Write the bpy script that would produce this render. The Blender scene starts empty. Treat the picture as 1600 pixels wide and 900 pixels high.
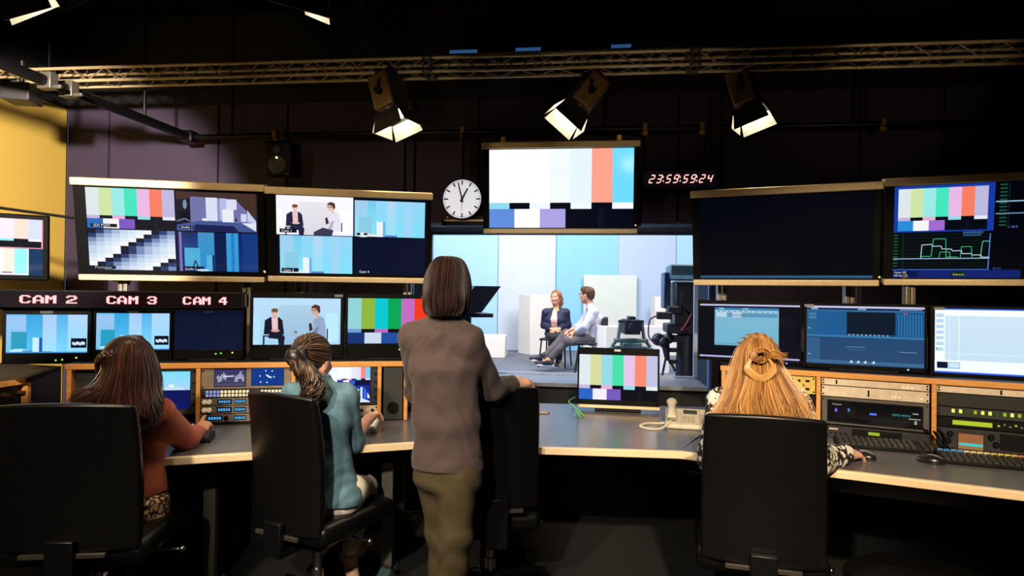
import bpy, bmesh, math, random
import numpy as np
from mathutils import Vector, Matrix, Quaternion
import openvdb

random.seed(7)
RNG = np.random.default_rng(7)
SC = bpy.context.scene
COL = SC.collection
PI = math.pi
V = Vector

# ------------------------------------------------------------------ camera
FPX = 1000.0
CAMPOS = V((0, 0, 1.5))
_f = V((0, 1, 0.008)).normalized()
_r = V((1, 0, 0.0125)); _r = (_r - _f * _r.dot(_f)).normalized()
_u = _r.cross(_f).normalized()
cam_data = bpy.data.cameras.new('camera')
cam_data.sensor_width = 36
cam_data.lens = 36 * FPX / 1600
cam_data.clip_start = 0.05
cam = bpy.data.objects.new('camera', cam_data)
COL.objects.link(cam)
cam.matrix_world = Matrix(((_r.x, _u.x, -_f.x, CAMPOS.x), (_r.y, _u.y, -_f.y, CAMPOS.y),
                           (_r.z, _u.z, -_f.z, CAMPOS.z), (0, 0, 0, 1)))
SC.camera = cam

def ray(px, py):
    return _f + _r * ((px - 800) / FPX) - _u * ((py - 450) / FPX)

def J(px, py, D):
    """point of the photograph at depth D (metres along +Y)"""
    d = ray(px, py)
    return CAMPOS + d * (D / d.y)

def hit(px, py, p, n):
    d = ray(px, py)
    return CAMPOS + d * ((p - CAMPOS).dot(n) / d.dot(n))

def onz(px, py, z):
    return hit(px, py, V((0, 0, z)), V((0, 0, 1)))

class Frame:
    """an upright (or tilted) plane: local x to the right along it, y away from the viewer, z up"""
    def __init__(s, origin, yaw, tilt=0.0):
        a = math.radians(yaw); t = math.radians(tilt)
        s.o = V(origin)
        s.x = V((math.cos(a), math.sin(a), 0))
        nb = V((-math.sin(a), math.cos(a), 0))
        s.y = (nb * math.cos(t) + V((0, 0, 1)) * math.sin(t)).normalized()
        s.z = s.x.cross(s.y).normalized()
        s.M = Matrix(((s.x.x, s.y.x, s.z.x, s.o.x), (s.x.y, s.y.y, s.z.y, s.o.y),
                      (s.x.z, s.y.z, s.z.z, s.o.z), (0, 0, 0, 1)))
        s.Mi = s.M.inverted()
    def loc(s, px, py, dy=0.0):
        p = hit(px, py, s.o + s.y * dy, s.y)
        q = s.Mi @ p
        return (q.x, q.z)

def rect_frame(tl, tr, br, bl, D, yaw, tilt=0.0):
    """rigid rectangle seen with these corners; returns Frame at its centre, width, height"""
    cx = sum(p[0] for p in (tl, tr, br, bl)) / 4; cy = sum(p[1] for p in (tl, tr, br, bl)) / 4
    fr = Frame(J(cx, cy, D), yaw, tilt)
    q = [fr.loc(*p) for p in (tl, tr, br, bl)]
    x0 = (q[0][0] + q[3][0]) / 2; x1 = (q[1][0] + q[2][0]) / 2
    z1 = (q[0][1] + q[1][1]) / 2; z0 = (q[2][1] + q[3][1]) / 2
    o = fr.o + fr.x * ((x0 + x1) / 2) + fr.z * ((z0 + z1) / 2)
    fr2 = Frame(o, yaw, tilt)
    return fr2, x1 - x0, z1 - z0

# ------------------------------------------------------------------ colours, materials
def lin(c):
    c = c / 255.0
    return c / 12.92 if c <= 0.04045 else ((c + 0.055) / 1.055) ** 2.4
def rgb(*c):
    if len(c) == 1: c = c[0]
    return (lin(c[0]), lin(c[1]), lin(c[2]), 1.0)

MATS = {}
def mat(name, color, rough=0.5, metal=0.0, vary=0.12, scale=30.0, bump=0.0, bscale=200.0, spec=0.5, coat=0.0, sheen=0.0):
    if name in MATS: return MATS[name]
    m = bpy.data.materials.new(name); m.use_nodes = True
    nt = m.node_tree; b = nt.nodes['Principled BSDF']
    c = rgb(color)
    tc = nt.nodes.new('ShaderNodeTexCoord')
    n = nt.nodes.new('ShaderNodeTexNoise'); n.inputs['Scale'].default_value = scale; n.inputs['Detail'].default_value = 4
    nt.links.new(tc.outputs['Object'], n.inputs['Vector'])
    r = nt.nodes.new('ShaderNodeValToRGB')
    r.color_ramp.elements[0].position = 0.3; r.color_ramp.elements[1].position = 0.7
    r.color_ramp.elements[0].color = tuple(x * (1 - vary) for x in c[:3]) + (1,)
    r.color_ramp.elements[1].color = tuple(min(1, x * (1 + vary)) for x in c[:3]) + (1,)
    nt.links.new(n.outputs['Fac'], r.inputs['Fac']); nt.links.new(r.outputs['Color'], b.inputs['Base Color'])
    b.inputs['Roughness'].default_value = rough; b.inputs['Metallic'].default_value = metal
    b.inputs['Specular IOR Level'].default_value = spec
    b.inputs['Coat Weight'].default_value = coat
    b.inputs['Sheen Weight'].default_value = sheen
    if bump:
        n2 = nt.nodes.new('ShaderNodeTexNoise'); n2.inputs['Scale'].default_value = bscale; n2.inputs['Detail'].default_value = 3
        nt.links.new(tc.outputs['Object'], n2.inputs['Vector'])
        bp = nt.nodes.new('ShaderNodeBump'); bp.inputs['Strength'].default_value = bump; bp.inputs['Distance'].default_value = 0.004
        nt.links.new(n2.outputs['Fac'], bp.inputs['Height']); nt.links.new(bp.outputs['Normal'], b.inputs['Normal'])
    MATS[name] = m
    return m

def wood_mat(name, c1, c2, rough=0.45):
    if name in MATS: return MATS[name]
    m = mat(name, c1, rough)
    nt = m.node_tree; b = nt.nodes['Principled BSDF']
    tc = nt.nodes.new('ShaderNodeTexCoord'); mp = nt.nodes.new('ShaderNodeMapping'); mp.inputs['Scale'].default_value = (3, 40, 40)
    w = nt.nodes.new('ShaderNodeTexNoise'); w.inputs['Scale'].default_value = 3; w.inputs['Detail'].default_value = 6; w.inputs['Distortion'].default_value = 1.5
    r = nt.nodes.new('ShaderNodeValToRGB'); r.color_ramp.elements[0].color = rgb(c1); r.color_ramp.elements[1].color = rgb(c2)
    r.color_ramp.elements[0].position = .35; r.color_ramp.elements[1].position = .65
    nt.links.new(tc.outputs['Object'], mp.inputs['Vector']); nt.links.new(mp.outputs['Vector'], w.inputs['Vector'])
    nt.links.new(w.outputs['Fac'], r.inputs['Fac']); nt.links.new(r.outputs['Color'], b.inputs['Base Color'])
    return m

def emit_mat(name, color, strength=1.0, base=(8, 8, 10)):
    if name in MATS: return MATS[name]
    m = bpy.data.materials.new(name); m.use_nodes = True
    b = m.node_tree.nodes['Principled BSDF']
    b.inputs['Base Color'].default_value = rgb(base); b.inputs['Roughness'].default_value = .3
    b.inputs['Emission Color'].default_value = rgb(color); b.inputs['Emission Strength'].default_value = strength
    n = m.node_tree.nodes.new('ShaderNodeTexNoise'); n.inputs['Scale'].default_value = 60
    mr = m.node_tree.nodes.new('ShaderNodeMapRange'); mr.inputs['To Min'].default_value = .25; mr.inputs['To Max'].default_value = .35
    m.node_tree.links.new(n.outputs['Fac'], mr.inputs['Value']); m.node_tree.links.new(mr.outputs['Result'], b.inputs['Roughness'])
    MATS[name] = m
    return m

def screen_mat(strength=1.0):
    name = 'screen_%.2f' % strength
    if name in MATS: return MATS[name]
    m = bpy.data.materials.new(name); m.use_nodes = True
    nt = m.node_tree; b = nt.nodes['Principled BSDF']
    b.inputs['Base Color'].default_value = (.003, .003, .004, 1); b.inputs['Specular IOR Level'].default_value = .25
    a = nt.nodes.new('ShaderNodeAttribute'); a.attribute_name = 'Col'
    nt.links.new(a.outputs['Color'], b.inputs['Emission Color'])
    b.inputs['Emission Strength'].default_value = strength
    n = nt.nodes.new('ShaderNodeTexNoise'); n.inputs['Scale'].default_value = 40
    mr = nt.nodes.new('ShaderNodeMapRange'); mr.inputs['To Min'].default_value = .1; mr.inputs['To Max'].default_value = .16
    nt.links.new(n.outputs['Fac'], mr.inputs['Value']); nt.links.new(mr.outputs['Result'], b.inputs['Roughness'])
    MATS[name] = m
    return m

def attr_mat(name, rough=0.5, spec=0.5):
    """base colour from per-strand colour attribute"""
    if name in MATS: return MATS[name]
    m = bpy.data.materials.new(name); m.use_nodes = True
    nt = m.node_tree; b = nt.nodes['Principled BSDF']
    a = nt.nodes.new('ShaderNodeAttribute'); a.attribute_name = 'Col'
    nt.links.new(a.outputs['Color'], b.inputs['Base Color'])
    b.inputs['Roughness'].default_value = rough; b.inputs['Specular IOR Level'].default_value = spec
    MATS[name] = m
    return m

# ------------------------------------------------------------------ mesh builder
class MB:
    def __init__(s): s.v = []; s.f = []; s.m = []; s.c = []
    def add(s, verts, faces, M=None, mi=0, col=None):
        o = len(s.v)
        s.v += [(M @ V(p)) if M is not None else V(p) for p in verts]
        s.f += [tuple(i + o for i in f) for f in faces]
        s.m += [mi] * len(faces); s.c += [col] * len(faces)
        return s
    def box(s, c, d, R=None, mi=0, taper=None):
        hx, hy, hz = d[0] / 2, d[1] / 2, d[2] / 2
        tx, ty = taper if taper else (1, 1)
        vs = [(-hx, -hy, -hz), (hx, -hy, -hz), (hx, hy, -hz), (-hx, hy, -hz),
              (-hx * tx, -hy * ty, hz), (hx * tx, -hy * ty, hz), (hx * tx, hy * ty, hz), (-hx * tx, hy * ty, hz)]
        M = Matrix.Translation(V(c)) @ (R.to_4x4() if R is not None else Matrix())
        return s.add(vs, [(3, 2, 1, 0), (4, 5, 6, 7), (0, 1, 5, 4), (1, 2, 6, 5), (2, 3, 7, 6), (3, 0, 4, 7)], M, mi)
    def bx(s, x0, x1, y0, y1, z0, z1, mi=0):
        return s.box(((x0 + x1) / 2, (y0 + y1) / 2, (z0 + z1) / 2), (abs(x1 - x0), abs(y1 - y0), abs(z1 - z0)), None, mi)
    def bar(s, a, b, w, h, mi=0, up=V((0, 0, 1))):
        a = V(a); b = V(b); d = (b - a); L = d.length; d.normalize()
        x = up.cross(d)
        if x.length < 1e-4: x = V((1, 0, 0)).cross(d)
        x.normalize(); z = d.cross(x)
        R = Matrix((x, d, z)).transposed()
        return s.box((a + b) / 2, (w, L, h), R, mi)
    def tube(s, pts, r, n=10, caps=True, mi=0, col=None, flat=None):
        pts = [V(p) for p in pts]
        k = len(pts)
        rs = [r] * k if isinstance(r, (int, float)) else list(r)
        vs = []; fs = []
        prev = None
        for i, p in enumerate(pts):
            t = (pts[min(i + 1, k - 1)] - pts[max(i - 1, 0)])
            if t.length < 1e-9: t = V((0, 0, 1))
            t.normalize()
            if prev is None:
                a = V((0, 0, 1)) if abs(t.z) < 0.9 else V((1, 0, 0))
                x = a.cross(t).normalized()
            else:
                x = (prev - t * prev.dot(t))
                x = x.normalized() if x.length > 1e-6 else V((1, 0, 0)).cross(t).normalized()
            prev = x; y = t.cross(x)
            for j in range(n):
                an = 2 * PI * j / n
                vs.append(p + (x * math.cos(an) + y * math.sin(an) * (flat or 1)) * rs[i])
        for i in range(k - 1):
            for j in range(n):
                a = i * n + j; b = i * n + (j + 1) % n
                fs.append((a, b, b + n, a + n))
        if caps:
            fs.append(tuple(range(n - 1, -1, -1))); fs.append(tuple((k - 1) * n + j for j in range(n)))
        return s.add(vs, fs, None, mi, col)
    def cyl(s, a, b, r, r2=None, n=20, mi=0, caps=True):
        return s.tube([a, b], [r, r if r2 is None else r2], n, caps, mi)
    def lathe(s, prof, n=24, M=None, mi=0):
        """profile of (radius, height) about local z"""
        vs = []; fs = []
        k = len(prof)
        for (r, z) in prof:
            for j in range(n):
                an = 2 * PI * j / n
                vs.append((r * math.cos(an), r * math.sin(an), z))
        for i in range(k - 1):
            for j in range(n):
                a = i * n + j; b = i * n + (j + 1) % n
                fs.append((a, b, b + n, a + n))
        fs.append(tuple(range(n - 1, -1, -1))); fs.append(tuple((k - 1) * n + j for j in range(n)))
        return s.add(vs, fs, M, mi)
    def ball(s, c, r, n=12, mi=0, sc=(1, 1, 1), R=None):
        vs = []; fs = []
        m = max(4, n // 2)
        for i in range(m + 1):
            th = PI * i / m
            for j in range(n):
                ph = 2 * PI * j / n
                p = V((math.sin(th) * math.cos(ph) * sc[0], math.sin(th) * math.sin(ph) * sc[1], math.cos(th) * sc[2])) * r
                if R is not None: p = R @ p
                vs.append(V(c) + p)
        for i in range(m):
            for j in range(n):
                a = i * n + j; b = i * n + (j + 1) % n
                fs.append((b, a, a + n, b + n))
        return s.add(vs, fs, None, mi)
    def prism(s, pts, z0, z1, mi=0, M=None):
        """polygon in xy extruded z0..z1"""
        n = len(pts)
        area = sum(pts[i][0] * pts[(i + 1) % n][1] - pts[(i + 1) % n][0] * pts[i][1] for i in range(n))
        if area < 0: pts = pts[::-1]
        vs = [(p[0], p[1], z0) for p in pts] + [(p[0], p[1], z1) for p in pts]
        fs = [tuple(range(n - 1, -1, -1)), tuple(range(n, 2 * n))]
        fs += [(i, (i + 1) % n, n + (i + 1) % n, n + i) for i in range(n)]
        return s.add(vs, fs, M, mi)
    def slab(s, pts, y0, y1, mi=0):
        """polygon in xz extruded along y"""
        M = Matrix(((1, 0, 0, 0), (0, 0, 1, 0), (0, 1, 0, 0), (0, 0, 0, 1)))
        n = len(pts)
        area = sum(pts[i][0] * pts[(i + 1) % n][1] - pts[(i + 1) % n][0] * pts[i][1] for i in range(n))
        if area > 0: pts = pts[::-1]
        vs = [(p[0], y0, p[1]) for p in pts] + [(p[0], y1, p[1]) for p in pts]
        fs = [tuple(range(n - 1, -1, -1)), tuple(range(n, 2 * n))]
        fs += [(i, (i + 1) % n, n + (i + 1) % n, n + i) for i in range(n)]
        return s.add(vs, fs, None, mi)
    def build(s, name, mats, parent=None, M=None, bevel=0.0, smooth=True, world=False, angle=35, segs=2):
        me = bpy.data.meshes.new(name)
        me.from_pydata([tuple(p) for p in s.v], [], s.f)
        if not isinstance(mats, (list, tuple)): mats = [mats]
        for m in mats: me.materials.append(m)
        me.polygons.foreach_set('material_index', s.m)
        if any(c is not None for c in s.c):
            at = me.color_attributes.new('Col', 'FLOAT_COLOR', 'CORNER')
            buf = []
            for f, c in zip(s.f, s.c):
                cc = c if c is not None else (0, 0, 0, 1)
                if isinstance(cc, list):
                    for q in range(len(f)): buf += list(cc[q % len(cc)])
                else:
                    buf += list(cc) * len(f)
            at.data.foreach_set('color', buf)
        if smooth:
            me.polygons.foreach_set('use_smooth', [True] * len(s.f))
            me.set_sharp_from_angle(angle=math.radians(angle))
        me.update()
        return link(name, me, parent, M, bevel, world, segs)

def link(name, me, parent=None, M=None, bevel=0.0, world=False, segs=2):
    o = bpy.data.objects.new(name, me); COL.objects.link(o)
    if parent is not None:
        o.parent = parent
        if world:
            o.matrix_parent_inverse = parent.matrix_world.inverted() if parent.parent is None else (WM(parent)).inverted()
    if M is not None: o.matrix_basis = M
    if bevel:
        b = o.modifiers.new('bevel', 'BEVEL'); b.width = bevel; b.segments = segs; b.limit_method = 'ANGLE'; b.angle_limit = math.radians(40)
        b.harden_normals = False
    return o

def WM(o):
    m = o.matrix_basis.copy()
    if o.parent is not None:
        m = WM(o.parent) @ o.matrix_parent_inverse @ m
    return m

def tag(o, label, cat, group=None, kind=None):
    o['label'] = label; o['category'] = cat
    if group: o['group'] = group
    if kind: o['kind'] = kind
    return o

def thing(name, label, cat, M=None, group=None):
    o = bpy.data.objects.new(name, None); COL.objects.link(o)
    o.empty_display_size = .1
    if M is not None:
        o.matrix_basis = M if isinstance(M, Matrix) else Matrix.Translation(V(M))
    o.matrix_world = o.matrix_basis
    return tag(o, label, cat, group)

def structure(o):
    o['kind'] = 'structure'
    return o

def copy_tree(o, M, label):
    c = o.copy(); COL.objects.link(c); c.matrix_basis = M; c['label'] = label
    for ch in [x for x in bpy.data.objects if x.parent is o]:
        d = ch.copy(); COL.objects.link(d); d.parent = c
        for g in [x for x in bpy.data.objects if x.parent is ch]:
            e = g.copy(); COL.objects.link(e); e.parent = d
    return c

def basis(o, x, y, z):
    return Matrix(((x.x, y.x, z.x, o.x), (x.y, y.y, z.y, o.y), (x.z, y.z, z.z, o.z), (0, 0, 0, 1)))

def smooth_path(pts, n=8):
    """Catmull-Rom through the points"""
    pts = [V(p) for p in pts]
    P = [pts[0] * 2 - pts[1]] + pts + [pts[-1] * 2 - pts[-2]]
    out = []
    for i in range(1, len(P) - 2):
        for k in range(n):
            t = k / n
            a, b, c, d = P[i - 1], P[i], P[i + 1], P[i + 2]
            out.append(((b * 2) + (c - a) * t + (a * 2 - b * 5 + c * 4 - d) * t * t + (b * 3 - a - c * 3 + d) * t ** 3) * .5)
    out.append(pts[-1])
    return out

# ------------------------------------------------------------------ pictures on screens
_txt = {}
def text_tris(s):
    if s in _txt: return _txt[s]
    cu = bpy.data.curves.new('t', 'FONT'); cu.body = s; cu.size = 1; cu.resolution_u = 2
    o = bpy.data.objects.new('t', cu); COL.objects.link(o)
    dg = bpy.context.evaluated_depsgraph_get(); dg.update()
    me = bpy.data.meshes.new_from_object(o.evaluated_get(dg))
    vs = [tuple(v.co) for v in me.vertices]; fs = [tuple(p.vertices) for p in me.polygons]
    bpy.data.objects.remove(o); bpy.data.curves.remove(cu); bpy.data.meshes.remove(me)
    _txt[s] = (vs, fs)
    return _txt[s]

class Pic:
    """flat picture shown by a screen: coordinates 0..1, y downwards; later items lie on top"""
    def __init__(s): s.items = []
    def r(s, x0, y0, x1, y1, c, c2=None):
        """c2: colour at the bottom (the picture itself shows a gradient)"""
        s.items.append(([(x0, y1), (x1, y1), (x1, y0), (x0, y0)], rgb(c) if c2 is None else [rgb(c2), rgb(c2), rgb(c), rgb(c)])); return s
    def p(s, pts, c): s.items.append((list(pts), rgb(c))); return s
    def e(s, cx, cy, rx, ry, c, n=14):
        s.items.append(([(cx + rx * math.cos(2 * PI * i / n), cy - ry * math.sin(2 * PI * i / n)) for i in range(n)], rgb(c))); return s
    def line(s, pts, w, c, asp=1.78):
        for a, b in zip(pts, pts[1:]):
            dx, dy = (b[0] - a[0]) * asp, b[1] - a[1]; L = math.hypot(dx, dy) or 1
            nx, ny = -dy / L * w / asp, dx / L * w
            s.items.append(([(a[0] + nx, a[1] + ny), (b[0] + nx, b[1] + ny), (b[0] - nx, b[1] - ny), (a[0] - nx, a[1] - ny)], rgb(c)))
        return s
    def text(s, x, y, h, t, c, asp=1.78):
        vs, fs = text_tris(t)
        for f in fs:
            s.items.append(([(x + vs[i][0] * h / asp, y - vs[i][1] * h) for i in f], rgb(c)))
        return s
    def sub(s, x0, y0, x1, y1, other):
        for pts, c in other.items:
            s.items.append(([(x0 + (x1 - x0) * a, y0 + (y1 - y0) * b) for a, b in pts], c))
        return s
    def mesh(s, name, parent, x0, x1, z0, z1, y, strength=1.0, bg=(4, 5, 9), label=None):
        mb = MB()
        W, H = x1 - x0, z1 - z0
        mb.add([(x0, y, z0), (x1, y, z0), (x1, y, z1), (x0, y, z1)], [(0, 1, 2, 3)], None, 0, rgb(bg))
        for k, (pts, c) in enumerate(s.items):
            yy = y - 0.0003 - 0.0000125 * min(k, 400)
            q = [(x0 + min(1, max(0, a)) * W, yy, z1 - min(1, max(0, b)) * H) for a, b in pts]
            A = sum(q[i][0] * q[(i + 1) % len(q)][2] - q[(i + 1) % len(q)][0] * q[i][2] for i in range(len(q)))
            if A < 0:
                q = q[::-1]
                if isinstance(c, list): c = c[::-1]
            mb.add(q, [tuple(range(len(q)))], None, 0, c)
        o = mb.build(name, screen_mat(strength), parent, smooth=False)
        if label: o['label'] = label
        return o

PASTEL = [(228, 238, 240), (212, 236, 170), (160, 240, 235), (70, 236, 195), (240, 190, 235), (255, 130, 100), (196, 190, 228)]
STRONG = [(150, 218, 222), (150, 188, 62), (0, 205, 214), (0, 170, 88), (200, 112, 200), (252, 60, 30), (105, 110, 200)]
CENTRE = [(255, 255, 255), (255, 255, 253), (254, 255, 255), (238, 246, 250), (226, 242, 250), (255, 160, 140), (110, 215, 250)]
def bars(cols, low=((40, 110, 190), (245, 245, 250), (130, 90, 190)), dark=(5, 8, 20), h1=.68, h2=.76, mids=((200, 185, 225), None, (235, 180, 215), None, (150, 225, 235), None, (235, 240, 250))):
    p = Pic(); p.r(0, 0, 1, 1, dark)
    for i, c in enumerate(cols):
        p.r(i / 7, 0, (i + 1) / 7, h1, c)
        if mids[i]: p.r(i / 7, h1, (i + 1) / 7, h2, mids[i])
    w = 5 / 28
    for i, c in enumerate(low): p.r(i * w, h2, (i + 1) * w, 1, c)
    p.r(.76, h2, .80, 1, (12, 16, 34))
    return p

def set_picture(tone='cyan', logo=False):
    """camera picture of the empty set: panels, blocks"""
    p = Pic()
    if tone == 'cyan':
        p.r(0, 0, 1, 1, (120, 200, 250), (120, 215, 255))
        p.r(.0, .05, .24, 1, (160, 200, 245), (120, 200, 240)); p.r(.24, 0, .44, 1, (55, 165, 225), (90, 200, 250))
        p.r(.44, 0, .61, 1, (175, 205, 250), (165, 228, 255)); p.r(.61, 0, .75, 1, (85, 180, 240), (130, 218, 255)); p.r(.75, 0, 1, 1, (180, 215, 250), (150, 225, 255))
        p.r(.06, .45, .25, .95, (40, 160, 195)); p.r(.32, .6, .40, 1, (200, 240, 255)); p.r(.40, .6, .44, 1, (25, 90, 180))
        p.e(.16, .95, .12, .06, (190, 235, 250)); p.r(.2, .93, .32, 1, (70, 160, 220)); p.r(.44, .96, .56, 1, (30, 90, 180))
        p.r(0, .97, 1, 1, (60, 150, 230))
    else:
        p.r(0, 0, 1, 1, (150, 215, 250), (130, 225, 250))
        p.r(.0, 0, .18, 1, (165, 205, 240), (150, 225, 245)); p.r(.18, 0, .30, 1, (120, 205, 240), (140, 230, 248)); p.r(.46, 0, .58, 1, (185, 215, 245), (150, 228, 245))
        p.r(.7, 0, .82, 1, (160, 215, 245)); p.r(.06, .45, .24, .95, (140, 205, 230)); p.r(.31, .58, .40, 1, (235, 245, 252)); p.r(.40, .58, .43, 1, (110, 170, 225))
        p.e(.12, .95, .1, .07, (225, 235, 240)); p.r(.03, .9, .08, .97, (20, 30, 50)); p.r(.13, .9, .18, .96, (20, 30, 50)); p.r(.2, .94, .32, 1, (235, 240, 245))
        p.r(.43, .95, .6, 1, (90, 120, 200))
    if logo:
        p.r(.79, .62, .985, .87, (4, 12, 40))
        for i in range(7):
            p.e(.82 + .022 * i, .755 + .02 * math.sin(i * 2.1), .014, .045 - .004 * (i % 3), (235, 245, 255), 8)
        p.r(.81, .75, .96, .79, (200, 225, 250))
    return p

def interview_picture(bg1, bg2, dark=(22, 24, 44), shirt=(150, 170, 205), skin=(225, 170, 150)):
    p = Pic(); p.r(0, 0, 1, 1, bg1, bg2)
    p.r(.29, .15, .70, 1, tuple(int(x * .93) for x in bg1), tuple(int(x * .9) for x in bg2)); p.r(0, .35, .08, 1, tuple(min(255, x + 15) for x in bg2)); p.r(.83, .32, .97, .95, tuple(min(255, x + 22) for x in bg2))
    # woman on a chair
    p.r(.11, .80, .13, 1, (40, 45, 70)); p.r(.33, .80, .35, 1, (40, 45, 70)); p.r(.11, .80, .35, .83, (40, 45, 70))
    p.p([(.12, .78), (.13, .48), (.19, .41), (.29, .41), (.33, .48), (.35, .78)], dark)
    p.p([(.205, .41), (.275, .41), (.28, .72), (.215, .72)], (238, 200, 205))
    p.r(.22, .36, .26, .43, skin); p.e(.24, .31, .038, .075, skin); p.e(.24, .265, .04, .045, (120, 80, 60)); p.r(.225, .33, .255, .345, (250, 235, 230))
    p.p([(.18, .78), (.33, .78), (.36, .84), (.35, 1), (.29, 1), (.28, .88), (.17, .86)], dark); p.e(.25, .70, .05, .03, skin)
    # man in profile
    p.p([(.68, .48), (.74, .37), (.80, .42), (.83, .62), (.83, .88), (.66, .88), (.62, .84), (.70, .66)], shirt)
    p.p([(.66, .88), (.70, .66), (.75, .60), (.72, .84)], tuple(int(x * .8) for x in shirt))
    p.p([(.48, .92), (.60, .80), (.74, .86), (.72, 1), (.48, 1)], (60, 62, 85))
    p.p([(.63, .55), (.66, .53), (.68, .68), (.64, .72)], (60, 45, 50)); p.e(.70, .265, .045, .09, skin); p.p([(.70, .33), (.74, .33), (.75, .42), (.71, .42)], skin)
    p.p([(.66, .18), (.70, .13), (.755, .16), (.765, .27), (.745, .34), (.73, .26), (.70, .21), (.66, .22)], (85, 50, 40)); p.r(.655, .25, .72, .265, (30, 25, 30)); p.r(.84, .66, .855, .9, (30, 30, 45))
    return p
# ================================================================== materials
M_black = mat('black_plastic', (7, 7, 8), .5, vary=.15, spec=.2)
M_bezel = mat('monitor_bezel', (5, 5, 6), .55, vary=.1, spec=.08)
M_blackmetal = mat('black_metal', (14, 15, 17), .4, .4, vary=.2)
M_alu = mat('brushed_aluminium', (214, 190, 146), .42, .2, vary=.08, scale=60)
M_trussm = mat('truss_aluminium', (200, 178, 138), .4, .3, vary=.1)
M_steel = mat('chrome_steel', (190, 190, 188), .22, 1.0, vary=.05)
M_wood = wood_mat('oak_edge', (226, 162, 86), (204, 138, 66))
M_lip = wood_mat('pale_oak_lip', (238, 214, 176), (231, 203, 160), .4)
M_desk = mat('grey_laminate', (92, 90, 91), .27, vary=.06, scale=15)
M_carcass = mat('dark_carcass', (13, 14, 15), .6)
M_panelgrey = mat('rack_grey', (84, 80, 76), .5)
M_tan = mat('instrument_tan', (128, 116, 98), .5)
M_beige = mat('panel_beige', (212, 196, 172), .5)
M_yellow = mat('panel_yellow', (206, 178, 88), .45)
M_white = mat('set_white', (226, 228, 232), .7, vary=.02)
M_knobw = mat('knob_ivory', (225, 212, 180), .4)
M_dark = mat('dark_grey', (38, 38, 40), .5)
M_brass = mat('brass_clamp', (165, 125, 60), .35, .8)
M_orange_wood = M_wood

# ================================================================== room shell
BW = Frame((0, 4.8, 0), -7)            # near face of the back wall
BX0 = BW.loc(103, 300)[0]              # left corner
BX1 = 5.4
OX0 = BW.loc(645, 500)[0]; OX1 = BW.loc(1107, 500)[0]
OZ0, OZ1 = 0.838, 2.0
TOP = 2.97
WT = 0.5
def bwx(px, py=250): return BW.loc(px, py)[0]

M_wallp = mat('mauve_wall_fabric', (54, 44, 66), .85, vary=.06, scale=120, bump=.15, bscale=400)
M_walldk = mat('wall_black', (6, 6, 8), .8)
M_gap = mat('panel_gap', (8, 7, 9), .9)
mb = MB()
# backing with the window opening
mb.bx(BX0, OX0, .03, WT, 0, TOP, 2); mb.bx(OX1, BX1, .03, WT, 0, TOP, 2)
mb.bx(OX0, OX1, .03, WT, 0, OZ0 - .03, 2); mb.bx(OX0, OX1, .03, WT, OZ1, TOP, 2)
mb.bx(BX0, BX1, -.02, WT, TOP, 4.2, 1)
seams = [BX0] + [bwx(x) for x in (170, 341, 449, 633)] + [OX0 - .001]
def sheet(x0, x1, z0, z1): mb.bx(x0 + .009, x1 - .009, 0, .032, z0, z1, 0)
for a, b in zip(seams, seams[1:]):
    if b - a > .03: sheet(a, b, .0, TOP)
ups = [OX0, bwx(748), bwx(945), bwx(1060), OX1]
for a, b in zip(ups, ups[1:]): sheet(a, b, OZ1 + .02, TOP)
mb.bx(OX0 + .009, OX1 - .009, 0, .032, 0, OZ0 - .05, 1)
rs = [OX1] + [bwx(x) for x in (1128, 1343, 1475, 1640)] + [BX1]
for a, b in zip(rs, rs[1:]): sheet(a, b, 0, TOP)
structure(mb.build('wall_back', [M_wallp, M_walldk, M_gap], None, BW.M))

# left wall (yellow), perpendicular to the back wall
M_yw = mat('yellow_wall_fabric', (206, 172, 76), .85, vary=.04, scale=90, bump=.15, bscale=350)
mb = MB()
mb.bx(BX0 - .2, BX0 - .02, -7.5, .03, 0, 4.2, 1)
ycuts = [0.0, -.62, -1.85, -3.1, -4.3, -5.5, -7.5]
for a, b in zip(ycuts, ycuts[1:]): mb.bx(BX0 - .021, BX0, b + .004, a - .004, 0, TOP, 0)
mb.bx(BX0 - .021, BX0 + .02, -7.5, 0, TOP, 4.2, 2)
structure(mb.build('wall_left', [M_yw, M_yw, M_walldk], None, BW.M))
mb = MB(); mb.bx(BX1, BX1 + .15, -7.5, WT, 0, 4.2)
structure(mb.build('wall_right', M_walldk, None, BW.M))
mb = MB(); mb.bx(BX0 - .2, BX1 + .15, -7.65, -7.5, 0, 4.2)
structure(mb.build('wall_front', mat('wall_front_dark', (30, 28, 30), .8), None, BW.M))
M_carpet = mat('dark_carpet', (14, 14, 13), .95, vary=.4, scale=260, bump=.3, bscale=500)
mb = MB(); mb.bx(BX0 - .2, BX1 + .15, -7.65, WT, -.1, 0)
structure(mb.build('floor', M_carpet, None, BW.M))
# ceiling of perforated dark metal trays
M_ceil = mat('ceiling_metal', (12, 12, 14), .3, .3, vary=.3, scale=200, bump=.2, bscale=600)
mb = MB(); mb.bx(BX0 - .2, BX1 + .15, -7.65, WT, 3.72, 3.85)
x = BX0
while x < BX1 - .1:
    mb.bx(x + .01, min(x + .6, BX1) - .01, -7.5, -.02, 3.68, 3.72); x += .6
structure(mb.build('ceiling', M_ceil, None, BW.M))

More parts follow.
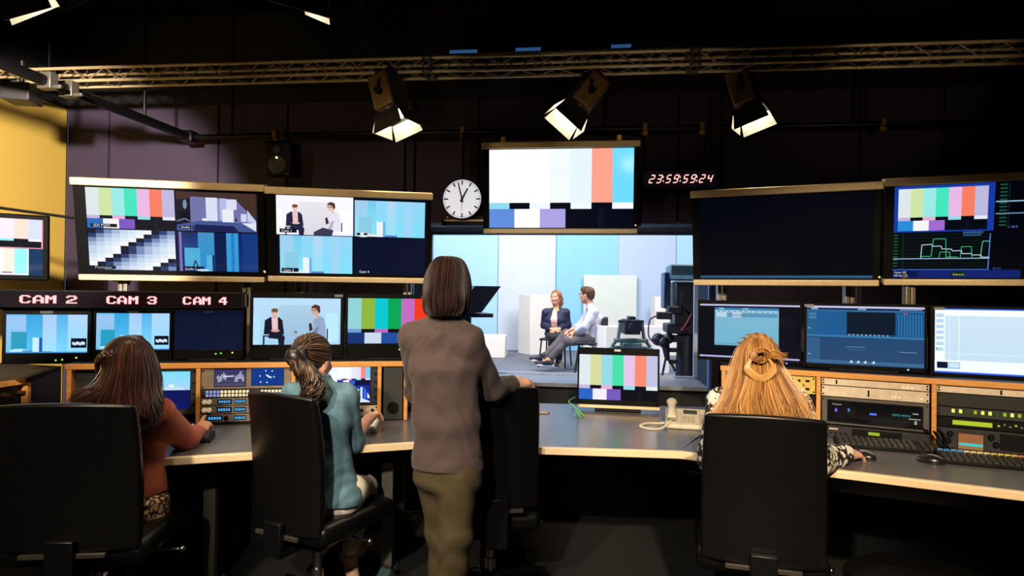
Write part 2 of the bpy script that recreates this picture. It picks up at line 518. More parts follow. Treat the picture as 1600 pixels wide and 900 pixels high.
# window: deep reveal with the studio's blue light in its colour, frame, sill, pane
M_reveal = mat('window_reveal_bluelit', (70, 112, 180), .45, vary=.04)
M_sill = mat('window_sill_grey', (118, 122, 132), .4, vary=.06)
mb = MB()
mb.bx(OX0 - .03, OX0, 0.0, WT, OZ0 - .03, OZ1); mb.bx(OX1, OX1 + .03, 0.0, WT, OZ0 - .03, OZ1)
mb.bx(OX0, OX1, 0.0, WT, OZ1 - .0, OZ1 + .03)
win = structure(mb.build('window_1', M_reveal, None, BW.M))
mb = MB(); mb.bx(OX0, OX1, -.015, WT, OZ0 - .03, OZ0)
mb.build('window_sill', M_sill, win, bevel=.004)
fy0, fy1 = WT - .05, WT - .005
mb = MB()
for a in ((OX0, OX0 + .03, OZ0, OZ1), (OX1 - .03, OX1, OZ0, OZ1), (OX0, OX1, OZ0, OZ0 + .015), (OX0, OX1, OZ1 - .02, OZ1)):
    mb.bx(a[0], a[1], fy0, fy1, a[2], a[3])
mb.build('window_frame', mat('window_frame_metal', (150, 165, 190), .4, .5), win)
mg = bpy.data.materials.new('window_glass'); mg.use_nodes = True
nt = mg.node_tree; nt.nodes.clear()
out = nt.nodes.new('ShaderNodeOutputMaterial'); mix = nt.nodes.new('ShaderNodeMixShader')
tr = nt.nodes.new('ShaderNodeBsdfTransparent'); gl = nt.nodes.new('ShaderNodeBsdfGlossy'); gl.inputs['Roughness'].default_value = .02
lw = nt.nodes.new('ShaderNodeFresnel'); lw.inputs['IOR'].default_value = 1.3
nt.links.new(lw.outputs[0], mix.inputs[0]); nt.links.new(tr.outputs[0], mix.inputs[1]); nt.links.new(gl.outputs[0], mix.inputs[2]); nt.links.new(mix.outputs[0], out.inputs[0])
mb = MB(); ym = WT - .028
mb.add([(OX0 + .02, ym, OZ0 + .01), (OX1 - .02, ym, OZ0 + .01), (OX1 - .02, ym, OZ1 - .01), (OX0 + .02, ym, OZ1 - .01)], [(0, 1, 2, 3)])
mb.build('window_pane', mg, win)

# ================================================================== the studio beyond the window
SZ = 0.31
M_sfloor = mat('studio_floor_grey', (98, 104, 116), .6, vary=.06, scale=8)
mb = MB(); mb.bx(-8, 8, WT + .02, 11, SZ - .15, SZ)
structure(mb.build('floor_studio', M_sfloor, None, BW.M))
mb = MB(); mb.bx(-8, -7.85, WT + .02, 11, SZ, 6); mb.bx(7.85, 8, WT + .02, 11, SZ, 6); mb.bx(-8, 8, 10.85, 11, SZ, 6)
structure(mb.build('wall_studio', mat('studio_wall_blue', (150, 200, 235), .8, vary=.03), None, BW.M))
mb = MB(); mb.bx(-8, 8, WT + .02, 11, 6, 6.1)
structure(mb.build('ceiling_studio', M_walldk, None, BW.M))
DS = 13.4
def flat_panel(px0, px1, D, z1, color, label, name='backdrop_panel', t=.06, fold=0.0):
    a = J(px0, 540, D); b = J(px1, 540, D + fold)
    yaw = math.degrees(math.atan2(b.y - a.y, b.x - a.x)); w = (b - a).length
    fr = Frame((a.x, a.y, SZ), yaw)
    mb = MB(); mb.bx(0.002, w - .002, 0, t, 0, z1 - SZ)
    key = 'flat_%d_%d_%d' % color
    o = mb.build(name, mat(key, color, .75, vary=.015, scale=6), None, fr.M, bevel=.006)
    return tag(o, label, 'backdrop panel', 'set panels behind the presenters')
flat_panel(560, 777, DS, 4.4, (162, 206, 238), 'light blue set panel beyond the window, left of the pale panel beside the tall white block')
flat_panel(777, 867, DS - .05, 4.4, (196, 206, 222), 'pale grey-white set panel behind the seated woman in the navy blazer')
flat_panel(867, 965, DS, 4.4, (138, 196, 238), 'bright sky blue set panel between the two seated presenters')
flat_panel(965, 1055, DS - .05, 4.4, (176, 194, 222), 'lavender grey set panel to the right of the square cream board')
flat_panel(1055, 1200, DS - .02, 4.4, (166, 208, 240), 'light blue set panel behind the large studio camera')

def block(px0, px1, pyt, pyb, D, yaw, color, label, depth, name='set_block'):
    base = onz((px0 + px1) / 2, pyb, SZ)
    fr = Frame((base.x, base.y, SZ), yaw)
    x0 = fr.loc(px0, pyb - 3)[0]; x1 = fr.loc(px1, pyb - 3)[0]; h = fr.loc((px0 + px1) / 2, pyt)[1]
    mb = MB(); mb.bx(x0, x1, 0, depth, 0, h)
    o = mb.build(name, mat('block_%d_%d_%d' % color, color, .7, vary=.015, scale=6), None, fr.M, bevel=.008)
    return tag(o, label, 'set block')
WHT = (232, 226, 220)
block(748, 789, 525, 559, 12, -4, WHT, 'low white block on the studio floor near the teleprompter', .5)
block(828, 866, 460, 554, 12, 30, WHT, 'tall white block standing behind the seated woman in the navy blazer', .45)
block(911, 994, 430, 550, 12.9, 0, (206, 214, 208), 'large square cream board behind the seated man in the studio', .08, 'set_board')
block(945, 1000, 510, 586, 9, 22, WHT, 'white block in front of the seated man\'s hip in the studio', .40)
block(1000, 1046, 510, 584, 9, 4, (226, 222, 224), 'white block between the low dark camera head and the large studio camera', .4)
block(1023, 1066, 464, 556, 11.5, 0, WHT, 'tall white block behind the cable of the large studio camera', .4)

# ------------------------------------------------------------------ stacking chairs of the presenters
M_sblack = mat('chair_black', (22, 24, 34), .5)
def stack_chair(base, yaw, label):
    fr = Frame((base.x, base.y, SZ), yaw)
    t = thing('stacking_chair', label, 'chair', fr.M, 'chairs of the two presenters')
    mb = MB(); mb.bx(-.22, .22, -.22, .22, .43, .465); mb.build('seat', M_sblack, t, bevel=.012)
    mb = MB()
    pts = [(-.2, .18), (.2, .18), (.18, .26), (-.18, .26)]
    mb.prism(pts, .62, .84); mb.build('backrest', M_sblack, t, bevel=.012)
    for sx in (-1, 1):
        for sy in (-1, 1):
            mb = MB(); top = (sx * .19, sy * .17, .44)
            path = [(sx * .22, sy * .23, 0), top] if sy < 0 else [(sx * .22, .25, 0), (sx * .19, .19, .44), (sx * .18, .23, .75)]
            mb.tube(path, .013, 8); mb.build('leg', M_sblack, t)
    return t

# ------------------------------------------------------------------ studio cameras
M_camdk = mat('camera_black', (20, 24, 38), .45, .2)
M_camgr = mat('camera_grey_green', (74, 98, 100), .45)
def ring(mb, c, r, tr, n=28, R=None, mi=0):
    pts = []
    for i in range(n + 1):
        a = 2 * PI * i / n
        p = V((r * math.cos(a), r * math.sin(a), 0))
        pts.append(V(c) + (R @ p if R is not None else p))
    mb.tube(pts, tr, 8, False, mi)

# low camera head with steering frame (centre)
c = J(986, 520, 8.2)
fr = Frame((c.x, c.y, SZ), 0)
k = .0082
cz = c.z - SZ
t = thing('studio_camera', 'low dark camera head on a pedestal beyond the desk monitor', 'studio camera', fr.M)
mb = MB(); mb.bx(-12 * k, 12 * k, -.12, .2, cz - 2 * k, cz + 21 * k); mb.bx(-5 * k, 5 * k, -.1, .1, cz + 21 * k, cz + 26 * k)
mb.bx(-20 * k, 20 * k, -.02, .03, cz + 16 * k, cz + 20 * k); mb.build('camera_body', M_camdk, t, bevel=.01)
mb = MB(); mb.cyl((0, -.12, cz + 9 * k), (0, -.3, cz + 9 * k), .06, .075); mb.build('lens', M_camdk, t)
for sx in (-1, 1):
    mb = MB(); mb.tube([(sx * 17 * k, 0, cz + 16 * k), (sx * 20 * k, 0, cz - 8 * k), (sx * 30 * k, 0, cz - 22 * k)], .022, 10)
    mb.build('frame_arm', M_camgr, t)
mb = MB(); mb.bx(-26 * k, 26 * k, -.06, .06, cz - 15 * k, cz - 9 * k); mb.bx(-15 * k, 15 * k, -.1, .1, cz - 24 * k, cz - 15 * k)
mb.build('head_plate', M_camgr, t, bevel=.01)
mb = MB(); ring(mb, (0, 0, cz - 25 * k), 32 * k, .02); mb.build('steering_ring', M_camgr, t)
mb = MB(); mb.cyl((0, 0, .12), (0, 0, cz - 14 * k), .09, .07); mb.build('pedestal_column', M_camdk, t)
mb = MB()
mb.lathe([(.42, 0), (.42, .1), (.3, .16), (.1, .18)], 6); mb.build('pedestal_base', M_camdk, t, smooth=False)

# large studio camera at the right edge of the window
c = J(1062, 500, 7.0); k = .007
fr = Frame((c.x, c.y, SZ), -8); cz = c.z - SZ
t = thing('studio_camera', 'large studio camera with viewfinder hood at right edge of window', 'studio camera', fr.M)
mb = MB(); mb.bx(-18 * k, 44 * k, -.18, .3, cz + 62 * k, cz + 86 * k)
mb.build('viewfinder_hood', M_camgr, t, bevel=.02)
mb = MB(); mb.bx(-16 * k, 44 * k, -.185, -.18, cz + 63 * k, cz + 69 * k); mb.build('hood_label', mat('pale_label', (170, 215, 220), .4), t)
mb = MB(); mb.bx(-26 * k, -16 * k, -.12, .25, cz + 18 * k, cz + 74 * k); mb.build('side_plate', mat('camera_blue', (24, 52, 80), .4), t, bevel=.01)
mb = MB(); mb.bx(-10 * k, 44 * k, -.2, .35, cz - 8 * k, cz + 60 * k); mb.bx(-22 * k, 0, -.26, .0, cz + 10 * k, cz + 22 * k); mb.bx(-22 * k, 44 * k, -.22, .3, cz - 20 * k, cz - 6 * k)
mb.build('camera_body', M_camdk, t, bevel=.015)
mb = MB(); mb.cyl((16 * k, -.2, cz + 34 * k), (16 * k, -.42, cz + 34 * k), .13, .15); mb.build('lens', M_camdk, t)
mb = MB(); mb.bx(-38 * k, -16 * k, -.3, -.14, cz + 2 * k, cz + 13 * k); mb.build('connector_box', M_camdk, t, bevel=.008)
mb = MB(); mb.tube(smooth_path([(-38 * k, -.22, cz + 7 * k), (-48 * k, -.22, cz), (-50 * k, -.22, cz - 20 * k), (-46 * k, -.22, cz - 30 * k), (-38 * k, -.2, cz - 34 * k)]), .008, 8)
mb.build('cable', mat('cable_maroon', (90, 40, 44), .5), t)
mb = MB(); mb.tube(smooth_path([(20 * k, -.24, cz + 24 * k), (6 * k, -.3, cz - 2 * k), (-2 * k, -.3, cz - 14 * k), (14 * k, -.24, cz - 8 * k)]), .01, 8)
mb.build('cable', mat('cable_red', (150, 50, 48), .5), t)
mb = MB(); mb.bx(-36 * k, 30 * k, -.1, .1, cz - 34 * k, cz - 24 * k); mb.ball((-34 * k, -.1, cz - 30 * k), .07); mb.ball((-26 * k, -.14, cz - 34 * k), .06); mb.ball((-18 * k, -.1, cz - 28 * k), .06)
mb.cyl((-24 * k, -.12, cz - 30 * k), (-20 * k, -.14, cz - 62 * k), .05, .025); mb.build('pan_head', M_camdk, t)
mb = MB(); mb.tube([(-22 * k, -.12, cz - 56 * k), (-30 * k, -.12, cz - 100 * k)], .012, 8); mb.tube(smooth_path([(-20 * k, -.12, cz - 58 * k), (-12 * k, -.12, cz - 70 * k), (-8 * k, -.12, cz - 78 * k)]), .012, 8)
mb.build('pan_handle', M_camdk, t)
mb = MB(); mb.bx(-16 * k, 40 * k, -.05, .05, cz - 50 * k, cz - 44 * k); mb.bx(-16 * k, 40 * k, -.05, .05, cz - 68 * k, cz - 62 * k)
mb.cyl((12 * k, 0, .2), (12 * k, 0, cz - 20 * k), .13, .11); mb.build('pedestal_column', M_camdk, t)
mb = MB(); mb.lathe([(.5, 0), (.5, .12), (.34, .2), (.14, .22)], 6, Matrix.Translation((12 * k, 0, 0))); mb.build('pedestal_base', M_camdk, t, smooth=False)

# teleprompter seen beside the standing man's head
c = J(752, 475, 7.4); k = .0074
fr = Frame((c.x, c.y, SZ), 18); cz = c.z - SZ
t = thing('teleprompter', 'dark teleprompter hood on a stand beside the standing man\'s head', 'teleprompter', fr.M)
mb = MB()
mb.add([(-34 * k, -.25, cz + 10 * k), (22 * k, -.25, cz + 28 * k), (22 * k, .3, cz + 28 * k), (-34 * k, .3, cz + 10 * k),
        (-34 * k, -.25, cz - 14 * k), (-8 * k, -.25, cz - 12 * k), (-8 * k, .3, cz - 12 * k), (-34 * k, .3, cz - 14 * k), (-20 * k, -.25, cz + 28 * k), (-20 * k, .3, cz + 28 * k)],
       [(0, 4, 5, 1, 8), (3, 9, 2, 6, 7), (1, 5, 6, 2), (4, 7, 6, 5), (0, 3, 7, 4), (8, 1, 2, 9), (0, 8, 9, 3)])
mb.build('hood', M_camdk, t, smooth=False, bevel=.008)
mb = MB(); mb.bx(-40 * k, 12 * k, -.2, .2, cz - 20 * k, cz - 14 * k); mb.build('mounting_plate', M_camdk, t, bevel=.006)
mb = MB(); mb.cyl((-24 * k, 0, .1), (-24 * k, 0, cz - 18 * k), .06); mb.build('stand_column', M_camdk, t)
mb = MB(); mb.lathe([(.36, 0), (.36, .08), (.2, .14), (.06, .16)], 6, Matrix.Translation((-24 * k, 0, 0))); mb.build('stand_base', M_camdk, t, smooth=False)

# ================================================================== rigging under the ceiling
TR = Frame((0, 3.93, 2.88), -6.4)
tx0, tx1 = -3.75, 4.6
t = thing('lighting_truss', 'long aluminium lattice truss crossing the room under the dark ceiling', 'truss', TR.M)
td, th = .13, .085
for (yy, zz) in ((0, 0), (td, 0), (0, th), (td, th)):
    mb = MB(); mb.cyl((tx0, yy, zz), (tx1, yy, zz), .0105, n=12); mb.build('chord', M_trussm, t)
def lacing(p, q, step=.24):
    mb = MB(); pts = []; x = tx0 + .05; k = 0
    while x < tx1:
        pts.append((x, p[0] if k % 2 else q[0], p[1] if k % 2 else q[1])); x += step / 2; k += 1
    for a, b in zip(pts, pts[1:]): mb.tube([a, b], .0045, 6)
    return mb
for p, q in (((0, 0), (0, th)), ((td, 0), (td, th)), ((0, 0), (td, 0)), ((0, th), (td, th))):
    lacing(p, q).build('lacing', mat('truss_lacing', (128, 110, 82), .45, .3), t)
for px in (668, 1086):
    x = TR.loc(px, 110)[0]
    mb = MB()
    for (yy, zz) in ((0, 0), (td, 0), (0, th), (td, th)):
        mb.cyl((x - .035, yy, zz), (x + .035, yy, zz), .016, n=12)
    for dx in (-.022, .022):
        mb.tube([(x + dx, -.012, -.012), (x + dx, -.012, th + .012)], .006, 6); mb.tube([(x + dx, -.012, -.012), (x + dx, td + .012, -.012)], .006, 6)
    mb.build('coupler', mat('coupler_grey', (96, 90, 80), .4, .6), t)
for xx in (-3.2, -.6, 1.4, 4.0):
    mb = MB(); mb.cyl((xx, td / 2, th), (xx, td / 2, 3.68 - 2.88), .008, n=8); mb.bx(xx - .02, xx + .02, 0, td, th + .008, th + .03); mb.build('hanger_rod', M_blackmetal, t)

# pipe along the back wall and the pipe that meets it from the left
PZ = J(300, 204, 4.72).z
PB = Frame((0, 4.62, PZ), -7)
px0 = PB.loc(296, 204)[0]
t = thing('lighting_pipe', 'long black pipe hung in front of the back wall above the screens', 'pipe', PB.M)
mb = MB(); mb.cyl((px0 + .03, 0, 0), (4.6, 0, 0), .02, n=14); mb.build('pipe', M_blackmetal, t)
for px in (431, 724, 1008, 1097, 1379):
    x = PB.loc(px, 190)[0]
    mb = MB(); mb.bx(x - .016, x + .016, -.03, .03, -.012, .035); mb.bx(x - .02, x + .02, -.012, .012, -.05, -.012); mb.build('clamp', M_brass, t, bevel=.004)
for x in (px0 + .35, 0.3, 2.4, 4.2):
    mb = MB(); mb.cyl((x, 0, 0), (x, 0, 3.68 - PZ), .01, n=8); mb.build('hanger_rod', M_blackmetal, t)
t = thing('lighting_pipe', 'black pipe running from the left over the yellow wall to the back', 'pipe', PB.M)
mb = MB(); mb.cyl((px0, .04, 0), (px0, -3.6, 0), .032, n=14); mb.build('pipe', M_blackmetal, t)
for yy in (-1.15, -1.3):
    mb = MB(); mb.bx(px0 - .04, px0 + .045, yy - .03, yy + .03, -.045, .05); mb.cyl((px0 + .04, yy, -.03), (px0 + .09, yy, -.03), .012, n=10); mb.build('clamp', mat('clamp_grey', (100, 96, 88), .4, .6), t, bevel=.005)
mb = MB(); mb.bx(px0 - .05, px0 + .05, -.05, .05, -.045, .045); mb.build('corner_coupler', M_blackmetal, t, bevel=.01)
mb = MB(); mb.cyl((px0, -1.9, 0), (px0, -1.9, 3.68 - PZ), .01, n=8); mb.cyl((px0, -.5, 0), (px0, -.5, 3.68 - PZ), .01, n=8); mb.build('hanger_rod', M_blackmetal, t)

# ceiling rails that run towards the back wall
M_rail = mat('ceiling_rail_blue', (36, 46, 66), .35, .5)
for (px, py, lab) in ((470, 24, 'dark steel ceiling rail just right of the second lamp at top left'),
                      (560, 0, 'dark steel ceiling rail above the left truss spotlight'),
                      (592, 0, 'thin dark ceiling rail right of the rail over the left truss spotlight'),
                      (1043, 110, 'dark ceiling rail right of the middle truss spotlight')):
    fr = Frame((0, 4.8, 3.42), -7)
    p = onz(px, py, 3.42); x = (fr.Mi @ p).x
    mb = MB(); w = .02 if 'thin' in lab else .035
    mb.bx(x - w, x + w, -3.4, -.05, -.02, -.012); mb.bx(x - .006, x + .006, -3.4, -.05, -.02, .04); mb.bx(x - w, x + w, -3.4, -.05, .04, .05)
    for yy in (-3.0, -1.8, -.5): mb.cyl((x, yy, .05), (x, yy, .26), .008, n=8)
    tag(mb.build('ceiling_rail', M_rail, None, fr.M), lab, 'rail')
# duct above the truss; glowing strips on it stand in for blue reflections
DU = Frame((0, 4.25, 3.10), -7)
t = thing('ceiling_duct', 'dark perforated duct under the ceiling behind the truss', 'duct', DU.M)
mb = MB(); mb.bx(-.35, 1.5, 0, .45, 0, .3); mb.build('duct_casing', M_ceil, t, bevel=.01)
for sx in (-.2, 1.35):
    mb = MB(); mb.cyl((sx, .2, .3), (sx, .2, .58), .012, n=8); mb.build('hanger_rod', M_blackmetal, t)
M_bluerefl = emit_mat('blue_reflection', (60, 110, 170), .45)
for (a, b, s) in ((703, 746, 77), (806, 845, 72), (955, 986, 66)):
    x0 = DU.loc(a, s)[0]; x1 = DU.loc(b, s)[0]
    mb = MB(); mb.bx(x0, x1, -.012, 0, .01, .028); mb.build('reflection_strip', M_bluerefl, t)

# grey box hanging in front of the yellow wall
fr = Frame(J(34, 147, 3.9), 10)
t = thing('junction_box', 'dark grey box hanging below the truss before the yellow wall', 'box', fr.M)
mb = MB(); mb.bx(-.08, .08, -.08, .08, -.055, .055); mb.build('casing', M_dark, t, bevel=.008)
mb = MB(); mb.cyl((0, 0, .055), (0, 0, 2.88 - fr.o.z + .0), .014, n=10); mb.build('hanger_rod', M_blackmetal, t)

# hanging loudspeakers
def hung_speaker(px0, py0, px1, py1, label):
    D = 4.62
    fr, w, h = rect_frame((px0, py0), (px1, py0), (px1, py1), (px0, py1), D, -7, 6)
    t = thing('hanging_speaker', label, 'speaker', fr.M, 'small speakers hung from the back pipe')
    mb = MB(); mb.bx(-w / 2, w / 2, 0, .18, -h / 2, h / 2); mb.build('cabinet', M_black, t, bevel=.012)
    mb = MB(); mb.lathe([(w * .34, 0), (w * .34, .008), (w * .3, .012), (w * .1, .004)], 24, Matrix.Translation((0, 0, -h * .16)) @ Matrix.Rotation(PI / 2, 4, 'X')); mb.build('woofer', M_dark, t)
    mb = MB(); mb.lathe([(w * .14, 0), (w * .14, .008), (w * .05, .01)], 20, Matrix.Translation((0, 0, h * .26)) @ Matrix.Rotation(PI / 2, 4, 'X')); mb.build('tweeter', M_dark, t)
    mb = MB(); mb.ball((w * .0, -.012, h * .03), .008); mb.build('indicator_light', emit_mat('led_warm', (255, 225, 150), 2.5), t)
    mb = MB(); mb.tube([(-w * .55, .09, 0), (-w * .55, .09, h * .56), (w * .55, .09, h * .56), (w * .55, .09, 0)], .008, 8); mb.cyl((0, .09, h * .56), (0, .09, PZ - fr.o.z + .0), .01, n=8); mb.build('yoke', M_blackmetal, t)
    mb = MB(); mb.bx(w * .28, w * .42, -.003, 0, -h * .47, -h * .42); mb.build('badge', M_steel, t)
hung_speaker(413, 221, 454, 275, 'small black speaker hung above the left pair of wall screens')
hung_speaker(1351, 204, 1404, 264, 'small black speaker hung above the right pair of wall screens')

# ------------------------------------------------------------------ theatre spotlights
M_lampbody = mat('lamp_housing', (58, 54, 46), .42, .35)
M_lampside = mat('lamp_panel_bronze', (126, 100, 60), .4, .5)
M_door = mat('barn_door', (40, 38, 36), .5, .3)
M_lens = emit_mat('lamp_lens', (255, 238, 205), 14, (200, 200, 190))
def spotlight(pos, aim, hang_z, label, s=1.0, power=60, cone=130, color=(1, .78, .5), roll=0, blend=.35, inner=(240, 238, 230)):
    aim = V(aim).normalized()
    zl = -aim
    y = V((0, 0, 1)); xl = y.cross(zl)
    if xl.length < .1: xl = V((1, 0, 0))
    xl.normalize(); yl = zl.cross(xl)
    R = Matrix((xl, yl, zl)).transposed() @ Matrix.Rotation(roll, 3, 'Z')
    M = Matrix.Translation(V(pos)) @ R.to_4x4()
    t = thing('stage_spotlight', label, 'spotlight', M)
    # beam leaves along local -z; front at z=0
    mb = MB()
    mb.lathe([(.085 * s, .0), (.088 * s, .01 * s), (.088 * s, .23 * s), (.07 * s, .27 * s), (.03 * s, .285 * s)], 20)
    mb.build('housing', M_lampbody, t)
    mb = MB(); mb.bx(-.105 * s, -.07 * s, -.07 * s, .07 * s, .02 * s, .24 * s); mb.bx(.07 * s, .105 * s, -.07 * s, .07 * s, .02 * s, .24 * s)
    mb.build('side_panel', M_lampside, t, bevel=.012 * s)
    mb = MB()
    for a, b in (((-.095, -.095), (.095, -.085)), ((-.095, .085), (.095, .095)), ((-.095, -.085), (-.085, .085)), ((.085, -.085), (.095, .085))):
        mb.bx(a[0] * s, b[0] * s, a[1] * s, b[1] * s, -.025 * s, .0)
    mb.build('front_frame', M_blackmetal, t)
    mb = MB(); mb.lathe([(.082 * s, .0), (.07 * s, -.012 * s), (.03 * s, -.02 * s)], 24); lens = mb.build('lens', M_lens, t)
    M_in = mat('barn_door_lit_inner_%d_%d_%d' % inner, inner, .6)  # inner faces coloured pale, as the lamp lights them
    for k in range(4):
        Rk = Matrix.Rotation(k * PI / 2, 4, 'Z')
        Rt = Matrix.Rotation(math.radians(14 if k % 2 else 20), 4, 'X')
        L = (.10 if k % 2 else .085) * s
        w0 = .088 * s; w1 = .105 * s
        Mk = Rk @ Matrix.Translation((0, .092 * s, -.024 * s)) @ Rt
        mb = MB()
        def q(y): return [(-w0, y, 0), (w0, y, 0), (w1, y, -L), (-w1, y, -L)]
        a = q(0.0015 * s); b = q(-.0015 * s)
        mb.add(a + b, [(0, 1, 2, 3), (0, 4, 5, 1), (1, 5, 6, 2), (2, 6, 7, 3), (3, 7, 4, 0)], Mk, 0)
        mb.add(b, [(3, 2, 1, 0)], Mk, 1)
        mb.build('barn_door', [M_door, M_in], t, smooth=False)
    # yoke up to the clamp
    top = M.inverted() @ V((pos[0] + .0, pos[1], hang_z))
    mid = V((0, 0, .12 * s))
    Mi = M.inverted()
    upl = (Mi.to_3x3() @ V((0, 0, 1))).normalized()
    hang = mid + upl * ((V((0, 0, hang_z)) - (M @ mid)).z)
    bend = mid + upl * max(.12 * s, ((V((0, 0, hang_z)) - (M @ mid)).z - .06))
    xs = V((1, 0, 0))
    mb = MB(); mb.tube([mid - xs * .118 * s, mid - xs * .118 * s + upl * .06 * s, bend - xs * .06 * s, bend + xs * .06 * s, mid + xs * .118 * s + upl * .06 * s, mid + xs * .118 * s], .009 * s, 8)
    mb.build('yoke', M_blackmetal, t)
    for sx in (-1, 1):
        mb = MB(); mb.cyl(mid + xs * sx * .1 * s, mid + xs * sx * .14 * s, .02 * s, n=12); mb.build('tilt_knob', M_black, t)
    mb = MB(); mb.tube([bend, hang], .02 * s, 10); mb.ball(hang, .032 * s); mb.build('clamp', M_blackmetal, t)
    ld = bpy.data.lights.new('lamp_light', 'SPOT'); ld.energy = power; ld.color = color
    ld.spot_size = math.radians(cone); ld.spot_blend = blend; ld.shadow_soft_size = .05 * s
    lo = bpy.data.objects.new('lamp_light', ld); COL.objects.link(lo); lo.parent = t; lo.location = (0, 0, -.035 * s)
    return t
TRZ = 2.88
# ================================================================== wall screens
def scr_loc(fr, tl, tr, br, bl, dy=0.0):
    q = [fr.loc(*p, dy) for p in (tl, tr, br, bl)]
    return ((q[0][0] + q[3][0]) / 2, (q[1][0] + q[2][0]) / 2, (q[2][1] + q[3][1]) / 2, (q[0][1] + q[1][1]) / 2)

def wall_screen(out, scr, D, yaw, tilt, pic, label, group, strength=1.0, bars_=(.045, .036), depth=.09, led=None, screen_label=None, hook=None):
    fr, w, h = rect_frame(*out, D, yaw, tilt)
    print('SCREEN', label[:30], round(w, 2), round(h, 2))
    t = thing('wall_screen', label, 'screen', fr.M, group)
    tb, bb = bars_
    x0, x1, z0, z1 = scr_loc(fr, *scr)
    mb = MB(); mb.bx(-w / 2 + .006, w / 2 - .006, .004, depth, -h / 2 + bb, h / 2 - tb); mb.build('housing', M_bezel, t, bevel=.006)
    mb = MB()
    # raised bezel around the picture
    X0, X1, Z0, Z1 = -w / 2 + .008, w / 2 - .008, -h / 2 + bb, h / 2 - tb
    x0 = max(x0, X0 + .006); x1 = min(x1, X1 - .006); z0 = max(z0, Z0 + .006); z1 = min(z1, Z1 - .004)
    mb.bx(X0, x0, -.008, .004, Z0, Z1); mb.bx(x1, X1, -.008, .004, Z0, Z1); mb.bx(x0, x1, -.008, .004, Z0, z0); mb.bx(x0, x1, -.008, .004, z1, Z1)
    mb.build('bezel', M_bezel, t)
    mb = MB(); mb.bx(-w / 2, w / 2, -.03, depth + .01, h / 2 - tb, h / 2); mb.build('top_rail', M_alu, t, bevel=.006)
    mb = MB(); mb.bx(-w / 2 + .01, w / 2 - .01, -.02, depth + .01, -h / 2, -h / 2 + bb); mb.build('bottom_rail', M_alu, t, bevel=.006)
    pic.mesh('screen', t, x0, x1, z0, z1, .002, strength)
    if led:
        lx, lz = fr.loc(*led, -.009)
        mb = MB(); mb.ball((lx, -.009, lz), .006, 8); mb.build('power_light', emit_mat('led_yellow', (225, 225, 120), 1.2), t)
    return t, fr, w, h

# ---- left pair
quad = Pic()
b1 = bars(PASTEL, low=((40, 110, 190), (248, 248, 252), (128, 90, 200)))
quad.r(0, 0, 1, 1, (6, 8, 20))
quad.sub(0, 0, .505, .49, b1)
gs = Pic(); gs.r(0, 0, 1, 1, (250, 252, 255))
GW = [(10, 20, 46), (40, 62, 108), (124, 146, 190), (172, 192, 224), (200, 218, 242), (218, 234, 250), (234, 244, 254), (252, 253, 255)]
for j in range(10):
    for i in range(11):
        # diagonal staircase: dark steps climb to the right and repeat every eight columns
        g = GW[(i - (8 - round(j * 8 / 9))) % 8]
        gs.r(i / 11, j / 10, (i + 1) / 11, (j + 1) / 10, g)
quad.sub(.0, .505, .50, 1, gs)
st1 = Pic(); st1.r(0, 0, 1, 1, (46, 34, 30), (40, 40, 70))
st1.p([(.14, .18), (.18, .12), (.72, .15), (.98, .68), (.98, .98), (.0, .98), (.0, .75), (.14, .72)], (120, 120, 175))
st1.p([(.0, .0), (.17, .0), (.17, .9), (.0, .9)], (24, 20, 40)); st1.p([(0, 0), (.98, 0), (.98, .66), (.73, .14), (.18, .12), (.14, .18), (0, .2)], (72, 50, 44))
st1.r(.36, .13, .50, .72, (225, 230, 250)); st1.r(.50, .16, .53, .7, (150, 150, 205)); st1.r(.53, .14, .61, .7, (190, 190, 235)); st1.r(.61, .16, .74, .42, (222, 228, 250))
st1.r(.56, .42, .70, .74, (240, 243, 252)); st1.r(.79, .52, .86, .72, (215, 222, 248)); st1.p([(.87, .42), (.98, .70), (.98, .75), (.87, .72)], (205, 212, 240)); st1.r(.31, .66, .38, .78, (235, 240, 252))
st1.p([(.0, .84), (.3, .72), (.85, .76), (.98, .98), (0, .98)], (70, 90, 150)); st1.p([(.8, .76), (.98, .74), (.98, .96)], (225, 235, 250)); st1.e(.73, .68, .012, .04, (20, 24, 50)); st1.p([(.22, .82), (.7, .84), (.76, .98), (.2, .98)], (30, 36, 84))
st1.e(.105, .32, .025, .12, (120, 150, 170)); st1.r(.02, .5, .15, .66, (8, 8, 18)); st1.line([(.0, .75), (.1, .68), (.16, .74)], .008, (150, 170, 210))
st1.r(.03, .86, .20, .93, (6, 8, 20)); st1.text(.05, .92, .075, 'Studio 1', (240, 245, 255))
quad.sub(.515, .01, 1, .50, st1)
st2 = Pic(); st2.r(0, 0, 1, 1, (18, 40, 100), (14, 52, 120))
st2.r(.02, 0, .05, 1, (140, 120, 190)); st2.r(.06, 0, .25, .4, (28, 44, 96), (36, 70, 140)); st2.r(.25, 0, .45, 1, (72, 150, 205), (40, 150, 215)); st2.r(.45, 0, .60, 1, (14, 32, 76)); st2.r(.60, 0, .75, 1, (66, 160, 220), (50, 160, 220)); st2.r(.66, 0, .70, 1, (40, 130, 200)); st2.r(.80, 0, 1, 1, (22, 60, 130))
st2.r(.08, .40, .27, .92, (84, 180, 224)); st2.r(.35, .58, .42, 1, (90, 185, 232)); st2.r(.42, .58, .46, 1, (18, 60, 110)); st2.line([(.18, .92), (.21, .72), (.25, .92)], .012, (10, 14, 36)); st2.r(.06, .88, .32, .97, (10, 24, 60)); st2.e(.3, .97, .08, .03, (200, 230, 250)); st2.text(.08, .97, .075, 'Studio 2', (240, 245, 255))
quad.sub(.515, .51, 1, 1, st2)
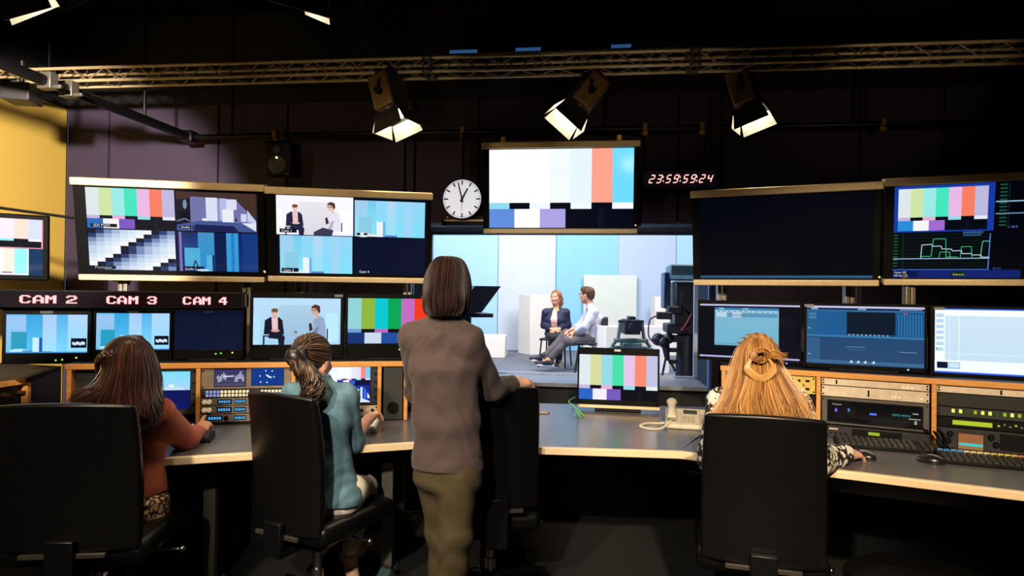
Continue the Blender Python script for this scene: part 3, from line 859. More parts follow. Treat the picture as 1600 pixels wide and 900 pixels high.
quad.r(.02, .435, .17, .475, (6, 8, 24)); quad.text(.035, .47, .045, 'SDI PGM', (235, 240, 250))
quad.r(.01, .95, .15, .99, (6, 8, 24)); quad.text(.03, .985, .045, 'Prompter', (235, 240, 250))
LY, LT = 10.5, 10
G_L = 'wall screens in the left pair'
wall_screen(((108, 274), (413, 291), (418, 440), (125, 438)), ((130, 292), (403, 302), (403, 424), (143, 422)), 4.0, LY, LT, quad,
            'tilted wall screen with colour bars over a grey staircase pattern, left of the clock', G_L, .95, led=(413, 424))
q2 = Pic(); q2.r(0, 0, 1, 1, (6, 10, 26))
q2.sub(0, 0, .5, .5, interview_picture((252, 250, 255), (246, 244, 255), (36, 38, 66), (235, 228, 245), (235, 190, 185)))
q2.sub(.51, .03, .985, .5, set_picture('pale')); q2.sub(.02, .51, .495, 1, set_picture('pale')); q2.r(.51, .51, .99, 1, (6, 14, 42))
for (x, y, s) in ((.02, .455, 'Cam 1'), (.03, .965, 'Cam 3'), (.53, .97, 'Cam 4')):
    q2.r(x, y - .03, x + .11, y + .02, (10, 14, 34)); q2.text(x + .012, y + .012, .045, s, (235, 240, 250))
wall_screen(((413, 291), (679, 302), (670, 442), (418, 440)), ((430, 304), (666, 312), (667, 431), (434, 425)), 4.1, LY, LT, q2,
            'tilted wall screen with four pictures, its lower right one blank, just left of the clock', G_L, 1.0, led=(414, 425))

# ---- right pair
G_R = 'wall screens in the right pair'
RY, RT = -24, 9
blank = Pic(); blank.r(0, 0, 1, 1, (3, 5, 14), (2, 4, 9)); blank.r(0, .965, 1, .995, (44, 88, 124))
wall_screen(((1078, 300), (1385, 281), (1372, 446), (1083, 446)), ((1094, 309), (1366, 296), (1364, 437), (1094, 437)), 3.75, RY, RT, blank,
            'dark blank wall screen right of the studio window, blue line along its bottom', G_R, 1.0, led=(1374, 433))
wf = Pic(); wf.r(0, 0, 1, 1, (3, 5, 12)); wf.r(0, 0, .565, .50, (24, 60, 165)); wf.sub(.025, .03, .53, .485, bars(PASTEL, low=((40, 145, 220), (250, 250, 252), (165, 110, 215))))
wf.r(0, .50, .56, .91, (3, 8, 12)); wf.r(0, .915, .72, 1, (16, 34, 110))
for i in range(11): wf.line([(.03, .53 + i * .034), (.55, .53 + i * .034)], .0012, (10, 48, 44)); wf.r(.004, .525 + i * .034, .028, .535 + i * .034, (30, 110, 60))
wf.line([(.06, .52), (.06, .9)], .003, (12, 56, 50)); wf.line([(.55, .53), (.545, .91)], .005, (90, 130, 225)); wf.line([(0, .91), (.55, .91)], .004, (70, 110, 215))
wf.line([(0, .79), (.55, .79)], .004, (170, 200, 235))
wf.line([(.165, .79), (.17, .64), (.225, .635), (.23, .655), (.28, .655), (.285, .685), (.34, .69), (.345, .71), (.395, .705), (.40, .74), (.45, .74), (.455, .755), (.505, .755), (.51, .78), (.55, .78)], .004, (190, 215, 235))
wf.line([(.165, .785), (.17, .765), (.225, .765), (.235, .58), (.25, .575), (.305, .58), (.31, .775), (.37, .775), (.38, .79)], .003, (70, 200, 140))
wf.line([(.27, .79), (.275, .72), (.33, .72), (.335, .79)], .003, (70, 200, 140)); wf.line([(.39, .79), (.395, .665), (.45, .665), (.455, .79)], .003, (70, 200, 140)); wf.line([(.50, .79), (.51, .61), (.55, .61)], .003, (120, 215, 180))
wf.r(.40, .505, .51, .525, (50, 90, 140)); wf.r(.40, .535, .50, .55, (50, 90, 140)); wf.r(.0, .925, .15, .99, (10, 20, 70)); wf.text(.01, .95, .03, 'Comp 100', (230, 240, 255)); wf.text(.01, .985, .03, 'HD Input A', (230, 240, 255))
wf.r(.345, .925, .425, .985, (14, 40, 40)); wf.text(.352, .972, .028, 'Reference', (200, 230, 90))
for i in range(12): wf.r(.59, .02 + i * .038, .63, .035 + i * .038, (28, 84, 66))
wf.line([(.57, .20), (1, .20)], .006, (150, 195, 220)); wf.line([(.57, .325), (1, .325)], .005, (120, 160, 195)); wf.line([(.64, .02), (.64, .46)], .003, (12, 50, 44)); wf.text(.64, .475, .03, 'L 100 R', (90, 140, 215)); wf.text(.57, .905, .025, 'No data', (70, 110, 170))
wall_screen(((1385, 281), (1705, 260), (1690, 446), (1372, 446)), ((1397, 289), (1690, 270), (1680, 438), (1395, 438)), 3.45, RY, RT, wf,
            'wall screen at far right with colour bars above a green waveform graph', G_R, .95)

# ---- centre screen hung over the window
t, fr, w, h = wall_screen(((752, 224), (1002, 219), (997, 365), (755, 365)), ((764, 231), (990, 227), (990, 356), (765, 357)), 4.55, -7, 5,
            bars(CENTRE, low=((95, 140, 215), (255, 255, 255), (170, 160, 225)), dark=(4, 8, 22), mids=((140, 215, 235), None, (232, 244, 252), None, (236, 246, 252), None, (240, 246, 255))),
            'overexposed colour bar screen hung above the studio window between clock and timecode', None, 1.06, led=(993, 352))
for px in (786, 968):
    x = fr.loc(px, 216)[0]
    mb = MB(); mb.bx(x - .018, x + .018, .0, .04, h / 2, h / 2 + .045); mb.build('hook', M_brass, t, bevel=.004)
for px in (724, 975):
    pass

# columns that carry the screen pairs
M_post = mat('screen_post_metal', (150, 140, 124), .4, .6)
def posts(pxs, D_of, z0, label, group):
    for px, lab in pxs:
        D = D_of(px); b = J(px, 445, D)
        fr = Frame((b.x, b.y, z0), 0)
        z1 = J(px, 428, D).z - z0
        t = thing('screen_post', lab, 'post', fr.M, group)
        for dx in (-.016, .016):
            mb = MB(); mb.bx(dx - .012, dx + .012, -.02, .02, .008, z1); mb.build('upright', M_post, t, bevel=.003)
        mb = MB(); mb.bx(-.06, .06, -.05, .05, 0, .008); mb.build('foot_plate', M_post, t)
        mb = MB(); mb.bx(-.05, .05, -.03, .0, z1 - .05, z1); mb.build('bracket', M_post, t)
posts([(194, 'double metal post above the CAM 2 sign'), (387, 'double metal post right of the CAM 4 sign'), (469, 'double metal post above the screen of the two presenters'), (637, 'double metal post above the vivid colour bar monitor, beside the man')],
      lambda px: {194: 4.06, 387: 4.24, 469: 4.3, 637: 4.42}[px], 1.10, '', 'posts under the left wall screens')
posts([(1127, 'double metal post above the leftmost right-hand desk monitor'), (1326, 'double metal post above the editing timeline monitor'), (1420, 'double metal post right of the post over the editing timeline monitor')],
      lambda px: {1127: 4.12, 1326: 3.83, 1420: 3.66}[px], 1.10, '', 'posts under the right wall screens')

# ------------------------------------------------------------------ far left screen on an arm
fl = Pic(); fl.r(0, 0, 1, 1, (12, 40, 80))
p_ = bars([(255, 255, 250), (250, 252, 240), (225, 248, 245), (205, 250, 228), (255, 225, 245), (255, 215, 200), (205, 215, 245)], low=((245, 245, 255), (215, 205, 235), (15, 40, 70)))
fl.sub(0, 0, 1, .51, p_); fl.r(.985, 0, 1, .51, (250, 160, 160)); fl.r(0, .5, 1, .515, (245, 150, 170)); fl.r(0, .52, .86, .99, (254, 254, 255)); fl.r(.62, .52, .72, .93, (255, 226, 210)); fl.r(.72, .52, .85, .96, (150, 240, 250)); fl.r(.86, .52, 1, 1, (8, 52, 92))
fl.r(.3, .935, .5, .955, (30, 160, 120)); fl.r(.6, .935, .7, .955, (110, 40, 60))
FL, w, h = rect_frame((-112, 324), (80, 341), (73, 437), (-108, 438), 3.75, 32, 8)
t = thing('wall_screen', 'tilted screen cut by the left picture edge in front of the yellow wall', 'screen', FL.M)
mb = MB(); mb.bx(-w / 2, w / 2, 0, .07, -h / 2, h / 2); mb.build('housing', M_bezel, t, bevel=.008)
fl.mesh('screen', t, -w / 2 + .025, w / 2 - .03, -h / 2 + .03, h / 2 - .025, -.002, 1.2)
mb = MB(); mb.bx(-.12, .12, .07, .12, -.12, .12); mb.build('mount', M_black, t, bevel=.01)
p0 = V((0, .1, 0)); 
mb = MB(); mb.tube([(0, .1, 0), (0, .22, -.1), (-.05, .36, -.16), (-.05, .36, -.42)], .03, 12); mb.build('arm', M_blackmetal, t)
# thin black rod between yellow wall screen and left wall screen
a = J(-20, 322, 3.9); b = J(118, 341, 4.05)
mb = MB(); mb.tube([V((0, 0, 0)), b - a], .009, 8)
tag(mb.build('support_rod', M_blackmetal, None, Matrix.Translation(a)), 'thin black rod crossing the yellow wall just above the cut-off screen', 'rod')

# ================================================================== consoles
ZD, ZS = 0.76, 1.10
LTF = Frame((-2.45, 3.338, 0), 11.3)           # rack front of the left console, z from the floor
RTF = Frame((1.12, 3.742, 0), -27.6)           # rack front of the right console
def console(fr, x0, x1, dividers, label, depth=.55, extra=None):
    t = thing('rack_console', label, 'console', fr.M)
    mb = MB(); mb.bx(x0, x1, .0, depth, ZS - .03, ZS); mb.build('shelf_top', M_carcass, t, bevel=.003)
    mb = MB(); mb.bx(x0, x1, -.022, 0, ZS - .03, ZS); mb.build('front_trim', M_wood, t, bevel=.004)
    mb = MB(); mb.bx(x0, x1, depth - .02, depth, .02, ZS - .03); mb.build('back_panel', M_carcass, t)
    for x in dividers:
        mb = MB(); mb.bx(x - .011, x + .011, -.02, depth - .02, ZD + .001, ZS - .03); mb.build('divider', M_wood, t, bevel=.003)
    mb = MB(); mb.bx(x0, x1, .30, depth - .02, .0, ZD - .045); mb.build('base_cabinet', M_carcass, t)
    return t
lx = lambda px, py=600: LTF.loc(px, py)[0]
rx = lambda px, py=610: RTF.loc(px, py)[0]
ldiv = [lx(p) for p in (110, 160, 311, 459, 593, 634)]
console(LTF, lx(103), lx(636), [d for d in ldiv], 'left console with oak trim under the CAM monitors')
rdiv = [rx(1131), rx(1279), rx(1459), rx(1680, 640)]
console(RTF, rx(1126), rx(1700, 640), rdiv, 'right console with oak trim under the three desk monitors')

def unit(fr, name, label, cat, px0, py0, px1, py1, m=None, y0=-.006, depth=.3, group=None, screws=True):
    """a rack device whose face fills these pixels of the console front; local origin at its lower left front corner"""
    cyp = (py0 + py1) / 2
    x0 = fr.loc(px0, cyp)[0]; x1 = fr.loc(px1, cyp)[0]; cxp = (px0 + px1) / 2
    z1 = fr.loc(cxp, py0)[1]; z0 = fr.loc(cxp, py1)[1]
    z1 = min(z1, ZS - .032); z0 = max(z0, ZD + .002)
    M = fr.M @ Matrix.Translation((x0, y0, z0))
    t = thing(name, label, cat, M, group)
    w, h = x1 - x0, z1 - z0
    mb = MB(); mb.bx(0, w, 0, .006, 0, h - .001); mb.bx(.015, w - .015, .006, depth, .003, h - .004)
    mb.build('casing', m or M_panelgrey, t, bevel=.0015)
    if screws:
        for sx in (.008, w - .008):
            for sz in (min(.012, h * .3), h - min(.012, h * .3)):
                mb = MB(); mb.cyl((sx, -.003, sz), (sx, 0, sz), .0045, n=8); mb.build('screw', M_black, t)
    def L(px, py):
        q = fr.loc(px, py); return (q[0] - x0, q[1] - z0)
    return t, w, h, L
def knob(t, x, z, r, m=None, d=.014, name='knob'):
    mb = MB(); mb.lathe([(r, 0), (r, d * .7), (r * .8, d)], 16, Matrix.Translation((x, 0, z)) @ Matrix.Rotation(PI / 2, 4, 'X')); return mb.build(name, m or M_knobw, t)
def button(t, x, z, w, h, m, d=.004, name='button'):
    mb = MB(); mb.bx(x - w / 2, x + w / 2, -d, 0, z - h / 2, z + h / 2); return mb.build(name, m, t, bevel=.001)
def disp(t, L, px0, py0, px1, py1, pic, s=1.0, name='display', y=-.0008):
    a = L(px0, py0); b = L(px1, py1)
    mb = MB(); mb.bx(a[0] - .003, b[0] + .003, -.0006, .0, b[1] - .003, a[1] + .003); f = mb.build(name + '_frame', M_black, t)
    return pic.mesh(name, t, a[0], b[0], b[1], a[1], y, s)

# open bays: dark blanks
for (a, b, lab) in ((113, 156, 'dark blank rack panel in the left bay behind the long brown hair'), (164, 178, 'narrow dark blank rack panel right of the wide dark blank one')):
    unit(LTF, 'blank_panel', lab, 'rack panel', a, 577, b, 655, mat('blank_green_grey', (34, 42, 42), .6), .03)
# preview monitor partly behind the woman in rust
t, w, h, L = unit(LTF, 'preview_monitor', 'rack preview monitor right of the dark-haired woman in rust', 'monitor', 182, 574, 307, 648, M_dark)
p_ = Pic(); p_.r(0, 0, 1, .5, (120, 225, 250), (170, 215, 255)); p_.r(0, .5, 1, 1, (8, 20, 84), (14, 22, 100)); p_.r(.66, .35, .74, .5, (240, 250, 255)); p_.r(.3, 0, .42, .5, (160, 225, 250)); p_.r(.55, .42, .9, .5, (200, 225, 250))
disp(t, L, 200, 581, 297, 638, p_)
for k in range(4): button(t, w - .012, .05 + k * .06, .012, .01, M_black)
# waveform monitor
t, w, h, L = unit(LTF, 'waveform_monitor', 'tan waveform monitor with a scope trace and a blue vector display', 'monitor', 315, 572, 455, 607, M_tan)
p_ = Pic(); p_.r(0, 0, 1, 1, (40, 44, 90), (70, 68, 96))
for i in range(5): p_.line([(0, .12 + i * .19), (1, .12 + i * .19)], .006, (110, 110, 165))
for i in range(26):
    x = .08 + i * .034; h1 = .18 + .25 * abs(math.sin(i * 1.9)); c0 = .48 + .1 * math.sin(i * .8)
    if not (8 < i < 17): p_.r(x, c0 - h1 / 2, x + .014, c0 + h1 / 2, (225, 232, 255))
p_.line([(.3, .42), (.62, .40)], .03, (225, 232, 255)); p_.text(.8, .22, .16, '12', (200, 210, 250))
disp(t, L, 336, 577, 384, 603, p_)
p_ = Pic(); p_.r(0, 0, 1, 1, (14, 58, 140)); 
for (x, y) in ((.44, .16), (.64, .18), (.26, .46), (.28, .82), (.48, .84), (.70, .52)): p_.e(x, y, .025, .05, (210, 230, 255), 6)
p_.p([(.44, .36), (.54, .44), (.58, .52), (.64, .50), (.60, .60), (.54, .56), (.46, .46)], (235, 245, 255))
disp(t, L, 394, 575, 443, 601, p_)
# button strip
t, w, h, L = unit(LTF, 'router_control_unit', 'rack strip of two rows of lit square buttons', 'control panel', 315, 608, 455, 620, M_dark)
M_bw = emit_mat('button_lit', (205, 196, 160), .75, (200, 190, 160)); M_bb = emit_mat('button_blue_lit', (150, 170, 235), .8)
for r_ in range(2):
    for k in range(22):
        if k in (12, 13, 14): continue
        button(t, .03 + k * (w - .06) / 21.5, h * (.27 + .46 * r_), .0135, h * .34, M_bb if k < 4 else M_bw)
# audio units
labs = ['topmost of the three tan audio units with blue displays', 'middle of the three tan audio units with blue displays', 'lowest of the three tan audio units, near the pointing finger']
for k, (a, b) in enumerate(((621, 632), (633, 645), (646, 658))):
    t, w, h, L = unit(LTF, 'audio_unit', labs[k], 'audio unit', 313 - k, a, 455, b, M_tan, group='tan audio units')
    zc = h / 2
    if k < 2:
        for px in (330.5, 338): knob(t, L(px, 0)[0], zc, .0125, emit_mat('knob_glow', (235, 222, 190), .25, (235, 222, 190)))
    d0, d1 = ((351, 372), (350, 372), (335, 358))[k]
    p_ = Pic(); p_.r(0, 0, 1, 1, (6, 20, 60)); 
    for i in range(5): p_.r(.08 + i * .18, .25, .2 + i * .18, .78, (60 + 25 * (i % 3), 180, 230))
    a0 = L(d0, 0)[0]; a1 = L(d1, 0)[0]
    mb = MB(); mb.bx(a0 - .003, a1 + .003, -.0006, 0, h * .15, h * .85); mb.build('display_frame', M_black, t)
    p_.mesh('display', t, a0, a1, h * .2, h * .8, -.0008, 1)
    p2_ = Pic(); p2_.sub(0, 0, 1, 1, p_)
    a0 = L(376, 0)[0]; a1 = L(395, 0)[0]
    p2_.mesh('display', t, a0, a1, h * .2, h * .8, -.0008, 1)
    if k == 2: knob(t, L(364, 0)[0], zc, .012, M_black)
    for px in (405, 418, 431, 444): knob(t, L(px, 0)[0], zc, .008, M_black)
unit(LTF, 'blank_panel', 'low black blank panel under the tan audio units', 'rack panel', 313, 659, 455, 672, M_black)
# preview monitor in the third bay
t, w, h, L = unit(LTF, 'preview_monitor', 'rack preview monitor with colour bars right of the woman in denim', 'monitor', 463, 567, 590, 633, M_dark)
p_ = Pic(); p_.r(0, 0, 1, 1, (10, 20, 80)); p_.sub(0, 0, .5, .5, interview_picture((235, 240, 255), (225, 235, 255), (40, 60, 150), (180, 195, 245), (190, 190, 240)))
p_.sub(.5, 0, 1, .5, bars([(250, 252, 255), (245, 246, 250), (240, 250, 255), (225, 232, 250), (232, 216, 238), (240, 140, 130), (130, 200, 250)], low=((20, 40, 130), (240, 240, 255), (60, 90, 200)), dark=(8, 12, 60)))
s_ = Pic(); s_.r(0, 0, 1, 1, (16, 50, 170))
for i in range(9): s_.r(.04 + i * .11, .1 + .05 * (i % 3), .11 + i * .11, .75, ((205, 225, 255), (60, 110, 225), (235, 245, 255))[i % 3])
s_.p([(0, .8), (.7, .7), (1, .95), (1, 1), (0, 1)], (215, 230, 255)); s_.p([(.8, 0), (1, 0), (1, .7)], (20, 40, 130))
p_.sub(.5, .53, 1, 1, s_); p_.sub(0, .53, .5, 1, set_picture('cyan'))
disp(t, L, 475, 573, 578, 628, p_, 1.05)
for k in range(5): button(t, w - .012, .04 + k * .045, .014, .012, M_black)
t, w, h, L = unit(LTF, 'audio_control_unit', 'pale rack control panel with knobs beside the denim woman\'s hand', 'control panel', 463, 634, 590, 658, M_beige)
for k in range(14): knob(t, .03 + k * (w - .06) / 13, h * .68, .009, M_black if k % 3 else M_knobw)
for k in range(14): button(t, .03 + k * (w - .06) / 13, h * .28, .016, .012, M_black if k % 2 else M_bw)
# speaker panel
t, w, h, L = unit(LTF, 'speaker_panel', 'narrow dark speaker panel with a round port beside the standing man', 'speaker', 599, 566, 629, 655, mat('speaker_green_grey', (44, 46, 42), .6), screws=False)
c_ = L(612, 637)
mb = MB(); mb.lathe([(.034, 0), (.034, .004), (.028, .004), (.024, -.004), (.006, -.006)], 24, Matrix.Translation((w / 2, 0, c_[1])) @ Matrix.Rotation(PI / 2, 4, 'X')); mb.build('port', M_black, t)

# ---- right rack
t, w, h, L = unit(RTF, 'amplifier', 'yellow panelled amplifier with two round knobs behind the blonde woman', 'amplifier', 1137, 583, 1274, 611, M_yellow)
for px, pz in ((1235, .72), (1235, .3)):
    knob(t, L(px, 597)[0], h * pz, .018, M_black)
for px in (1180, 1200): knob(t, L(px, 597)[0], h * .5, .018, M_black)
for px, z_, ww in ((1249, .74, .012), (1249, .28, .012), (1256, .5, .01), (1262, .74, .02), (1262, .28, .02)): button(t, L(px, 597)[0], h * z_, ww, .012, M_black if ww != .01 else M_tan)
t, w, h, L = unit(RTF, 'patch_panel', 'dark patch panel below the yellow amplifier', 'rack panel', 1137, 613, 1274, 672, M_black)
for r_ in range(3):
    for k in range(10): button(t, .04 + k * (w - .07) / 9, h * (.25 + .25 * r_), .016, .02, M_dark, .006, 'socket')
def beige(px0, py0, px1, py1, marks, leds, lab):
    t, w, h, L = unit(RTF, 'panel_amplifier', lab, 'rack panel', px0, py0, px1, py1, M_beige, group='beige rack panels')
    for m_ in marks: button(t, L(m_, (py0 + py1) / 2)[0], h * .5, .008, h * .6, M_black, .003, 'badge')
    for l_ in leds:
        mb = MB(); mb.ball((L(l_, (py0 + py1) / 2)[0], -.001, h * .35), .004, 8); mb.build('indicator_light', emit_mat('led_amber', (255, 240, 170), 1.2), t)
beige(1284, 589, 1452, 606, (1307,), (1411, 1418, 1425), 'upper beige rack panel above the black video deck')
beige(1284, 607, 1452, 624, (1357,), (1394, 1399, 1405, 1440), 'lower beige rack panel above the black video deck')
t, w, h, L = unit(RTF, 'video_deck', 'black glass-fronted video deck with blue display under the beige panels', 'video deck', 1284, 625, 1452, 668, M_panelgrey)
p_ = Pic(); p_.r(0, 0, 1, 1, (7, 7, 9)); p_.text(.05, .2, .12, 'Panasonic', (190, 190, 190), 4.6); p_.e(.09, .45, .014, .09, (120, 110, 240)); p_.e(.23, .40, .01, .08, (80, 150, 240)); p_.r(.455, .46, .53, .55, (90, 120, 255)); p_.text(.69, .5, .15, 'REMO NEON', (60, 160, 160), 4.6); p_.r(.9, .3, .96, .36, (150, 150, 150)); p_.r(.86, .56, .98, .60, (170, 165, 160)); p_.r(.92, .66, .945, .82, (180, 175, 165)); p_.r(.02, .72, .98, .74, (34, 32, 30))
a = L(1298, 633); 
mb = MB(); mb.bx(.026, w - .026, -.006, 0, .012, h - .014); mb.build('front_glass', M_black, t, bevel=.002)
p_.mesh('display', t, .03, w - .03, .016, h - .018, -.0065, 1)
t, w, h, L = unit(RTF, 'tape_deck', 'grey tape deck with a lit green window behind the keyboard', 'tape deck', 1291, 669, 1452, 692, M_dark, -.05)
p_ = Pic(); p_.r(0, 0, 1, 1, (60, 60, 56)); p_.r(.0, .0, .26, 1, (62, 58, 54)); p_.text(.03, .3, .22, 'Panasonic', (205, 200, 190), 7); p_.r(.27, .1, .74, .75, (40, 40, 38))
mb = MB(); mb.bx(w * .26, w * .74, -.004, 0, h * .3, h * .9); mb.build('tape_slot', M_black, t, bevel=.001)
mb = MB(); mb.bx(w * .42, w * .53, -.006, -.004, h * .5, h * .75); mb.build('display', emit_mat('lcd_lime', (170, 190, 40), .9), t)
for k in range(4): button(t, w * (.05 + .05 * k), h * .4, .012, .008, M_black)
mb = MB(); mb.bx(w * .03, w * .12, -.001, 0, h * .68, h * .8); mb.build('badge', M_beige, t)
# third bay
beige(1464, 600, 1672, 619, (1564,), (), 'beige rack panel at the right edge above the dark blank')
unit(RTF, 'blank_panel', 'dark blank panel under the beige panel at the right edge', 'rack panel', 1464, 620, 1672, 641, mat('blank_dark', (20, 24, 22), .6))
t, w, h, L = unit(RTF, 'level_meter', 'rack unit with a row of glowing green lights', 'meter', 1464, 642, 1672, 657, M_dark)
M_gl = emit_mat('led_green', (150, 190, 40), 1.0); M_gb = emit_mat('led_green_bright', (215, 240, 80), 1.8); M_gd = emit_mat('led_green_dim', (60, 90, 30), .6)
for k in range(14):
    px = 1489 + k * 11.5
    mb = MB(); mb.bx(L(px, 650)[0] - .006, L(px, 650)[0] + .006, -.003, 0, h * .45, h * .8); mb.build('indicator_light', M_gb if k in (0, 1, 4, 5, 8) else (M_gl if k % 2 else M_gd), t)
    mb = MB(); mb.bx(L(px, 650)[0] - .006, L(px, 650)[0] + .006, -.003, 0, h * .15, h * .35); mb.build('indicator_light', M_gd, t)
t, w, h, L = unit(RTF, 'audio_processor', 'black rack unit with a long lime display bar', 'audio unit', 1464, 658, 1672, 674, M_black)
a = L(1488, 666); b = L(1550, 666)
mb = MB(); mb.bx(a[0], b[0], -.003, 0, h * .28, h * .72); mb.build('display', emit_mat('lcd_lime2', (176, 200, 40), 1.0), t)
for k in range(8): button(t, L(1560 + k * 9, 666)[0], h * (.5 + .15 * (k % 2)), .01, .008, M_gl if k % 3 == 0 else M_tan)
t, w, h, L = unit(RTF, 'audio_analyser', 'rack unit with orange screen crossed by a teal bar', 'audio unit', 1464, 675, 1672, 716, M_dark)
p_ = Pic(); p_.r(0, 0, 1, 1, (150, 92, 56), (160, 112, 60)); p_.r(.04, .62, .98, .78, (60, 205, 200)); p_.r(.1, .14, .8, .2, (165, 110, 70))
disp(t, L, 1497, 676, 1536, 704, p_)
for px in (1481, 1484, 1548, 1556): knob(t, L(px, 690)[0], h * (.7 if px in (1484, 1548) else .35), .014, M_black)
mb = MB(); mb.bx(L(1562, 690)[0], w - .02, -.002, 0, h * .1, h * .9); mb.build('cover_plate', M_black, t)

# ================================================================== desks
def P2(px, py): p = onz(px, py, ZD); return (p.x, p.y)
fl_, fr_ = P2(240, 715), P2(643, 690)
dl = V((fr_[0] - fl_[0], fr_[1] - fl_[1]))
L0 = (fl_[0] - dl.x * .6, fl_[1] - dl.y * .6)      # far left end (off frame)
cR = P2(1103, 705); cL = P2(843, 697)
dc = V((cR[0] - cL[0], cR[1] - cL[1]))
def isect(a, d, b, e):
    # a + s d = b + t e
    det = d[0] * -e[1] + e[0] * d[1]
    s = ((b[0] - a[0]) * -e[1] + e[0] * (b[1] - a[1])) / det
    return (a[0] + d[0] * s, a[1] + d[1] * s)
rA, rB = P2(1345, 737), P2(1600, 767)
dr = V((rB[0] - rA[0], rB[1] - rA[1]))
JL = (-.30, 0); JL = (JL[0], fr_[1] + (JL[0] - fr_[0]) * dl.y / dl.x)
JC0 = (JL[0], cL[1] + (JL[0] - cL[0]) * dc.y / dc.x)
JR = isect(cL, dc, rA, dr)
R1 = (rB[0] + dr.x * .9, rB[1] + dr.y * .9)
def at(fr, x, y): q = fr.M @ V((x, y, 0)); return (q.x, q.y)
bl0 = at(LTF, lx(103) + .01, .28); bl1 = at(LTF, lx(634), .28)
br0 = at(RTF, rx(1131), .28); br1 = at(RTF, rx(1700, 640), .28)
def desk(name, front, back, label, lip=True):
    pts = list(front) + list(back)
    fx = (front[0][0] + front[-1][0]) / 2; fy = (front[0][1] + front[-1][1]) / 2
    M = Matrix.Translation((fx, fy, 0))
    t = thing('desk', label, 'desk', M)
    loc = [(p[0] - fx, p[1] - fy) for p in pts]
    mb = MB(); mb.prism(loc, ZD - .03, ZD); mb.build('desktop', M_desk, t)
    if lip:
        a = V((front[0][0] - fx, front[0][1] - fy)); b = V((front[-1][0] - fx, front[-1][1] - fy))
        d = (b - a).normalized(); n = V((d.y, -d.x))
        q = [a, b, b + n * .03, a + n * .03]
        mb = MB(); mb.prism([(p.x, p.y) for p in q], ZD - .034, ZD + .0005); mb.build('edge_strip', M_lip, t, bevel=.004)
        # apron / cable tray rail under the edge
        q = [a - n * .18, b - n * .18, b - n * .16, a - n * .16]
        mb = MB(); mb.prism([(p.x, p.y) for p in q], ZD - .14, ZD - .05); mb.build('apron', M_blackmetal, t)
    return t, V((fx, fy, 0))
tL, oL = desk('desk', [L0, JL], [(JL[0] + .02, JL[1] + .35), bl1, bl0], 'left desk with pale oak edge in front of the rust and denim women')
tC, oC = desk('desk', [JC0, JR], [at(RTF, rx(1131) - .02, .62), (-.45, 4.36)], 'centre desk between the standing man and the blonde woman')
tR, oR = desk('desk', [JR, R1], [br1, br0, at(RTF, rx(1131), .2)], 'right desk with bright oak edge in front of the blonde woman')
def leg(t, o, x, y, name='leg'):
    e = MB(); e.bx(x - o.x - .03, x - o.x + .03, y - o.y - .02, y - o.y + .02, .03, ZD - .03); l_ = e.build('leg', mat('leg_grey', (112, 110, 98), .45, .3), t, bevel=.003)
    e = MB(); e.box((x - o.x, y - o.y - .03, .018), (.085, .32, .036), None, 0, (.7, .85)); f = e.build('foot', mat('foot_teal', (98, 140, 132), .5), l_, bevel=.004)
for px, D in ((606, 3.42), (330, 3.2), (130, 2.95)):
    p = J(px, 760, D); leg(tL, oL, p.x, p.y)
for px, D in ((1150, 3.25), (760, 3.4)):
    p = J(px, 760, D); leg(tC, oC, p.x, p.y)
for px, D in ((1660, 2.6),):
    p = J(px, 760, D); leg(tR, oR, p.x, p.y)
# low wall panel under the centre desk and sill front
mb = MB(); 
c0 = at(LTF, lx(636) + .02, .64); c1 = at(RTF, rx(1126) - .03, .66)
d_ = V((c1[0] - c0[0], c1[1] - c0[1])); a_ = math.degrees(math.atan2(d_.y, d_.x))
fr = Frame((c0[0], c0[1], 0), a_)
mb.bx(0, d_.length, 0, .04, .02, .725); 
tag(mb.build('modesty_panel', M_carcass, None, fr.M, bevel=.004), 'black panel behind the centre desk below the studio window sill', 'panel')

# side table at far left
sp = [onz(-60, 606, .98), onz(38, 592, .98), onz(96, 572, .98), onz(-10, 566, .98)]
c_ = V((sum(p.x for p in sp) / 4, sum(p.y for p in sp) / 4, 0))
t = thing('side_cabinet', 'dark side cabinet with oak edge at the left picture border', 'cabinet', c_)
mb = MB(); mb.prism([(p.x - c_.x, p.y - c_.y) for p in sp], .955, .98); mb.build('top', M_carcass, t)
a = sp[0] - c_; b = sp[1] - c_; c2 = sp[2] - c_
mb = MB(); mb.bar((a.x, a.y, .967), (b.x, b.y, .967), .02, .028); mb.build('edge_strip', M_wood, t)
mb = MB(); mb.bx(b.x - .018, b.x + .018, b.y, b.y + .03, 0, .955); mb.build('corner_post', M_wood, t, bevel=.003)
mb = MB(); q = [(b.x, b.y + .02), (c2.x, c2.y), (c2.x - .02, c2.y + .02), (b.x - .02, b.y + .05)]
mb.prism(q, .02, .955); mb.build('side_panel', mat('cabinet_teal_black', (22, 38, 40), .5), t)
q = [(a.x, a.y + .02), (b.x - .02, b.y + .02), (b.x - .02, b.y + .05), (a.x, a.y + .05)]
mb = MB(); mb.prism(q, .02, .955); mb.build('door', M_carcass, t)
for px in (5, 32):
    p = J(px, 615, 3.0); x = a.x + (b.x - a.x) * ((px + 60) / 98); y = a.y + (b.y - a.y) * ((px + 60) / 98)
    mb = MB(); mb.bx(x - .016, x + .016, y - .005, y + .02, .90, .915); mb.build('handle', M_brass, t)

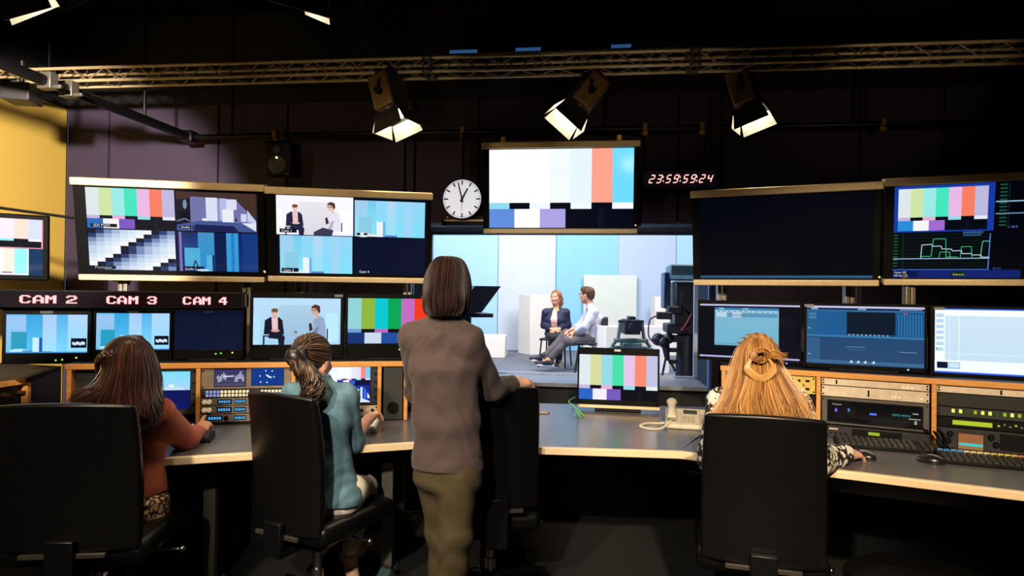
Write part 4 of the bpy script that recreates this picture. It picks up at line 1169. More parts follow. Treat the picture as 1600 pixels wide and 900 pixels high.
# ================================================================== desk monitors
def desk_monitor(out, scr, D, yaw, pic, label, group, strength=1.0, zbase=ZS, depth=.07, leds=(), tilt=0, led_col=(130, 230, 60), badge=None):
    fr, w, h = rect_frame(*out, D, yaw, tilt)
    print('MON', label[:36], round(w, 2), round(h, 2), 'bottom z', round(fr.o.z - h / 2, 3))
    t = thing('monitor', label, 'monitor', fr.M, group)
    x0, x1, z0, z1 = scr_loc(fr, *scr)
    mb = MB(); mb.bx(-w / 2, w / 2, .006, depth, -h / 2, h / 2); mb.build('housing', M_bezel, t, bevel=.006)
    X0, X1, Z0, Z1 = -w / 2, w / 2, -h / 2, h / 2
    x0 = max(x0, X0 + .006); x1 = min(x1, X1 - .006); z0 = max(z0, Z0 + .01); z1 = min(z1, Z1 - .006)
    mb = MB()
    mb.bx(X0, x0, -.006, .006, Z0, Z1); mb.bx(x1, X1, -.006, .006, Z0, Z1); mb.bx(x0, x1, -.006, .006, Z0, z0); mb.bx(x0, x1, -.006, .006, z1, Z1)
    mb.build('bezel', M_bezel, t, bevel=.002)
    pic.mesh('screen', t, x0, x1, z0, z1, .003, strength)
    for (px, py, c) in leds:
        q = fr.loc(px, py, -.008)
        mb = MB(); mb.ball((q[0], -.007, q[1]), .005, 8); mb.build('indicator_light', emit_mat('led_%d_%d_%d' % c, c, 1.5), t)
    if badge:
        q0 = fr.loc(badge[0], badge[1]); q1 = fr.loc(badge[2], badge[3])
        mb = MB(); mb.bx(q0[0], q1[0], -.008, -.006, Z1 - .022, Z1 - .008); mb.build('badge', M_steel if len(badge) < 5 else M_dark, t)
    # foot down to what it stands on
    zb = fr.o.z - h / 2 - zbase
    if zb > .004:
        mb = MB(); mb.bx(-.05, .05, .02, depth - .005, -h / 2 - zb + .012, -h / 2); mb.build('neck', M_black, t)
        mb = MB(); mb.bx(-w * .28, w * .28, -.03, .14, -h / 2 - zb, -h / 2 - zb + .012); mb.build('foot', M_black, t, bevel=.003)
    return t, fr, w, h
def yL(px): # depth of the left monitor row
    k = (px - 800) / 1000.0
    return (3.338 + .12 + .2 * 2.45) / (1 - .2 * k)
def yR(px):
    k = (px - 800) / 1000.0
    return (3.742 + .14 + .523 * 1.12) / (1 + .523 * k)
G_CAM = 'monitors standing on the left console'
GRN = (110, 225, 60); AMB = (235, 215, 90)
desk_monitor(((2, 483), (142, 484), (144, 566), (6, 571)), ((9, 492), (137, 491), (137, 550), (9, 553)), yL(72), 11.3, set_picture('cyan', True), 'monitor under the CAM 2 sign showing the empty blue set', G_CAM, 1.0, leds=((87, 563, GRN), (97, 562, GRN), (119, 559, AMB)), badge=(64, 486, 84, 488, 1))
desk_monitor(((146, 482), (268, 483), (269, 563), (146, 567)), ((150, 490), (265, 489), (265, 545), (150, 548)), yL(207), 11.3, set_picture('cyan', True), 'monitor under the CAM 3 sign, partly behind dark hair, showing the blue set', G_CAM, 1.0, badge=(200, 484, 217, 486, 1))
dk = Pic(); dk.r(0, 0, 1, 1, (7, 17, 42), (9, 21, 50))
desk_monitor(((270, 482), (381, 482), (382, 561), (271, 562)), ((272, 486), (379, 486), (379, 546), (272, 547)), yL(326), 11.3, dk, 'dark switched-off monitor under the CAM 4 sign', G_CAM, 1.0, leds=((337, 553, GRN), (345, 552, GRN), (363, 551, AMB)), badge=(318, 484, 334, 486, 1))
desk_monitor(((390, 456), (537, 459), (537, 559), (391, 560)), ((395, 467), (532, 465), (532, 536), (396, 541)), yL(464), 11.3, interview_picture((190, 225, 250), (170, 215, 248)), 'monitor with the two presenters on air above the denim woman', G_CAM, 1.0, badge=(523, 457, 536, 460))
desk_monitor(((539, 459), (692, 461), (692, 556), (540, 559)), ((543, 467), (688, 466), (688, 536), (544, 537)), yL(616), 11.3, bars(STRONG, low=((22, 52, 120), (210, 225, 240), (30, 80, 165)), dark=(4, 8, 16), mids=((120, 160, 215), None, (190, 110, 195), None, (0, 190, 205), None, (150, 170, 220))), 'vivid colour bar monitor left of the standing man', G_CAM, .95, leds=((624, 546, (190, 220, 80)),), badge=(658, 459, 666, 461))

# tally sign strip
tl = ((-24, 453), (381, 456), (380, 482), (-24, 481))
fr, w, h = rect_frame(*tl, yL(200) - .06, 11.3)
t = thing('tally_sign', 'long black LED sign reading CAM 2, CAM 3 and CAM 4 in red', 'sign', fr.M)
mb = MB(); mb.bx(-w / 2, w / 2, .004, .10, -h / 2, h / 2); mb.build('housing', M_black, t, bevel=.004)
GL = {'C': ['0111110', '1100011', '1100000', '1100000', '1100000', '1100011', '0111110'], 'A': ['0011100', '0110110', '1100011', '1100011', '1111111', '1100011', '1100011'],
      'M': ['1100011', '1110111', '1111111', '1101011', '1100011', '1100011', '1100011'], '2': ['0111110', '1100011', '0000011', '0001110', '0111000', '1100000', '1111111'],
      '3': ['0111110', '1100011', '0000011', '0011110', '0000011', '1100011', '0111110'], '4': ['0001110', '0011110', '0110110', '1100110', '1111111', '0000110', '0000110']}
Wpx = 405.0
pic = Pic(); pic.r(0, 0, 1, 1, (16, 5, 6))
def glyph(ch, x, y, cw, chh):
    for j, row in enumerate(GL[ch]):
        k = 0
        while k < 7:
            if row[k] == '1':
                e = k
                while e < 7 and row[e] == '1': e += 1
                pic.r(x + k * cw / 7 - .0016, y + j * chh / 7 - .014, x + e * cw / 7 + .0016, y + (j + 1) * chh / 7 + .014, (200, 30, 40)); k = e
            else: k += 1
for pas in (0, 1):
    for word, xs in (('CAM 2', (25, 45, 64, 0, 96)), ('CAM 3', (159, 176, 194, 0, 224)), ('CAM 4', (282, 299, 314, 0, 342))):
        for ch, px in zip(word, xs):
            if ch == ' ': continue
            x = (px + 24) / Wpx; cw = 17.0 / Wpx; y = .27; chh = .52
            if word != 'CAM 2': cw = 15.5 / Wpx
            if word == 'CAM 4': cw = 14 / Wpx
            if pas == 0:
                glyph(ch, x, y, cw, chh)
            else:
                for j, row in enumerate(GL[ch]):
                    k = 0
                    while k < 7:
                        if row[k] == '1':
                            e = k
                            while e < 7 and row[e] == '1': e += 1
                            pic.r(x + k * cw / 7, y + j * chh / 7, x + e * cw / 7, y + (j + 1) * chh / 7, (255, 215, 215)); k = e
                        else: k += 1
pic.mesh('display', t, -w / 2 + .008, w / 2 - .008, -h / 2 + .006, h / 2 - .006, .003, 1.15)
mb = MB(); mb.bx(w / 2, w / 2 + .012, .02, .08, -h / 2 + .01, h / 2 - .01); mb.build('end_cap', M_dark, t)
mb = MB(); mb.bx(-w / 2, w / 2, .03, .09, -h / 2 - .012, -h / 2); mb.build('mounting_bar', M_blackmetal, t)

# right monitors
G_RM = 'monitors standing on the right console'
m1 = Pic(); m1.r(0, 0, 1, 1, (5, 8, 22)); m1.r(0, .0, 1, .03, (205, 200, 240)); m1.r(0, .955, 1, .985, (185, 182, 235)); m1.r(.155, .06, .80, .76, (130, 190, 215), (118, 186, 214)); m1.r(.155, .06, .80, .105, (60, 125, 175)); m1.r(.165, .11, .79, .15, (165, 208, 228)); m1.r(.16, .155, .79, .235, (108, 165, 200)); m1.r(.17, .15, .28, .235, (190, 218, 234)); m1.r(.335, .15, .43, .235, (205, 225, 236))
for i in range(11): m1.r(.19 + i * .055, .125, .205 + i * .055, .14, (40, 80, 120))
for y in (.175, .205): m1.r(.30, y, .78, y + .012, (70, 130, 170))
m1.r(.16, .73, .80, .735, (40, 70, 100)); m1.r(.77, .745, .785, .755, (20, 40, 60)); m1.r(.20, .07, .25, .09, (180, 220, 240)); m1.r(.44, .07, .5, .085, (190, 225, 240))
desk_monitor(((1089, 467), (1253, 473), (1252, 570), (1092, 561)), ((1092, 474), (1250, 478), (1249, 567), (1095, 556)), yR(1170), -25, m1, 'monitor with one pale blue window, behind the blonde woman\'s head', G_RM, .95, leds=((1229, 568, (120, 160, 255)),))
m2 = Pic(); m2.r(0, 0, 1, 1, (22, 70, 115), (44, 76, 118)); m2.r(0, 0, 1, .03, (215, 210, 250)); m2.r(0, .03, 1, .07, (18, 46, 84)); m2.r(.0, .07, 1, .085, (70, 130, 180)); m2.r(0, .09, .09, .5, (40, 96, 140)); m2.r(.09, .09, .355, .5, (30, 92, 150)); m2.r(.355, .10, .765, .47, (10, 26, 42)); m2.r(.765, .09, 1, .5, (24, 84, 140))
for i in range(9): m2.r(.79 + i * .023, .12, .797 + i * .023, .49, (60, 130, 180))
m2.r(0, .5, 1, .53, (56, 128, 176)); m2.r(0, .55, .12, .97, (52, 96, 140)); m2.r(0, .93, 1, .985, (60, 110, 150)); m2.r(.355, .475, .74, .495, (20, 60, 100))
for i in range(10): m2.r(.37 + i * .036, .478, .385 + i * .036, .492, (190, 215, 235))
for x in (.38, .44, .50, .57): m2.p([(x, .96), (x + .02, .91), (x + .03, .96)], (225, 235, 245))
m2.r(.35, .685, .51, .70, (95, 130, 165)); m2.r(.36, .735, .50, .745, (80, 115, 150)); m2.r(.80, .74, .94, .755, (100, 135, 170)); m2.r(.83, .10, .86, .115, (200, 80, 110)); m2.r(.04, .035, .1, .06, (150, 190, 220)); m2.r(.45, .038, .52, .058, (150, 190, 220)); m2.r(.8, .04, .98, .055, (120, 170, 210)); m2.r(.01, .38, .035, .395, (140, 180, 210)); m2.r(.01, .83, .035, .845, (140, 180, 210))
for i in range(2): m2.r(.02, .12 + i * .06, .085, .165 + i * .06, (70, 130, 170))
desk_monitor(((1255, 472), (1450, 477), (1447, 583), (1257, 573)), ((1260, 477), (1446, 481), (1443, 576), (1261, 567)), yR(1352), -25, m2, 'monitor showing a dark blue editing timeline, middle of the right row', G_RM, .95, leds=((1419, 578, (150, 180, 255)),), badge=(1257, 472, 1272, 474))
m3 = Pic(); m3.r(0, 0, 1, 1, (238, 246, 252), (232, 244, 254)); m3.r(.085, .11, 1, .80, (196, 218, 232), (190, 214, 232)); m3.r(.195, .11, .205, .80, (212, 232, 244)); m3.r(.12, .11, .125, .8, (205, 226, 240)); m3.r(.085, .69, 1, .70, (208, 230, 244))
for i in range(7): m3.r(.01, .08 + i * .088, .075, .135 + i * .088, (176, 206, 226))
m3.r(.01, .61, .025, .65, (60, 190, 185)); m3.r(.02, .83, .11, .93, (10, 18, 48)); m3.r(.115, .83, .21, .93, (110, 170, 210)); m3.r(.12, .84, .205, .915, (196, 220, 236)); m3.r(0, .0, 1, .02, (60, 110, 235)); m3.r(0, .975, 1, 1, (50, 90, 225))
desk_monitor(((1451, 476), (1668, 482), (1664, 600), (1455, 585)), ((1460, 481), (1664, 486), (1660, 595), (1461, 579)), yR(1560), -25, m3, 'bright white monitor at the right picture edge', G_RM, 1.15, badge=(1459, 475, 1476, 477))

# monitor on the centre desk
dm = bars(PASTEL[:0] + [(225, 236, 240), (216, 222, 160), (150, 220, 235), (72, 226, 170), (232, 196, 235), (250, 140, 110), (196, 196, 228)], low=((42, 100, 200), (245, 240, 255), (120, 90, 190)))
t, fr, w, h = desk_monitor(((903, 541), (1031, 547), (1030, 641), (902, 628)), ((905, 553), (1028, 557), (1027, 631), (905, 620)), 4.08, -10, dm, 'small colour bar monitor standing on the centre desk beside the phone', None, 1.0, zbase=ZD, leds=((946, 637, (210, 225, 120)), (1018, 637, (210, 225, 120))), tilt=-6, badge=(960, 546, 970, 548))
M2 = fr.M
mb = MB(); zb = -(fr.o.z - ZD)
for dx in (-1, 1): mb.bx(dx * w * .30 - .05, dx * w * .30 + .05, -.05, -.008, -h / 2 - .012, -h / 2 + .004)
mb.bx(-w / 2 + .01, w / 2, -.055, -.04, -h / 2 - .014, -h / 2 + .006); mb.build('front_rail', M_alu, t, bevel=.003)

# ================================================================== clock and timecode
c_ = J(722, 311, 4.62)
fr = Frame(c_, -7)
R_ = .0305 * 4.62 * 1.01
t = thing('wall_clock', 'round white station clock with black hands left of the hanging centre screen', 'clock', fr.M)
RX = Matrix.Rotation(PI / 2, 4, 'X')
mb = MB(); mb.lathe([(R_ * 1.03, -.05), (R_ * 1.03, .008), (R_ * .985, .008), (R_ * .985, .0)], 48, RX); mb.build('case', M_black, t)
mb = MB(); mb.lathe([(R_ * .985, 0), (.001, .0005)], 48, RX); mb.build('dial', emit_mat('clock_dial', (228, 232, 245), .72, (235, 236, 240)), t)
mb = MB()
for k in range(60):
    a = k * PI / 30; big = k % 5 == 0
    r0, r1, wd = (.72 if big else .88) * R_, .95 * R_, (.022 if big else .008) * R_ * 1.6
    Rm = Matrix.Rotation(a, 4, 'Y')
    mb.add([(-wd, -.0015, r0), (wd, -.0015, r0), (wd, -.0015, r1), (-wd, -.0015, r1)], [(0, 1, 2, 3)], Rm)
mb.build('minute_marks', M_black, t, smooth=False)
def hand(name, ang, r0, r1, w0, y, m):
    mb = MB(); Rm = Matrix.Rotation(math.radians(ang), 4, 'Y')
    vs = [(-w0, y, r0), (w0, y, r0), (w0 * .75, y, r1), (-w0 * .75, y, r1)]; vs2 = [(a, y + .001, c) for a, b, c in vs]
    mb.add(vs + vs2, [(0, 1, 2, 3), (7, 6, 5, 4), (0, 4, 5, 1), (1, 5, 6, 2), (2, 6, 7, 3), (3, 7, 4, 0)], Rm); mb.build(name, m, t, smooth=False)
hand('hour_hand', 28, -.16 * R_, .62 * R_, .05 * R_, -.004, M_black)
hand('minute_hand', -14, -.18 * R_, .86 * R_, .04 * R_, -.006, M_black)
hand('second_hand', 181, -.1 * R_, .6 * R_, .012 * R_, -.008, mat('clock_red', (170, 20, 24), .4))
mb = MB(); mb.cyl((0, -.010, 0), (0, 0, 0), .06 * R_, n=16); mb.build('hub', M_black, t)
mb = MB(); mb.cyl((0, .025, R_), (0, .025, PZ - c_.z), .012, n=10); mb.build('hanger_rod', M_blackmetal, t)
# small control box under the clock
fr, w, h = rect_frame((690, 336), (756, 336), (756, 352), (690, 352), 4.66, -7)
t = thing('control_box', 'flat black control box just below the round clock', 'box', fr.M)
mb = MB(); mb.bx(-w / 2, w / 2, 0, .13, -h / 2, h / 2); mb.build('casing', M_black, t, bevel=.004)
mb = MB(); mb.bx(-w / 2 + .02, w / 2 - .005, -.004, 0, -h * .12, h * .05); mb.build('front_strip', M_alu, t)
mb = MB(); mb.ball((-w * .36, -.004, h * .28), .005, 8); mb.build('indicator_light', emit_mat('led_red', (230, 60, 50), 1.2), t)
# timecode display
fr, w, h = rect_frame((1003, 267), (1120, 264), (1120, 292), (1004, 294), 4.5, -7)
t = thing('timecode_display', 'black LED display reading 23:59:59:24 in glowing digits', 'display', fr.M)
mb = MB(); mb.bx(-w / 2, w / 2, .004, .07, -h / 2, h / 2); mb.build('housing', M_black, t, bevel=.005)
SEG = {'0': 'abcdef', '1': 'bc', '2': 'abged', '3': 'abgcd', '4': 'fgbc', '5': 'afgcd', '9': 'abcdfg'}
pic = Pic(); pic.r(0, 0, 1, 1, (10, 6, 8))
def seg7(ch, x, y, cw, chh, c, grow=0):
    sl = lambda px, py: (px + (y + chh - py) * .08, py)
    tw, tz = .0115 + grow, .055 + grow * 4.3
    H = {'a': y, 'g': y + chh / 2, 'd': y + chh}
    Vv = {'f': (x, y, y + chh / 2), 'b': (x + cw, y, y + chh / 2), 'e': (x, y + chh / 2, y + chh), 'c': (x + cw, y + chh / 2, y + chh)}
    for s_ in SEG[ch]:
        if s_ in H:
            yy = H[s_]; pic.p([sl(x + .003, yy + tz / 2), sl(x + cw - .003, yy + tz / 2), sl(x + cw - .003, yy - tz / 2), sl(x + .003, yy - tz / 2)], c)
        else:
            xx, a, b = Vv[s_]; pic.p([sl(xx - tw / 2, b - .02), sl(xx + tw / 2, b - .02), sl(xx + tw / 2, a + .02), sl(xx - tw / 2, a + .02)], c)
xs = [8, 20, None, 35, 47, None, 62.5, 74.5, None, 89, 101]
for c, g in (((205, 50, 44), .006), ((255, 220, 208), 0)):
    for ch, px in zip('23:59:59:24', xs):
        if px is None: continue
        seg7(ch, px / 117 + .01, .27, .054, .46, c, g)
    for px in (31.2, 58.5, 85.2):
        for yy in (.39, .63):
            gx = g * .5
            pic.p([(px / 117 + .006 - gx, yy + .05), (px / 117 + .017 + gx, yy + .05), (px / 117 + .020 + gx, yy - .05), (px / 117 + .009 - gx, yy - .05)], c)
pic.mesh('digits', t, -w / 2 + .006, w / 2 - .006, -h / 2 + .005, h / 2 - .005, .003, 1.3)
for px in (1008, 1102):
    x = fr.loc(px, 280)[0]
    mb = MB(); mb.cyl((x, .04, h / 2), (x, .04, PZ - fr.o.z), .008, n=8); mb.build('hanger_rod', M_blackmetal, t)

# ================================================================== things on the desks
# telephone
p = onz(1068, 668, ZD); fr = Frame(p, -14)
k = p.y / 1000.0
M_phone = mat('phone_ivory', (206, 196, 172), .42)
t = thing('telephone', 'ivory desk telephone right of the small colour bar monitor', 'telephone', fr.M)
mb = MB()
mb.add([(-.10, -.06, 0), (.14, -.06, 0), (.14, .14, 0), (-.10, .14, 0), (-.10, -.06, .025), (.14, -.06, .025), (.14, .14, .085), (-.10, .14, .085)],
       [(3, 2, 1, 0), (4, 5, 6, 7), (0, 1, 5, 4), (1, 2, 6, 5), (2, 3, 7, 6), (3, 0, 4, 7)])
mb.build('base', M_phone, t, bevel=.008)
sl = Matrix.Translation((0, -.06, .025)) @ Matrix.Rotation(math.atan2(.06, .20), 4, 'X')
M_key = mat('phone_key', (176, 166, 146), .5)
for i in range(4):
    for j in range(3):
        mb = MB(); mb.bx(.00 + j * .022, .016 + j * .022, .02 + i * .022, .034 + i * .022, .0, .006); mb.build('key', M_key, t, sl)
for i in range(6):
    mb = MB(); mb.bx(.085, .125, .02 + i * .02, .032 + i * .02, 0, .005); mb.build('key', M_key, t, sl)
mb = MB(); mb.bx(.0, .075, .135, .18, 0, .003); mb.build('display', mat('phone_display', (70, 74, 70), .2), t, sl)
mb = MB(); pts = smooth_path([(-.065, -.055, .055), (-.065, -.03, .085), (-.065, .04, .108), (-.065, .11, .122), (-.065, .15, .10)], 6)
mb.tube(pts, [.025, .028, .028, .027, .024, .022, .021, .02, .02, .02, .02, .02, .02, .021, .022, .024, .027, .029, .03, .03, .03, .029, .028, .026, .02][:len(pts)], 14, flat=.8)
mb.build('handset', M_phone, t)
mb = MB(); cp = smooth_path([(-.07, -.05, .04), (-.12, -.10, .008), (-.19, -.12, .006), (-.235, -.06, .006), (-.20, .03, .006), (-.13, .05, .006), (-.10, .05, .012)], 10)
helix = []
for i in range(len(cp) * 6):
    f = i / 6.0; a = cp[min(int(f), len(cp) - 1)]; b = cp[min(int(f) + 1, len(cp) - 1)]; q = a.lerp(b, f - int(f))
    an = i * 1.25; helix.append(q + V((math.cos(an) * .004, math.sin(an) * .004, math.sin(an) * .004)))
mb.tube(helix, .0028, 6); mb.build('coiled_cord', M_phone, t)

# green cables by the small monitor
p = onz(902, 646, ZD)
mb = MB()
q = lambda px, py, z: onz(px, py, z) - p
mb.tube(smooth_path([q(908, 648, ZD + .004), q(898, 638, ZD + .03), q(889, 628, ZD + .05), q(893, 624, ZD + .05), q(899, 621, ZD + .03)], 6), .0045, 8)
mb.tube(smooth_path([q(912, 650, ZD + .004), q(903, 640, ZD + .03), q(893, 631, ZD + .045), q(900, 640, ZD + .03), q(907, 652, ZD + .004)], 6), .0045, 8)
tag(mb.build('green_cable', mat('cable_green', (96, 168, 70), .5), None, Matrix.Translation(p)), 'bright green cable loop at the left foot of the small desk monitor', 'cable')
# pen
p = onz(846, 645, ZD + .005)
t = thing('pen', 'thin pen lying on the centre desk by the dark chair', 'pen', p)
mb = MB(); mb.cyl((-.05, 0, 0), (.04, .0, 0), .004, n=10); mb.build('barrel', M_brass, t)
mb = MB(); mb.cyl((.04, 0, 0), (.055, 0, 0), .004, .001, n=10); mb.build('tip', M_black, t)

# switcher panel under the denim woman's hand
p = onz(578, 668, ZD); fr = Frame(p, 8)
t = thing('switcher_panel', 'pale slim switcher panel on the desk under the denim woman\'s hand', 'control panel', fr.M)
mb = MB(); mb.bx(-.10, .045, -.14, .14, 0, .022); mb.build('casing', mat('switcher_silver', (176, 178, 186), .4, .2), t, bevel=.004)
for i in range(8):
    for j in range(4):
        mb = MB(); mb.bx(-.09 + j * .033, -.066 + j * .033, -.125 + i * .03, -.105 + i * .03, .022, .028); mb.build('button', M_bw if (i + j) % 3 else M_white, t, bevel=.002)
# left keyboard behind the rust woman's arm
def keyboard(px, py, yaw, w, d, label, colour_row=False, rows=6, cols=17):
    p = onz(px, py, ZD); fr = Frame(p, yaw)
    t = thing('keyboard', label, 'keyboard', fr.M)
    mb = MB(); mb.add([(-w / 2, -d / 2, 0), (w / 2, -d / 2, 0), (w / 2, d / 2, 0), (-w / 2, d / 2, 0), (-w / 2, -d / 2, .014), (w / 2, -d / 2, .014), (w / 2, d / 2, .03), (-w / 2, d / 2, .03)],
                      [(3, 2, 1, 0), (4, 5, 6, 7), (0, 1, 5, 4), (1, 2, 6, 5), (2, 3, 7, 6), (3, 0, 4, 7)]); mb.build('casing', M_black, t, bevel=.003)
    S = Matrix.Translation((0, -d / 2, .014)) @ Matrix.Rotation(math.atan2(.016, d), 4, 'X')
    kx = (w - .02) / cols; ky = (d - .02) / rows
    kb = MB(); M_k = mat('key_black', (36, 34, 32), .4)
    n = 0
    for r_ in range(rows):
        for c_ in range(cols):
            if c_ == cols - 4 : continue
            x = -w / 2 + .01 + c_ * kx; y = .01 + r_ * ky
            m = M_k
            if colour_row and r_ == rows - 1:
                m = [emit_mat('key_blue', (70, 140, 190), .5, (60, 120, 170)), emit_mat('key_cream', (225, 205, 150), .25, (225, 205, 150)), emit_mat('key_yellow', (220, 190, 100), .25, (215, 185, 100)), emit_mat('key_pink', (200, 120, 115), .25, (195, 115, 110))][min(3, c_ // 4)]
            mb = MB(); mb.box((x + kx / 2, y + ky / 2, .004), (kx * .86, ky * .84, .008), None, 0, (.8, .8))
            if n < 98: mb.build('key', m, t, S); n += 1
            else: kb.add(mb.v, mb.f, None, 0)
    if kb.v:
        o = kb.build('keys', M_k, t, S); o['kind'] = 'stuff'
    return t
keyboard(1386, 700, -20, .46, .15, 'black keyboard in front of the tape deck on the right desk')
keyboard(1560, 726, -22, .46, .17, 'black keyboard with coloured keys along its back at the right edge', True)
keyboard(262, 690, 16, .40, .15, 'black keyboard beside the rust woman on the left desk', rows=5, cols=14)
# mice
def mouse(px, py, yaw, label):
    p = onz(px, py, ZD); fr = Frame(p, yaw)
    t = thing('mouse', label, 'computer mouse', fr.M)
    mb = MB(); mb.ball((0, 0, .006), .05, 20, 0, (.62, 1.12, .62))
    for i, v in enumerate(mb.v): mb.v[i] = V((v.x, v.y, max(0.001, v.z)))
    mb.build('shell', mat('mouse_black', (30, 28, 28), .25), t)
    mb = MB(); mb.ball((.0, -.004, .008), .049, 20, 0, (.40, 1.0, .64))
    for i, v in enumerate(mb.v): mb.v[i] = V((v.x, v.y, max(0.002, v.z)))
    mb.build('grip_panel', mat('mouse_silver', (150, 140, 128), .3, .4), t)
    mb = MB(); mb.cyl((-.003, .028, .034), (.003, .028, .034), .007, n=10); mb.build('scroll_wheel', M_dark, t)
    return t
mouse(1455, 723, 52, 'black and silver mouse between the two keyboards on the right desk')
mouse(1349, 716, 40, 'dark mouse under the blonde woman\'s right hand')
# white interface box with cables
p = onz(1424, 694, ZD); fr = Frame(p, -24)
t = thing('interface_box', 'small white interface box with black cables behind the keyboard', 'box', fr.M)
mb = MB(); mb.bx(-.065, .065, 0, .09, 0, .045); mb.build('casing', M_white, t, bevel=.004)
for x, w_ in ((-.045, .014), (0, .04), (.045, .014)):
    mb = MB(); mb.bx(x - w_ / 2, x + w_ / 2, -.003, 0, .012, .024); mb.build('socket', M_black, t)
for k, dx in enumerate((.0, .03, .06)):
    mb = MB(); mb.tube(smooth_path([(.0 + dx * .6, .06, .045), (.02 + dx, .04, .085), (.07 + dx, -.02, .07), (.11 + dx * .5, -.07, .02), (.13 + dx * .3, -.10, .01)], 6), .005, 8); mb.build('cable', M_black, t)
